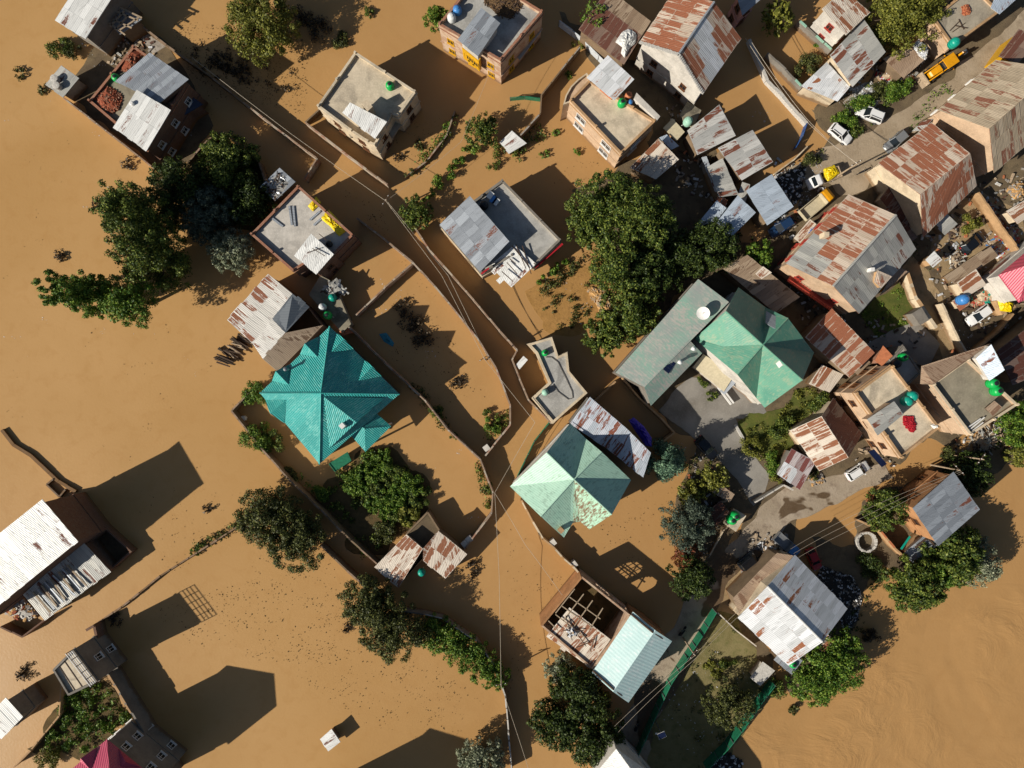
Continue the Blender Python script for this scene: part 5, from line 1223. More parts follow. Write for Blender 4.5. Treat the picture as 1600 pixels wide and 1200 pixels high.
heap('pale sack and scrap heap on the broken ruin roof', [(884, 985), (896, 978), (902, 990), (890, 997)], 5.3, .25, 16, ['litter_white', 'wood_pale'], 'scrap_heap', 'scrap', (.7, .3, .08))
r, V = gable('mint_gable_house', 'pale mint gabled roof with curved end boards by the road', (925, 1051), (989, 956), (1050, 1002), (982, 1098), 6.2, 8.6, 'pale_mint', 'plaster_orange', ridge=[(958, 1081), (1024, 985)], win=None, sheets=False)
for a, m_, c in (((925, 1051, 6.25), (958, 1081, 8.65), (982, 1098, 6.25)), ((989, 956, 6.25), (1024, 985, 8.65), (1050, 1002, 6.25))):
    pts = [W(*a), W(*a).lerp(W(*m_), .5)+Vector((0, 0, .15)), W(*m_)+Vector((0, 0, .1)), W(*m_).lerp(W(*c), .5)+Vector((0, 0, .15)), W(*c)]
    MB().tube([p+(W(950, 1010, 7)-p)*.07 for p in pts], .14, 6).build('barge_board', 'wood_dark', r)

# ================================================================ lower right
V = [(1242, 867, 6.0), (1324, 951, 6.0), (1285, 1003, 8.6), (1199, 916, 8.6), (1153, 965, 6.2), (1232, 1040, 6.2)]
r = house('rust_streaked_house', 'large white and blue grey gabled roof with rust streaks by the river', V, [[0, 1, 2, 3], [4, 5, 2, 3]], 'galv_bright', 'plaster_cream', outline=[0, 1, 2, 5, 4, 3], win=None, fm=[0, 0])
ridge_cap(r, (1199, 916, 8.66), (1285, 1003, 8.66), 'galv_white', .16)
shed('old_tin_house', 'older brown tin roof built against the rust streaked gable', [(1145, 935, 5.2), (1154, 964, 5.4), (1205, 905, 7.6), (1238, 868, 6.0), (1214, 866, 5.2)], 'old_brown', 'mud_wall') if False else house('old_tin_house', 'older brown tin roof built against the rust streaked gable', [(1145, 935, 5.0), (1156, 961, 5.2), (1240, 868, 5.6), (1214, 864, 5.0)], [[0, 3, 2, 1]], 'old_brown', 'mud_wall', win=None, ledge=False)
shed('grey_annex', 'small grey sheet annex with a green tank below the big gable', [(1209, 1031, 3.4), (1237, 1054, 3.4), (1254, 1032, 3.6), (1226, 1010, 3.6)], 'galv_grey', 'mud_wall')
tank('green tank on the small grey annex by the riverside trees', 1241, 1040, 2.9, 'tank_green', 1.0)
shed('rust_porch', 'narrow rusty porch roof at the right corner of the big gable', [(1271, 1006, 3.6), (1286, 1021, 3.6), (1304, 1000, 4.2), (1292, 990, 4.4)], 'rust_light', 'mud_wall')
shed('white_hut', 'small white flat hut in the dry yard below the big gable', [(1172, 1059, 2), (1188, 1072, 2), (1211, 1048, 2.1), (1192, 1034, 2.1)], 'stone_pale', 'plaster_white', sheets=False)
r = house('grey_roof_house', 'orange walled house with a plain grey ribbed roof by the river', [(1426, 794, 7.4), (1466, 853, 7.2), (1531, 796, 6.6), (1490, 737, 6.8)], [[0, 1, 2, 3]], 'galv_grey', 'plaster_orange', win='brown', limit=6)
shed('scrap_lean_to', 'low grey lean-to with teal plank under the orange walled house', [(1413, 864, 2.6), (1427, 880, 2.6), (1468, 850, 3.2), (1446, 833, 3.2)], 'galv_grey', 'plaster_tan', rag=.4)
for a, c in (((1408, 858), (1422, 838)), ((1414, 860), (1440, 838)), ((1430, 856), (1452, 838)), ((1445, 836), (1460, 852))): plank('plank lying on the low grey lean-to', a, c, 3.3, .3, .08, 'wood_dark' if a[0] > 1410 else 'tank_teal', 'wooden_plank', 'planks on the low grey lean-to', 'plank')
for k, a in enumerate(((1412, 800), (1418, 808), (1424, 816), (1430, 824))):
    pass
b = MB()
for k in range(7):
    p = W(1413+k*4, 803+k*4.4, 1.0); b.box((p.x, p.y, 2.4-k*.32), .5, 1.2, .1, Vector((.7, -.75, 0)))
tag(b.build('staircase', 'plaster_tan', None), 'outside stair flight on the orange walled house', 'stairs')
wall('pale yard wall running from the road to the lean-to by the river', [(1345, 815), (1375, 828), (1400, 858), (1427, 882)], 2.2, .25, 'plaster_tan', capmat='clay')
# stone ring
b = MB(); c0 = W(1352, 846, .4); b.lathe((c0.x, c0.y, 0), [(1.55, -.2), (1.6, .7), (1.3, .75), (1.25, -.1)], 22)
rt = empty('stone_well', (c0.x, c0.y, 0), 'round ring of white stones beside the river garden', 'well')
s_ = MB()
for k in range(46):
    a = 2*math.pi*k/46; s_.box((c0.x+1.45*math.cos(a), c0.y+1.45*math.sin(a), .72+random.uniform(0, .15)), random.uniform(.2, .4), random.uniform(.2, .4), .25, Vector((math.cos(a+random.random()), math.sin(a), .1)))
b.build('well_wall', 'stone', rt); s_.build('rim_stones', 'stone_pale', rt)

# ================================================================ lower left
house('corrugated_house', 'tall house with a bright white ribbed roof at the left photo edge', [(66, 780, 10.0), (122, 846, 9.4), (-60, 993, 9.4), (-116, 925, 10.0)], [[1, 2, 3, 0]], 'galv_white', 'brick_dark', win=None, tile=(.9, 3.2))
shed('long_lean_to', 'low pale grey lean-to loaded with planks beside the tall white roof', [(70, 969, 3.4), (173, 893, 3.4), (128, 845, 4.2), (36, 929, 4.2)], 'galv_dull', 'brick_dark')
for k in range(9):
    t = k/8; a = (52+t*52, 925-t*42); plank('grey plank laid across the low pale lean-to', (a[0]+random.uniform(-3, 3), a[1]), (a[0]+26+random.uniform(-3, 8), a[1]+32), 4.3, .26, .1, 'galv_grey' if k % 2 else 'wood_pale', 'wooden_plank', 'planks on the pale lean-to', 'plank', zb=3.8)
flat('brick_yard', 'dark brick walled yard beside the tall white roofed house', [(76, 783), (112, 776), (206, 862), (170, 893), (128, 845)], .05, 1.7, 'brick_dark', 'dirt_dark', cap=None, win=None, cat='yard wall', ledge=False)
wall('ladder shaped low concrete frame in the water above the white roof', [(82, 749), (72, 757), (92, 776), (101, 765)], .7, .25, 'plaster_grey', cap=False)
wall('thin wall top just breaking the flood at the left edge', [(2, 672), (20, 695), (48, 712), (90, 752), (118, 768)], .5, .5, 'mud_wall', cap=False, rough=.12)
heap('rubble and mud heap in the lower corner of the tall white house yard', [(4, 946), (30, 925), (60, 960), (44, 972), (10, 958)], .5, .7, 130, ['stone_pale', 'earth_pale', 'brick_pile'], 'rubble_heap', 'rubble', (.5, .35, .2))
wall('dark wall corner below the low lean-to', [(0, 980), (33, 996), (70, 968)], 2.0, .25, 'brick_dark', cap=False)
wall('long thin wall line crossing the flooded fields', [(388, 812), (310, 862), (250, 900), (190, 948), (135, 985)], .75, .24, 'mud_wall', cap=True, rough=.15)
r = flat('concrete_house', 'half built roof with parallel beams above the walled garden', [(82, 1047), (114, 1015), (152, 1065), (106, 1087)], 7.6, .35, 'plaster_grey', 'slab_pale', cap=None, win='white', ww=1.0, hh=1.5)
for t in (.25, .5, .75):
    A_ = W(82, 1047, 7.75).lerp(W(114, 1015, 7.75), t); B_ = W(106, 1087, 7.75).lerp(W(152, 1065, 7.75), t); MB().bar(A_-Vector((0, 0, .13)), B_-Vector((0, 0, .13)), .12, .06).build('roof_beam', 'wood_dark', r)
rp = [W(114, 1015, 7.95), W(152, 1065, 7.95)]; rb = MB()
for k in range(6):
    p = rp[0].lerp(rp[1], k/5); rb.box(p+Vector((0, 0, .8)), .09, .09, 1.7)
for z_ in (.35, .75, 1.15, 1.6): rb.bar(rp[0]+Vector((0, 0, z_)), rp[1]+Vector((0, 0, z_)), .08, .08)
rb.build('roof_railing', 'steel', r)
house('white_roof_house', 'plain white metal roof at the lower left edge above the garden wall', [(2, 1155, 6.2), (36, 1120, 6.2), (9, 1090, 6.6), (-25, 1125, 6.6)], [[0, 1, 2, 3]], 'galv_white', 'plaster_grey', win=None)
# magenta house runs out of the frame
E = 9.2; T = 12.6
V = [(167, 1155, E), (100, 1212, E), (170, 1290, E), (252, 1225, E), (172, 1218, T)]
r = house('magenta_roof_house', 'magenta hipped roof with gablets at the bottom edge of the photo', V, [[0, 4, 1], [1, 4, 2], [2, 4, 3], [3, 4, 0]], 'magenta_roof', 'plaster_grey', outline=[0, 1, 2, 3], sheets=False, win='white', limit=14)
P0 = (172, 1218, T)
for A, B in ((V[0], V[1]), (V[0], V[3])): gablet(r, A, B, .22, .62, 1.5, mat='magenta_roof')
house('red_roof_house', 'tall hip roofed house just below the bottom edge of the photo', [(460, 1305, 12), (400, 1360, 12), (475, 1450, 12), (545, 1380, 12), (468, 1375, 15)], [[0, 4, 1], [1, 4, 2], [2, 4, 3], [3, 4, 0]], 'magenta_roof', 'plaster_grey', outline=[0, 1, 2, 3], sheets=False, win=None)
wall('pale garden wall left of the lush walled garden', [(96, 1070), (92, 1118), (48, 1172), (20, 1200)], 1.8, .2, 'plaster_tan', capmat='plaster_tan')
wall('dark tall garden wall right of the lush walled garden', [(150, 1010), (168, 1055), (205, 1115), (232, 1160), (270, 1215)], 3.4, .3, 'plaster_grey', capmat='plaster_tan')
wall('dark wall block at the corner above the beam roofed house', [(134, 985), (146, 978), (152, 1004)], 2.6, .4, 'brick_dark', cap=False)
shed('floating_hut', 'small square hut with a grey white roof alone in the flood', [(500, 1155, 1.7), (513, 1174, 1.7), (532, 1159, 1.8), (518, 1139, 1.8)], 'galv_white', 'plaster_grey')
house('tent_roof_house', 'white pointed roof just entering at the bottom by the green fence', [(925, 1215, 7), (1037, 1375, 7), (1075, 1325, 9.5), (1120, 1350, 7), (1005, 1200, 7), (963, 1170, 9.5)], [[0, 1, 2, 5], [3, 4, 5, 2]], 'galv_white', 'plaster_white', outline=[0, 1, 2, 3, 4, 5], win=None)

# ================================================================ lane walls
wall('long lane wall from the teal yard corner to the white gatepost', [(557, 340), (600, 373), (645, 410), (680, 448), (712, 487), (747, 530), (775, 575), (797, 632), (797, 664), (758, 712)], 2.3, .24)
wall('cross wall dividing the two flooded yards below the tarp house', [(645, 411), (600, 450), (556, 492)], 2.2, .24)
wall('lane wall passing the striped grey roof house', [(648, 356), (672, 392), (717, 442), (750, 480), (780, 516), (808, 547)], 2.2, .24)
wall('brick wall beside the L shaped concrete roof', [(808, 547), (800, 562), (812, 592), (826, 625), (862, 662)], 2.2, .24)
wall('right hand yard wall of the teal house', [(536, 502), (600, 566), (665, 627), (700, 672), (750, 718), (770, 770), (768, 802), (726, 858)], 2.4, .22)
wall('left corner wall with white drum by the teal house', [(390, 612), (361, 642), (382, 668), (409, 702), (450, 748), (500, 796), (548, 845), (590, 882)], 2.2, .24, 'mud_wall')
wall('dark garden wall between the two olive trees', [(500, 852), (540, 890), (576, 922)], 2.3, .24, 'mud_wall')
wall('grey capped wall curving behind the bright green shrubs', [(632, 955), (662, 960), (692, 967), (725, 990), (745, 1002), (772, 1040), (790, 1090), (800, 1210)], 2.2, .2, 'plaster_grey', capmat='plaster_white')
wall('curved wall in front of the mint roof with white gateposts', [(815, 782), (832, 815), (848, 842), (866, 856), (880, 872), (895, 885), (910, 902)], 2.4, .24, 'plaster_tan', capmat='plaster_cream')
for k, p in enumerate(((864, 848), (897, 882), (760, 700), (726, 850), (733, 843))):
    q = W(*p, 2.2); b = MB(); b.box((q.x, q.y, .9), .7, .7, 2.4, Vector((.8, .6, 0))); b.box((q.x, q.y, 2.17), .9, .9, .14, Vector((.8, .6, 0)))
    tag(b.build('gate_post', 'plaster_white', None), ('white gatepost at the tip of the mint roof', 'white gatepost nearer the brick ruin', 'white gatepost where the two lane walls meet', 'white gatepost at the end of the rust shed yard wall', 'second white gatepost at the rust shed yard wall')[k], 'gatepost')
wall('yard wall from the mint house back to the green wing', [(962, 596), (930, 626), (915, 640)], 2.2, .24, 'plaster_tan', capmat='plaster_tan')
wall('curving yard wall around the purple sheet yard', [(972, 590), (1000, 622), (1030, 650), (1054, 676), (1036, 690)], 2.2, .24, 'plaster_tan', capmat='plaster_tan')
fence('dark green curved fence left of the mint roof', [(858, 660), (835, 690), (820, 720), (808, 745)], 1.4, 'fence_green')
wall('stone wall between the two flooded plots at the top right', [(1172, 60), (1200, 124), (1225, 150), (1262, 192)], 1.2, .5, 'stone_pale', cap=False, rough=.4)
wall('thin green topped wall across the right flooded plot', [(1200, 82), (1228, 108), (1254, 136)], 2.0, .3, 'plaster_grey', capmat='tank_pale')
wall('second green topped wall nearer the white walled house', [(1249, 31), (1275, 55), (1300, 78)], 2.0, .3, 'plaster_grey', capmat='tank_pale')
fence('blue sheet fence at the corner of the flooded plot', [(1262, 192), (1255, 212), (1244, 230)], 1.5, 'fence_blue')
wall('thin kerb wall running down from the blue fence', [(1262, 228), (1240, 250), (1210, 272)], 1.0, .2, 'plaster_cream', cap=False)
wall('dark wall beside the lane in front of the cream house', [(907, 72), (876, 110), (846, 148), (844, 178), (812, 212)], 2.2, .2, 'mud_wall', capmat='stone')
fence('white sheet fence left of the brown shed', [(874, 32), (905, 55), (944, 94)], 1.8, 'fence_white')
fence('bright green mesh fence on the lane corner', [(797, 152), (820, 150), (844, 153)], 1.4, 'fence_green')
fence('long green sheet fence along the road', [(1120, 958), (1100, 992), (1075, 1030), (1048, 1072), (1030, 1110), (1012, 1150), (990, 1200), (975, 1230)], 2.5, 'fence_green', group=None)
fence('green sheet fence along the river edge of the dry yard', [(1212, 1072), (1192, 1098), (1172, 1128), (1140, 1170), (1105, 1205)], 2.5, 'fence_green')
wall('white gate wall between road and fence', [(1122, 958), (1150, 985), (1182, 1010)], 1.2, .16, 'plaster_white', cap=False, rough=0)
wall('cream kerb wall with tank platform beside the road', [(1110, 868), (1130, 830), (1150, 812)], 1.0, .2, 'plaster_cream', capmat='plaster_cream')
b = MB(); b.prism([W(1134, 820, 2.2), W(1150, 831, 2.2), W(1166, 806, 2.2), W(1150, 796, 2.2)], -.2, 2.2); tag(b.build('tank_platform', 'slab_pale', None), 'small concrete platform under two green tanks by the road', 'platform')
tank('green tank nearer the road on the small concrete platform', 1151, 808, 2.2, 'tank_green', 1.25); tank('green tank nearer the spruce on the small concrete platform', 1145, 815, 2.2, 'tank_green', 1.25) if False else tank('green tank nearer the trees on the small concrete platform', 1146, 814, 2.2, 'tank_green', 1.25)
shed('roadside_stall', 'small wooden stall with a pink box behind the roadside tanks', [(1112, 768, 2.4), (1140, 785, 2.4), (1148, 772, 2.6), (1124, 756, 2.6)], 'boards', 'wood_dark')
shed('dark_stall', 'dark plank stall under the trees behind the roadside tanks', [(1105, 800, 2), (1120, 822, 2), (1140, 800, 2.2), (1126, 782, 2.2)], 'rust_dark', 'wood_dark')
wall('dark gate wall across the concrete yard entrance', [(1180, 785), (1225, 758), (1240, 766)], 1.8, .2, 'plaster_white', capmat='plaster_white')
wall('kerb of stones edging the lawn of the green house', [(1150, 664), (1165, 690), (1180, 712)], .6, .4, 'stone_pale', cap=False, rough=.3)

house('pink_house', 'pink walled house with a blue grey roof at the top edge', [(1150, -10, 6), (1160, 24, 6), (1190, -2, 6.4), (1178, -34, 6.4)], [[0, 1, 2, 3]], 'galv_grey', 'plaster_pink', win='brown', limit=4)
shed('long_grey_shed', 'long dull grey shed in shade between grove and rust gabled house', [(1130, 420, 3.8), (1212, 490, 3.8), (1250, 464, 4.2), (1168, 398, 4.2)], 'boards', 'mud_wall')
shed('rusty_box_shed', 'little rusty box roof on the long dull grey shed', [(1180, 428, 4.6), (1190, 436, 4.6), (1206, 426, 4.8), (1192, 416, 4.8)], 'rust_light', 'mud_wall', zb=3.9)

shed('grey_box_roof', 'small bright grey box roof on the alley wall by the shaded yard', [(1446, 406, 2.8), (1458, 418, 2.8), (1472, 406, 2.9), (1460, 392, 2.9)], 'galv_white', 'plaster_tan')
shed('patched_lean_to', 'long narrow grey lean-to along the right flank of the shed cluster', [(1150, 312, 3.2), (1164, 320, 3.2), (1172, 288, 3.4), (1160, 284, 3.4)], 'galv_dull', 'mud_wall')
shed('patched_lean_to', 'low patched sheet strip left of the grey shed cluster', [(1096, 246, 2.6), (1118, 300, 2.6), (1124, 296, 2.8), (1104, 244, 2.8)], 'galv_grey', 'stone')
shed('plank_lean_to', 'sagging plank lean-to over the black car yard', [(1500, 415, 2.0), (1512, 425, 2.0), (1545, 402, 2.3), (1534, 392, 2.3)], 'boards', 'mud_wall', rag=.5)
shed('small_pink_roof', 'small pinkish sheet roof at the right edge of the junk yard', [(1572, 330, 3), (1590, 350, 3), (1620, 330, 3.2), (1602, 312, 3.2)], 'rust_light', 'plaster_cream')
shed('tarped_hut', 'low hut with a dark tarp roof beside the red roof', [(1545, 425, 2.6), (1556, 440, 2.6), (1584, 420, 2.8), (1572, 404, 2.8)], 'rust_dark', 'plaster_cream')
shed('shed_strip', 'thin rusty strip roof between rust gabled house and heavily rusted house', [(1402, 352, 3.2), (1424, 378, 3.2), (1434, 370, 3.3), (1412, 346, 3.3)], 'rust_brown', 'mud_wall')
heap('orange earth heap in the bright lot at the right edge', [(1570, 296), (1592, 282), (1602, 300), (1585, 312)], .06, .9, 120, ['earth_pale', 'stone'], 'earth_heap', 'earth heap', (.4, .3, .15))
heap('rubble strewn along the wall of the bright right lot', [(1530, 320), (1545, 312), (1580, 372), (1568, 380)], .06, .4, 160, ['stone', 'stone_pale', 'brick_pile'], 'rubble_heap', 'rubble', (.4, .3, .15))
heap('timber offcuts between boards and black car', [(1478, 400), (1500, 392), (1512, 408), (1490, 420)], .06, .5, 60, ['wood_pale', 'wood_dark', 'galv_dull'], 'timber_heap', 'timber', (1.3, .16, .06))
heap('rubble at the foot of the maroon shed', [(1262, 748), (1282, 738), (1290, 752), (1270, 760)], .06, .3, 70, ['stone', 'earth_pale'], 'rubble_heap', 'rubble', (.35, .25, .12))
heap('stone litter on the slope beside the streaked shed', [(1330, 138), (1362, 128), (1368, 148), (1340, 160)], .07, .35, 220, ['stone_pale', 'stone', 'litter_white'], 'rubble_heap', 'rubble', (.35, .28, .14))
for a, c in (((1118, 600), (1142, 632)), ((1122, 598), (1146, 630))): plank('folded white bench frame in the concrete yard', a, c, .7, .25, .4, 'white_paint', 'bench', 'white benches in the concrete yard', 'bench')

by = {o.get('label', ''): o for o in bpy.data.objects if o.get('label')}
repaint(by['big rusty gabled house with a ragged pale front and grey dormer slab'], [(1078, 62), (1098, 32), (1142, 98), (1112, 132)], 9.5, 'galv_bright')
repaint(by['rust and grey gabled house with red balcony above the shaded lawn'], [(1222, 412), (1272, 356), (1300, 382), (1262, 436)], 8.5, 'galv_dull')
repaint(by['grey roofed house with a rust stripe beside the yellow green tree'], [(1318, 60), (1350, 28), (1388, 82), (1372, 96), (1340, 70), (1330, 80)], 5.3, 'galv_dull')
repaint(by['flat grey and brown rusted shed under the crumpled white tarp'], [(955, -18), (1020, 33), (1000, 60), (936, 20)], 4.6, 'boards')
repaint(by['small maroon and grey roofed shed by the road'], [(1214, 741), (1228, 720), (1248, 734), (1238, 760)], 3.1, 'galv_bright')

shed('rusty_sheet_shed', 'rusty sheet roof leaning on the shaded end of the heavily rusted house', [(1380, 330, 2.6), (1398, 352, 2.6), (1416, 336, 2.9), (1398, 314, 2.9)], 'rust_heavy', 'mud_wall', rag=.4)
shed('grey_sheet_shed', 'low grey sheet roof at the alley side of the bright lot', [(1462, 350, 2.4), (1478, 366, 2.4), (1496, 350, 2.6), (1480, 334, 2.6)], 'galv_dull', 'mud_wall', rag=.3)
shed('rusty_sheet_shed', 'rusty lean-to between the tipper truck and rust gabled house', [(1240, 372, 2.6), (1250, 380, 2.6), (1276, 350, 2.9), (1266, 342, 2.9)], 'rust_light', 'mud_wall', rag=.3)
shed('tin_lean_to', 'tin lean-to behind the white walled house at the top edge', [(1322, 60, 3), (1334, 70, 3), (1352, 48, 3.3), (1340, 38, 3.3)], 'rust_light', 'mud_wall')
shed('tin_lean_to', 'small tin roof between the peach gable wall and silver car', [(1425, 205, 2.4), (1440, 190, 2.4), (1458, 186, 2.6), (1442, 204, 2.6)], 'galv_patchy', 'plaster_cream')
shed('rusty_sheet_shed', 'flat rusty sheet roof above the cluttered yard by the pale blue tank', [(1488, 470, 2.4), (1500, 486, 2.4), (1514, 476, 2.6), (1502, 462, 2.6)], 'rust_heavy', 'plaster_cream')
shed('boarded_shed', 'boarded shed between the half shaded shed and the cream terrace house', [(1322, 566, 3.0), (1340, 586, 3.0), (1360, 566, 3.3), (1342, 548, 3.3)], 'boards', 'mud_wall')

# ================================================================ TREES AND SHRUBS
T_ = tree
T_('rounded yellow green tree at the top left beside the flood', 410, 38, 5.4, 9, 'leaf_yellow')
T_('tall dark poplar leaning left, upper one of the flooded pair', 212, 335, 4.2, 15, 'leaf_mid', 'column')
T_('tall dark poplar leaning left, below the upper flooded one', 238, 400, 4.4, 14, 'leaf_mid', 'column')
T_('long fresh green poplar reaching furthest left over open water', 122, 458, 3.0, 15, 'leaf_fresh', 'column')
T_('broad fresh green poplar right of the furthest left one', 200, 466, 4.2, 11, 'leaf_fresh')
T_('dark green tree at the edge of the walled garden above grey willow', 278, 295, 4.4, 9, 'leaf_dark')
T_('dark bushy tree inside the walled garden', 355, 255, 4.6, 7, 'leaf_mid')
T_('grey green willow between dark garden tree and poplars', 325, 335, 4.2, 8, 'leaf_grey')
T_('pale silver willow left of the yellow tarp house', 362, 392, 3.4, 6, 'leaf_silver')
T_('dark shaded tree beside the scrap roof shed', 385, 310, 4.0, 6, 'leaf_dark')
T_('dark olive tree in open water, the upper of a touching pair', 420, 808, 5.0, 7, 'leaf_olive', leafs=.26, dens=900)
T_('dark olive tree in open water, the lower of a touching pair', 465, 845, 4.6, 6.5, 'leaf_olive', leafs=.26, dens=900)
T_('dark olive tree growing over the grey wall corner', 575, 940, 4.0, 7, 'leaf_olive', leafs=.26, dens=900)
T_('larger dark olive tree beside the small solar lamp', 615, 980, 5.0, 7.5, 'leaf_olive', leafs=.26, dens=900)
T_('bright green shrub tree at the left end of the grey capped wall', 682, 992, 2.8, 4, 'leaf_fresh', leafs=.26)
T_('bright green shrub tree second along the grey capped wall', 715, 1008, 3.0, 4, 'leaf_fresh', leafs=.26)
T_('bright green shrub tree third along the grey capped wall', 748, 1035, 3.0, 4, 'leaf_fresh', leafs=.26)
T_('bright green shrub tree at the lower end of the grey capped wall', 772, 1056, 2.2, 3.6, 'leaf_fresh', leafs=.26)
T_('grey feathery tree at the bottom edge left of the lane', 752, 1188, 3.6, 5, 'leaf_silver', leafs=.28)
T_('large dark tree at the top of the central grove', 945, 316, 4.8, 12, 'leaf_mid', leafs=.31)
T_('large dark tree at the right of the central grove', 1000, 338, 5.0, 13, 'leaf_mid', leafs=.31)
T_('dark tree at the left side of the central grove', 918, 352, 3.2, 9, 'leaf_mid', leafs=.31)
T_('dark tree in the middle of the central grove', 968, 410, 4.6, 11, 'leaf_mid', leafs=.31)
T_('shaded tree filling the right lower side of the grove', 1010, 425, 4.2, 9, 'leaf_dark', leafs=.31)  # shade on this side of the grove is put into the darker leaf colour
T_('smaller grove tree above the grey green wing roof', 985, 485, 4.4, 9, 'leaf_mid', leafs=.31)
T_('fresh leafed tree at the lowest tip of the grove', 945, 525, 3.0, 6, 'leaf_mid', leafs=.34)
T_('dark tree in shade between grove and blue sheet roofs', 1052, 400, 4.6, 7, 'leaf_dark')  # darker leaves paint in the deep shade here
T_('dark round tree beside the larger blue sheet roof', 1110, 385, 4.0, 8, 'leaf_dark')
T_('small leafy tree left of the rust and grey gabled house', 1188, 398, 2.2, 5, 'leaf_fresh')
T_('blue green spruce like tree beside the rust flaked roof', 1042, 725, 3.8, 9, 'leaf_blue', 'cone', k=34)
T_('feathery green tree between flooded yard and roadside tanks', 1074, 820, 3.9, 7, 'leaf_grey', leafs=.26)
T_('yellow green shrub tree beside the concrete yard', 1115, 745, 2.4, 4, 'leaf_yellow')
T_('yellow flowering shrub below the spruce like tree', 1082, 770, 2.2, 3.5, 'leaf_yellow')
T_('dark tree by the road above the mint gable roof', 1080, 905, 3.2, 7, 'leaf_dark')
T_('reddish brown shrub tree beside the kerb wall', 1072, 868, 2.2, 4, 'leaf_red')
T_('silver shrub left of the pale mint gable roof', 876, 1044, 2.4, 4, 'leaf_silver')
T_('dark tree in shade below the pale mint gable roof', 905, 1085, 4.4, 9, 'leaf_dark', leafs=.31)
T_('large dark tree at the bottom edge beside the road', 925, 1148, 4.5, 8, 'leaf_dark', leafs=.31)
T_('dark tree at the bottom edge left of the roadside tree', 870, 1130, 3.8, 7.5, 'leaf_dark', leafs=.31)
T_('rounded olive tree standing in the dry yard', 1138, 1100, 3.6, 6, 'leaf_olive', leafs=.26)
T_('fresh green riverside tree below the big gable, right one', 1305, 1032, 4.8, 6.5, 'leaf_fresh')
T_('fresh green riverside tree below the big gable, lower left one', 1272, 1065, 3.6, 5.5, 'leaf_fresh')
T_('dark green tree left of the orange walled house', 1382, 796, 3.2, 6, 'leaf_mid')
T_('glossy green tree by the river below the grey lean-to', 1430, 912, 4.2, 7, 'leaf_mid', leafs=.34)
T_('dark green tree behind the grey ribbed roof by the river', 1490, 865, 4.4, 7.5, 'leaf_mid', leafs=.36)
T_('pale green willow furthest right on the river bank', 1524, 878, 3.8, 5.5, 'leaf_silver', leafs=.26)
T_('dense green riverside tree just right of the pale lean-to', 1462, 895, 3.0, 6, 'leaf_fresh')
T_('large yellow green tree at the top right of the photo', 1408, 22, 5.6, 9, 'leaf_yellow')
T_('second yellow green crown touching the flat roofed house at the top', 1440, -5, 4.6, 8, 'leaf_yellow')
T_('light green palm like tree in the top flooded plot', 1215, 28, 2.4, 5, 'leaf_yellow', 'round', leafs=.6, dens=160)
T_('small dark tree in the lane above the narrow white shed roof', 754, 204, 2.5, 5, 'leaf_mid')
T_('small dark tree beside the lane wall and striped grey roof', 650, 332, 2.5, 4.5, 'leaf_mid')
T_('small fresh tree at the left corner of the yellow bay house', 684, 30, 2.0, 5, 'leaf_fresh')
T_('climbing green tree over the corner of the brown rusted shed', 928, 28, 2.2, 6, 'leaf_fresh', leafs=.31, dens=200)
T_('green tree at the right photo edge below the collapsed planks', 1592, 662, 3.4, 6, 'leaf_fresh')
T_('small yellow green tree at the right photo edge by the river', 1600, 706, 2.6, 4, 'leaf_yellow')
T_('dark shaded tree on the river bank behind the grey ribbed roof', 1515, 740, 3.4, 5, 'leaf_dark')
B_ = bush
B_('rounded green bush at the upper left corner of the teal house', 396, 616, 2.6, 3.2, 'leaf_fresh')
B_('spreading green bush below the white drum by the teal house', 398, 682, 2.6, 3.0, 'leaf_fresh')
B_('low green bush under the left eave of the teal house', 425, 690, 2.4, 2.4, 'leaf_mid')
B_('green bush left of the beam roof shed at the top left', 92, 76, 2.0, 2.2, 'leaf_mid')
B_('yellowish bush against the top left corrugated house', 112, 78, 1.6, 2.0, 'leaf_olive')
k = 0
for gx_ in range(6):
    for gy_ in range(6):
        u, v = (gx_+random.uniform(.2, .8))/6, (gy_+random.uniform(.2, .8))/6          # the plot is a lozenge with corners at 530,745 590,698 678,775 615,850
        x, y = 533+60*u+82*v, 750-48*u+72*v
        B_('dense bright green garden shrub merging into the lush plot below the teal house', x, y, random.uniform(1.1, 1.9), random.uniform(1.3, 2.2), ('leaf_fresh', 'leaf_fresh', 'leaf_mid')[k % 3], group='shrubs of the lush garden', dens=800, leafs=.24); k += 1
B_('tall corn like plants beside the rust shed', 640, 806, 1.8, 2.4, 'leaf_yellow', leafs=.5)
B_('pale green plants in front of the rust shed wall', 598, 835, 2.2, 1.8, 'leaf_olive')
B_('small green bush on the teal house yard wall', 682, 645, 1.4, 1.8, 'leaf_mid'); B_('tiny green bush by the lower yard wall bend', 708, 682, .8, 1.0, 'leaf_mid')
B_('round bush on the lane wall opposite the mint roof', 763, 760, .9, 1.5, 'leaf_mid'); B_('yellowish round bush just below the one on the lane wall', 764, 788, .9, 1.5, 'leaf_yellow')
B_('bright shrub pair inside the lane bend', 770, 664, 1.6, 1.6, 'leaf_fresh'); B_('dark little shrub above the shrub pair in the lane bend', 760, 645, .8, 1, 'leaf_mid')
B_('yellow autumn shrub in the shaded yard by the black car', 1520, 348, 2.0, 2.4, 'leaf_yellow')
B_('olive scrub in the flooded plot beside the streaked shed', 1262, 105, 2.4, 2.4, 'leaf_olive'); B_('single green bush on the green topped wall', 1277, 64, 1.0, 1.4, 'leaf_fresh')
B_('weedy green patch behind the lower white car', 1318, 185, 2.0, 1.6, 'leaf_fresh'); B_('green weeds between the two white cars', 1345, 160, 2.2, 1.6, 'leaf_fresh')
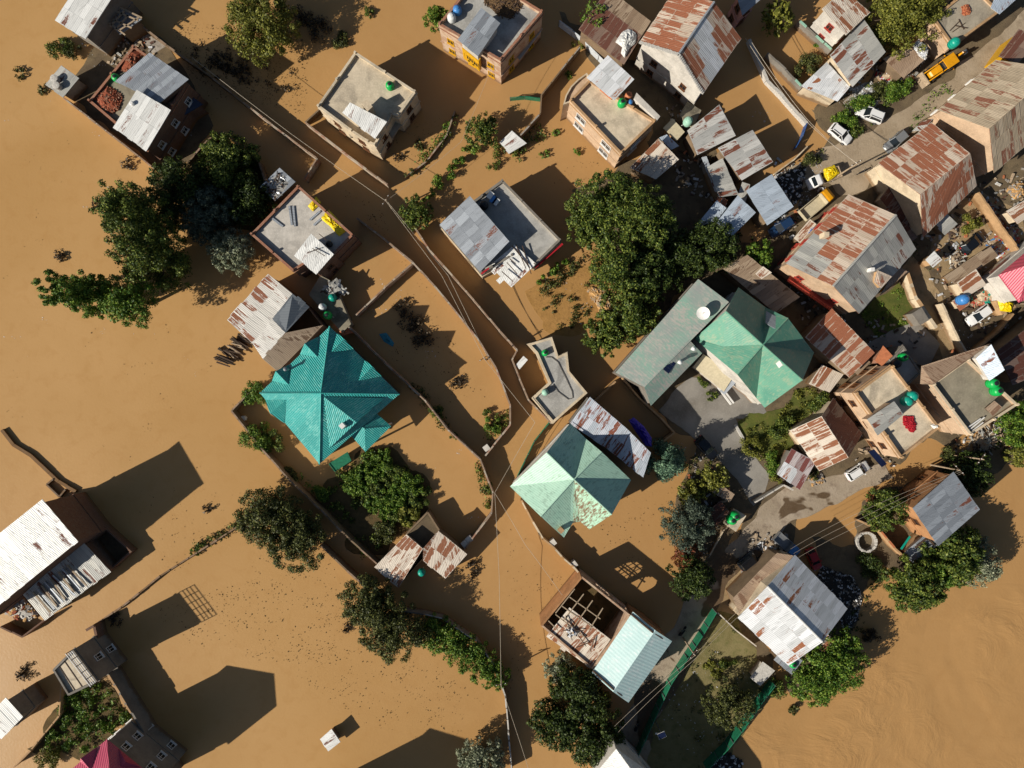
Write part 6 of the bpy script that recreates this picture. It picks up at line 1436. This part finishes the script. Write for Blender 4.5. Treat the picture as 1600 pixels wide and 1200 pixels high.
B_('reedy bushes along the road beside the digger', 1405, 138, 2.8, 1.8, 'leaf_fresh', ell=.5, ang=.7); B_('weeds in front of the collapsing shed', 1378, 145, 2.0, 1.2, 'leaf_olive')
B_('green weeds beside the two white car verge', 1335, 200, 1.6, 1.2, 'leaf_mid')
B_('dark green shrub by the lawn of the large green house', 1283, 626, 2.2, 2.4, 'leaf_mid'); B_('long dark shrub below the lawn', 1222, 668, 2.6, 1.8, 'leaf_mid', ell=.5, ang=.6)
B_('yellow green shrub at the concrete yard gate', 1175, 700, 1.8, 1.8, 'leaf_yellow'); B_('trailing shrub beside the maroon shed', 1208, 722, 2.2, 2, 'leaf_fresh', ell=.5, ang=1.4)
B_('leafy shrub at the left corner of the maroon shed', 1213, 745, 1.2, 1.5, 'leaf_yellow'); B_('weed clump between maroon shed and white car', 1272, 742, 1.0, 1, 'leaf_olive')
B_('potted plants along the green house veranda', 1098, 598, 1.2, 1.2, 'leaf_mid', ell=.4, ang=-.7); B_('small plants by the green house steps', 1112, 618, 1.0, 1, 'leaf_mid')
B_('dark shrub by the stone ring', 1358, 880, 2.2, 1.6, 'leaf_dark'); B_('second dark shrub nearer the river water', 1372, 898, 1.4, 1.2, 'leaf_dark')
B_('bare brown bush standing in the river below the litter bank', 1362, 992, 1.5, 1.4, 'leaf_twig'); B_('green weed clump at the river fence corner', 1240, 1108, 1.0, .8, 'leaf_olive')
B_('grassy tuft in the middle of the dry yard', 1138, 1036, 1.4, .8, 'leaf_mid'); B_('yellow weed patch in the dry yard', 1115, 1045, 1.8, .5, 'leaf_yellow')
B_('leafy shrub beside the white hut in the dry yard', 1215, 1075, 1.8, 2, 'leaf_mid'); B_('vine covered shrub below the magenta roof corner', 75, 1185, 2.0, 2, 'leaf_yellow')
B_('reddish shrub beside the dark tree at the river house', 1362, 778, 1.2, 2, 'leaf_red'); B_('roadside shrub left of the flooded road', 1475, 712, 1.6, 2, 'leaf_olive')
B_('round shrub near the truck with the yellow load', 1270, 250, 1.6, 2, 'leaf_olive')
B_('shrub at the top edge above the bare brown plants', 575, 20, 1.0, 1, 'leaf_mid'); B_('shrub by the wall left of the tower house', 532, 62, 1.6, 1.4, 'leaf_olive')
B_('garden plants along the inside of the left teal yard wall', 455, 742, 1.6, 1.2, 'leaf_olive', ell=.5, ang=-.8)
B_('plants at the lower end of the left teal yard wall', 508, 775, 2.2, 1.4, 'leaf_fresh', ell=.4, ang=-.8)
hedge('leafy hedge winding between lane and flooded plot', [(668, 303), (682, 285), (705, 266), (722, 245), (738, 226)], 1.3, 1.5, 'leaf_fresh', n=3200)
hedge('small green hedge in front of the loose broken sheets', [(836, 446), (850, 432), (872, 418), (888, 402)], .9, 1.1, 'leaf_fresh', n=1500)
hedge('low mossy hedge on the curved wall beside the tower house', [(636, 272), (668, 246), (697, 212), (711, 178)], .8, 1.2, 'leaf_olive', n=800)
hedge('green hedge around the narrow white shed roof', [(768, 268), (780, 240), (772, 222), (812, 245)], 1.2, 1.2, 'leaf_mid', n=1300)
shed('narrow_tin_shed', 'narrow white ribbed tin roof beside a small hedge', [(781, 222, 2), (796, 240, 2), (823, 224, 2.3), (800, 204, 2.3)], 'galv_white', 'mud_wall')
# low ground cover
ground_plants('garden_plants', [(105, 1085), (150, 1060), (172, 1078), (208, 1115), (140, 1180), (70, 1170)], .1, 1.2, 6500, 'leaf_fresh', .3)
ground_plants('garden_plants', [(515, 745), (575, 705), (620, 705), (668, 775), (640, 815), (600, 865), (510, 800)], .1, .9, 3200, 'leaf_mid', .32)
ground_plants('garden_plants', [(300, 250), (345, 207), (402, 250), (418, 300), (400, 370), (330, 340), (250, 290)], .1, .9, 2400, 'leaf_fresh', .32)
ground_plants('grass', [(1160, 690), (1150, 660), (1215, 640), (1262, 602), (1285, 622), (1240, 690), (1215, 735)], .08, .35, 2600, 'leaf_yellow', .26)
ground_plants('grass', [(1345, 490), (1400, 440), (1432, 470), (1440, 500), (1370, 530)], .08, .2, 1200, 'leaf_fresh', .22)
ground_plants('grass', [(1150, 960), (1205, 1075), (1165, 1130), (1110, 1200), (1010, 1200), (1055, 1090), (1105, 1000)], .05, .14, 1700, 'leaf_olive', .24)
ground_plants('crop_plants', [(836, 445), (915, 398), (960, 430), (955, 500), (905, 530), (860, 520), (835, 480)], .02, .4, 1300, 'leaf_olive', .3)
ground_plants('weeds', [(1260, 258), (1300, 214), (1330, 150), (1362, 130), (1420, 115), (1440, 125), (1390, 165), (1340, 215), (1290, 240)], .06, .4, 1300, 'leaf_mid', .28)
ground_plants('weeds', [(1070, 700), (1110, 720), (1130, 790), (1090, 850), (1075, 940), (1060, 800)], .06, .9, 1300, 'leaf_olive', .3)
ground_plants('weeds', [(1290, 1000), (1360, 900), (1330, 860), (1400, 870), (1380, 910), (1300, 1080)], .06, .4, 700, 'leaf_dark', .3)
ground_plants('weeds', [(1470, 130), (1500, 150), (1425, 205), (1410, 195)], .06, .3, 350, 'leaf_fresh', .26)
ground_plants('weeds', [(1475, 720), (1560, 690), (1600, 690), (1530, 740), (1450, 770)], .06, .8, 1400, 'leaf_dark', .34)
for q in ([(462, 745), (478, 742), (585, 862), (572, 872)], [(640, 600), (656, 604), (705, 668), (692, 672)], [(744, 722), (752, 718), (768, 770), (758, 790), (752, 770)], [(300, 852), (330, 838), (370, 815), (376, 822), (310, 862)],
          [(780, 640), (795, 640), (795, 662), (765, 694), (758, 684)], [(640, 262), (690, 205), (704, 190), (708, 200), (660, 262)], [(820, 200), (842, 190), (850, 212), (812, 250), (800, 240)], [(835, 450), (900, 405), (905, 418), (850, 462)]):
    ground_plants('wall_foot_weeds', q, .05, .7, int(520+200*random.random()), random.choice(['leaf_olive', 'leaf_mid', 'leaf_fresh']), .3)
ground_plants('undergrowth', [(300, 60), (360, 80), (470, 110), (455, 160), (380, 140), (300, 110)], .02, .4, 900, 'leaf_twig', .34)
ground_plants('undergrowth', [(1370, 290), (1440, 380), (1470, 420), (1440, 430), (1360, 330)], .06, .3, 260, 'leaf_olive', .28)
ground_plants('undergrowth', [(1090, 430), (1150, 330), (1180, 370), (1130, 430)], .06, .4, 400, 'leaf_dark', .3)
# weeds and bare brush standing in the flood
for lab, x, y, r_, m_ in (('dark submerged brush in the yard right of the teal house', 640, 500, 2.2, 'leaf_twig'), ('dark drowned brush near the end of the shaded yard', 660, 522, 2.4, 'leaf_twig'), ('dark drowned brush touching the blue plastic', 628, 478, 1.6, 'leaf_twig'),
        ('lone dark clump in the water left of the lane bend', 712, 600, 1.5, 'leaf_twig'), ('bare twig clump floating in open water at the left', 94, 400, 1.2, 'leaf_twig'), ('feathery weed in open water above the poplars', 155, 318, 1.3, 'leaf_twig'),
        ('branch of leaves floating at the far upper left', 30, 115, 1.2, 'leaf_olive'), ('weed cluster beside the small pale shed', 66, 138, 1.1, 'leaf_olive'), ('bare brush at the wall foot below the brick house', 200, 256, 1.2, 'leaf_twig'),
        ('scrubby weed above the thin wall line', 342, 838, .9, 'leaf_olive'), ('scrubby weed beside the dark wall yard corner', 305, 860, 1.0, 'leaf_fresh'), ('bare brush drifting beside the long wall line', 325, 795, 1.0, 'leaf_twig'),
        ('dead brush by the small solar lamp tree', 545, 982, 1.1, 'leaf_twig'), ('brown brush at the corner of the beam roof house', 180, 968, 1.4, 'leaf_twig'), ('grey twig brush above the white roof at the lower left', 38, 1052, 1.4, 'leaf_twig'),
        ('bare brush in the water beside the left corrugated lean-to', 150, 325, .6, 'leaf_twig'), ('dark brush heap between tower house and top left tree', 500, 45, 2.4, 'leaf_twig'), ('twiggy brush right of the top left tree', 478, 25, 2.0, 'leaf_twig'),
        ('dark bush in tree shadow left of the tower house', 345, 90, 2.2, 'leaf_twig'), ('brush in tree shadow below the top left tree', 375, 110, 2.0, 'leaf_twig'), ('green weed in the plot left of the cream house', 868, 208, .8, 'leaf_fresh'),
        ('second green weed below the cream house front', 850, 240, .9, 'leaf_fresh'), ('third green weed nearest the cream house corner', 902, 236, .7, 'leaf_fresh'), ('weed in the lane left of the cream house terrace', 888, 118, .8, 'leaf_fresh'),
        ('yellow flowering weed on the wall end above the cream house', 905, 70, 1.2, 'leaf_yellow'), ('drowned shrub beside the lane walls below the rust shed', 735, 890, 1.6, 'leaf_twig'), ('bare tangle in the tower house garden', 655, 225, 1.2, 'leaf_olive'),
        ('second bare tangle in the tower house garden', 622, 245, 1.0, 'leaf_twig')):
    bush(lab, x, y, r_, .7, m_, 'water_weed', 'weed', 'plants standing in the flood water', 150, .3)

# ================================================================ POLES, CABLES, LAMPS
pole('wooden utility pole at the bend of the upper lane', 603, 312, 6.5, .3, 1.0); pole('wooden utility pole near the lane bend by the L shaped roof', 757, 560, 6, 0, .6)
pole('utility pole behind the collapsed planks at the right', 1537, 718, 7, .4, .9); pole('tilted looking pole with cross arm over the flooded road', 1500, 735, 7, .6, -.8)
pole('utility pole at the left of the green roadside fence', 1086, 1024, 7, .4, .9); pole('utility pole beside the dirt road near the truck', 1340, 255, 7, .4, .5); pole('short pole on the lane where the long cable bends', 783, 1072, 5, 0, .2)
cable('long pale cable from upper lane pole to the top left', [(300, 90, 6), (452, 207, 6), (603, 314, 6.2)]); cable('long pale cable along the lane from pole to lane bend', [(603, 314, 6.2), (690, 430, 6), (757, 561, 5.8), (836, 660, 5)])
cable('second lane cable running closer to the wall', [(606, 316, 6.0), (700, 430, 5.6), (770, 575, 5.5)]); cable('vertical pale cable down the flooded lane', [(836, 660, 4.5), (773, 770, 4), (780, 900, 4.6), (783, 1072, 4.9), (830, 1215, 5)])
cable('thin cable from lane corner to the brick ruin', [(773, 770, 4), (820, 850, 4), (880, 932, 4)]); cable('long cable crossing from the top flooded plots to the road', [(1165, 60, 6), (1250, 180, 6.2), (1340, 256, 6.8)])
cable('second cable crossing the top flooded plots', [(1172, 62, 6), (1260, 185, 6.2), (1342, 258, 6.6)]); cable('upper one of three cables over the river garden', [(1235, 858, 6), (1340, 802, 6.4), (1500, 735, 6.8)], .02)
cable('middle one of three cables over the river garden', [(1240, 865, 6), (1345, 810, 6.4), (1502, 737, 6.7)], .02); cable('lower one of three cables over the river garden', [(1246, 872, 6), (1350, 818, 6.4), (1504, 739, 6.6)], .02)
cable('cable beside the green roadside fence', [(960, 1135, 6), (1086, 1024, 6.8), (1180, 930, 6.8)], .02); cable('second cable beside the green roadside fence', [(965, 1145, 6), (1089, 1027, 6.7), (1186, 935, 6.6)], .02)
cable('thin cable over the hedge plot to the lane pole', [(603, 314, 6), (720, 222, 6), (770, 100, 7)], .02)
def solar_lamp(label, px, py, h=4.5):
    p = W(px, py, h); root = empty('solar_lamp', (p.x, p.y, 0), label, 'solar lamp', 'solar street lamps'); b0 = Vector((p.x, p.y, 0))
    MB().tube([b0-Vector((0, 0, .4)), b0+Vector((0, 0, h))], [.09, .06], 8).build('lamp_post', 'steel', root)
    MB().box(b0+Vector((0, 0, h+.05)), 1.1, .9, .05, Vector((.9, .4, 0)), Vector((-.25, -.3, 1))).build('lamp_panel', 'solar_cell', root)
    MB().box(b0+Vector((0, 0, h)), 1.18, .98, .05, Vector((.9, .4, 0)), Vector((-.25, -.3, 1))).build('panel_frame', 'white_paint', root)
    MB().box(b0+Vector((-.5, 0, h-.5)), .7, .2, .1).build('lamp_head', 'white_paint', root)
solar_lamp('solar lamp with pale panel beside the green roadside fence', 1034, 1149, 6); solar_lamp('small solar lamp standing in water beside the olive tree', 653, 1004, 3)
q = W(379, 654, .8); b = MB(); b.lathe((q.x, q.y, -.2), [(.42, 0), (.42, .9), (.38, .95)], 18); tag(b.build('drum', 'tank_white', None), 'white drum in the corner of the left teal yard wall', 'drum')

# ================================================================ VEHICLES
place(car_root('white hatchback parked nearest the flooded blue fence', 3.9, 1.7, 1.5, 'car_white', True), 1314, 209, (120, 92))
place(car_root('white estate car parked beside the road verge weeds', 4.3, 1.8, 1.6, 'car_white', True), 1360, 178, (-150, -62))
place(car_root('silver car parked by the heavily rusted house', 4.2, 1.7, 1.48, 'car_silver'), 1401, 220, (-92, 78))
place(car_root('white car parked on the muddy road beside the cream gabled house', 3.9, 1.7, 1.5, 'car_white', True), 1341, 736, (100, -62))
place(car_root('white car in the small yard before the red roof', 4.2, 1.7, 1.45, 'car_white'), 1531, 492, (-92, 66))
place(car_root('black car with red tail lights in the shaded yard', 4.2, 1.75, 1.5, 'car_black'), 1521, 379, (110, -90))
place(car_root('black car in the shade of the concrete yard', 4.2, 1.75, 1.5, 'car_black'), 1104, 700, (90, 100))
place(car_root('dark grey van by the roadside below the road bend', 4.4, 1.8, 1.8, 'car_black', True), 1173, 873, (100, -80))
place(car_root('dark blue car in the shade below the pale blue sheet roof', 4.3, 1.75, 1.5, 'car_blue'), 1222, 354, (-110, 70))
place(car_root('red car in the shadow of the rust streaked gable', 3.6, 1.6, 1.5, 'car_red'), 1272, 874, (40, 90))
t1 = truck_root('white cabbed pickup carrying a yellow tarp', 'car_white', 'wood_pale'); place(t1, 1288, 278, (-150, 62), .05, 1.2)
t2 = truck_root('tipper truck with empty tan bed and yellow cab', 'machine_yellow', 'canvas', 6.0, 2.0, 'tipper_truck'); place(t2, 1277, 318, (110, -92), .05, 1.2)
t3 = truck_root('blue grey truck beside the brown tin roof', 'tank_blue', 'steel', 4.6, 1.7); place(t3, 1230, 852, (90, 80), .05, 1.2)
p_ = W(1300, 270, 1.7)
drape('yellow tarp bundle in the bed of the white cabbed pickup', [(1286, 264), (1304, 258), (1312, 270), (1294, 284), (1286, 278)], 1.35, .5, 'tarp_yellow')
drape('blue plastic sheet hanging by the rust and grey gabled house', [(1257, 362), (1266, 350), (1277, 352), (1274, 364), (1266, 370), (1256, 368)], 2.4, .5, 'tarp_blue')
drape('torn teal blue plastic floating in the shaded yard', [(592, 522), (604, 520), (616, 536), (614, 542), (600, 534)], .02, .12, 'poly_blue')
m0 = motorbike_root('dark motorbike standing by the flooded end of the dirt road'); place(m0, 1377, 246, (80, -40), .05, .6)
for lab, x, y, h_ in (('dark motorbike parked on the road beside the mint gable roof', 1067, 987, (50, -60)), ('motorbike near the bottom end of the green roadside fence', 995, 1135, (30, -80)), ('motorbike with yellow parts beside the big road shadow', 1348, 268, (80, -40))):
    c = copy_tree(m0); tag(c, lab); place(c, x, y, h_, .05, .6)
# backhoe loader
root = empty('backhoe_loader', (0, 0, 0), 'yellow backhoe digger working on the dirt road', 'digger'); Y = 'machine_yellow'
b = MB(); loft(b, [[(x, -w_, z0), (x, -w_, z1-.1), (x, -w_*.8, z1), (x, w_*.8, z1), (x, w_, z1-.1), (x, w_, z0)] for x, w_, z0, z1 in ((.5, .55, .7, 1.7), (1.2, .52, .7, 1.65), (2.1, .48, .7, 1.5), (2.3, .4, .75, 1.3))]); b.build('bonnet', Y, root)
MB().box((-.5, 0, .9), 3.0, 1.0, .5).build('chassis', 'tank_black', root)
b = MB(); b.box((-.5, 0, 2.72), 2.0, 1.7, .12); b.build('cab_roof', Y, root)
b = MB(); b.box((-.5, 0, 1.9), 1.6, 1.35, 1.5); b.build('cab_glass', 'glass', root)
for sx in (-1.35, .35):
    for sy in (-.72, .72): MB().box((sx, sy, 1.9), .1, .1, 1.6).build('cab_pillar', Y, root)
for x, r_, yy in ((-1.15, .75, .85), (1.75, .5, .8)):
    for s in (-1, 1):
        t = MB().tube([(x, s*yy-.22, r_), (x, s*yy+.22, r_)], r_, 20).build('wheel', 'rubber', root); MB().tube([(x, s*(yy+.18), r_), (x, s*(yy+.25), r_)], r_*.5, 14).build('rim', Y, t)
for s in (-1, 1): MB().bar((.6, s*.7, 1.6), (3.0, s*.7, .9), .16, .26).build('loader_arm', Y, root)
b = MB(); pr = [(2.9, 1.2), (3.0, .3), (3.7, .15), (3.75, .22), (3.15, .4), (3.05, 1.2)]
for s in (-1.1, 1.1): b.poly([(x, s, z) for x, z in (pr if s < 0 else pr[::-1])])
for (x0, z0), (x1, z1) in zip(pr, pr[1:]+pr[:1]): b.poly([(x0, -1.1, z0), (x0, 1.1, z0), (x1, 1.1, z1), (x1, -1.1, z1)])
b.build('loader_bucket', 'wood_pale', root)
MB().tube([(-1.9, 0, .9), (-2.5, 0, 2.9)], [.2, .15], 6).build('boom', Y, root); MB().tube([(-2.5, 0, 2.9), (-3.9, .1, 1.7)], [.15, .11], 6).build('dipper_arm', Y, root)
b = MB(); b.box((-4.0, .1, 1.3), .5, .6, .8); b.build('digging_bucket', 'steel', root)
for s in (-1, 1): MB().bar((-1.8, s*.5, .9), (-2.1, s*1.3, .2), .14, .14).build('stabiliser', Y, root)
place(root, 1474, 103, (-115, 78), .06, 1.6)

# ================================================================ LITTER AND DRIFT
def specks(name, areas, mat, size=(.1, .35), zz=.015):
    q = []
    for pts, n in areas:
        P = ccw([W(x, y, 0) for x, y in pts]); xs = [p.x for p in P]; ys = [p.y for p in P]; k = 0
        while k < n:
            x, y = random.uniform(min(xs), max(xs)), random.uniform(min(ys), max(ys))
            if k and random.random() < .55: x, y = lx+random.gauss(0, .7), ly+random.gauss(0, .5)
            if not inside((x, y), P): continue
            lx, ly = x, y
            L = random.uniform(*size)*random.choice((.5, .7, 1)); a = random.random()*6.28; wd = L*random.uniform(.2, .6)
            c, s = math.cos(a), math.sin(a); z = zz+random.uniform(0, .03)
            q.append([(x-c*L/2, y-s*L/2, z), (x+s*wd/2, y-c*wd/2, z+.02), (x+c*L/2, y+s*L/2, z), (x-s*wd/2, y+c*wd/2, z+.01)]); k += 1
    o = leaf_obj(name, np.array(q), mat, None, (0, 0, 0)); return tag(o, kind='stuff')
specks('floating_debris', [([(230, 950), (520, 870), (560, 1000), (640, 1010), (760, 1100), (700, 1170), (560, 1130), (440, 1040), (300, 1010)], 1300), ([(400, 860), (540, 870), (620, 1000), (480, 1060), (330, 960)], 250),
    ([(0, 0), (200, 150), (400, 600), (300, 800), (0, 650)], 160), ([(270, 30), (480, 60), (480, 180), (340, 150), (270, 90)], 1900), ([(640, 470), (720, 540), (740, 620), (690, 620), (600, 540)], 200), ([(560, 190), (720, 180), (640, 280), (580, 250)], 160), ([(830, 180), (960, 240), (900, 300), (800, 260)], 120), ([(640, 430), (700, 520), (760, 620), (700, 640), (600, 560)], 130), ([(480, 250), (600, 330), (720, 520), (680, 480), (560, 330)], 120),
    ([(780, 800), (900, 920), (850, 1000), (790, 1100), (790, 900)], 220), ([(900, 780), (1050, 760), (1060, 860), (1000, 900), (930, 850)], 160), ([(200, 760), (380, 760), (420, 820), (260, 900)], 160), ([(280, 100), (400, 130), (330, 180)], 150)], 'speck', (.06, .36))
specks('floating_litter', [([(0, 0), (250, 200), (380, 560), (380, 640), (0, 560)], 70), ([(400, 250), (800, 560), (780, 900), (600, 700), (450, 400)], 60), ([(1100, 100), (1240, 200), (1180, 230)], 20), ([(840, 420), (960, 420), (900, 520)], 50)], 'litter_white', (.12, .3))
specks('ground_litter', [([(1010, 1130), (1100, 1000), (1200, 1070), (1110, 1200)], 160), ([(1280, 130), (1450, 90), (1420, 140), (1330, 200)], 240), ([(1440, 380), (1600, 320), (1600, 560), (1480, 560)], 260), ([(1060, 680), (1140, 760), (1100, 900), (1060, 840)], 160), ([(1210, 280), (1300, 220), (1250, 350)], 160), ([(110, 60), (250, 60), (320, 200), (240, 250)], 160)], 'litter_white', (.12, .4), .09)
heap('dark heap of river litter full of white scraps behind the big gable', [(1285, 885), (1330, 900), (1346, 930), (1338, 970), (1322, 990), (1296, 930), (1276, 900)], .05, .6, 1300, ['litter_dark', 'litter_dark', 'litter_dark', 'stone', 'tank_black', 'litter_white'], 'litter_heap', 'litter', (.3, .22, .06))
heap('dark litter heap at the bottom end of the river fence', [(1110, 1195), (1130, 1170), (1160, 1190), (1150, 1230), (1110, 1230)], .05, .6, 300, ['litter_dark', 'litter_dark', 'litter_white'], 'litter_heap', 'litter', (.45, .3, .1))
heap('pale earth and straw mound beside the central grove', [(917, 452), (940, 448), (955, 465), (952, 490), (938, 488), (928, 470)], .02, .9, 220, ['earth_pale', 'wood_pale'], 'earth_mound', 'earth mound', (.5, .3, .2))
heap('pile of dark coal like litter in the shaded lot below the pickup', [(1190, 320), (1215, 270), (1260, 260), (1250, 310), (1215, 350)], .05, .3, 420, ['litter_dark', 'litter_dark', 'litter_white'], 'litter_heap', 'litter', (.4, .3, .08))
heap('junk heap in the small yard beside the red roof', [(1540, 380), (1585, 350), (1598, 395), (1560, 410)], .06, .7, 200, ['wood_pale', 'litter_white', 'tank_blue', 'plaster_cream', 'red_paint'], 'junk_heap', 'junk', (.6, .4, .08))
heap('yard junk between the striped shed and the pale blue tank', [(1512, 452), (1548, 448), (1558, 468), (1520, 480)], .06, 1.6, 170, ['plaster_cream', 'red_paint', 'wood_pale', 'tank_teal', 'clay'], 'junk_heap', 'junk', (.6, .4, .1))
heap('junk and firewood heap on the bank by the blue grey truck', [(1180, 860), (1205, 838), (1225, 850), (1200, 880)], .06, .8, 130, ['wood_pale', 'wood_dark', 'litter_white'], 'junk_heap', 'junk', (.7, .2, .1))

def junk_field(areas, z=.07):
    b = MB(); mats = ['wood_pale', 'wood_dark', 'stone', 'stone_pale', 'litter_white', 'rust_dark', 'galv_dull', 'wood_dark', 'clay', 'litter_dark', 'stone', 'wood_pale']
    for pts, n in areas:
        P = ccw([W(x, y, 0) for x, y in pts]); xs = [p.x for p in P]; ys = [p.y for p in P]; k = 0
        while k < n:
            p = Vector((random.uniform(min(xs), max(xs)), random.uniform(min(ys), max(ys)), z))
            if not inside(p, P): continue
            m = random.randrange(len(mats)); s = random.uniform(.15, .6)
            b.box(p+Vector((0, 0, .1)), s*random.uniform(1, 3 if m < 2 else 1.6), s*.6, random.uniform(.05, .3), Vector((random.gauss(0, 1), random.gauss(0, 1), random.gauss(0, .15))), Vector((0, 0, 1)), m); k += 1
    tag(b.build('scattered_junk', mats, None), kind='stuff')
junk_field([([(1440, 380), (1600, 300), (1600, 560), (1480, 560)], 260), ([(1195, 250), (1260, 245), (1300, 300), (1240, 360)], 70), ([(1040, 165), (1090, 160), (1120, 320), (1060, 300)], 150), ([(1330, 90), (1450, 80), (1440, 130), (1320, 175)], 120),
    ([(1175, 830), (1235, 835), (1225, 880), (1150, 930)], 110), ([(1340, 500), (1440, 480), (1450, 580), (1370, 560)], 50), ([(1080, 700), (1150, 760), (1110, 860), (1070, 800)], 90), ([(1300, 620), (1340, 650), (1400, 730), (1330, 720)], 50), ([(1480, 680), (1600, 640), (1600, 690), (1500, 720)], 80),
    ([(1380, 290), (1440, 380), (1500, 300), (1600, 260), (1600, 300), (1470, 400)], 120), ([(1235, 360), (1260, 420), (1340, 500), (1260, 520), (1225, 440)], 120), ([(140, 70), (220, 45), (250, 80), (200, 130)], 80)])
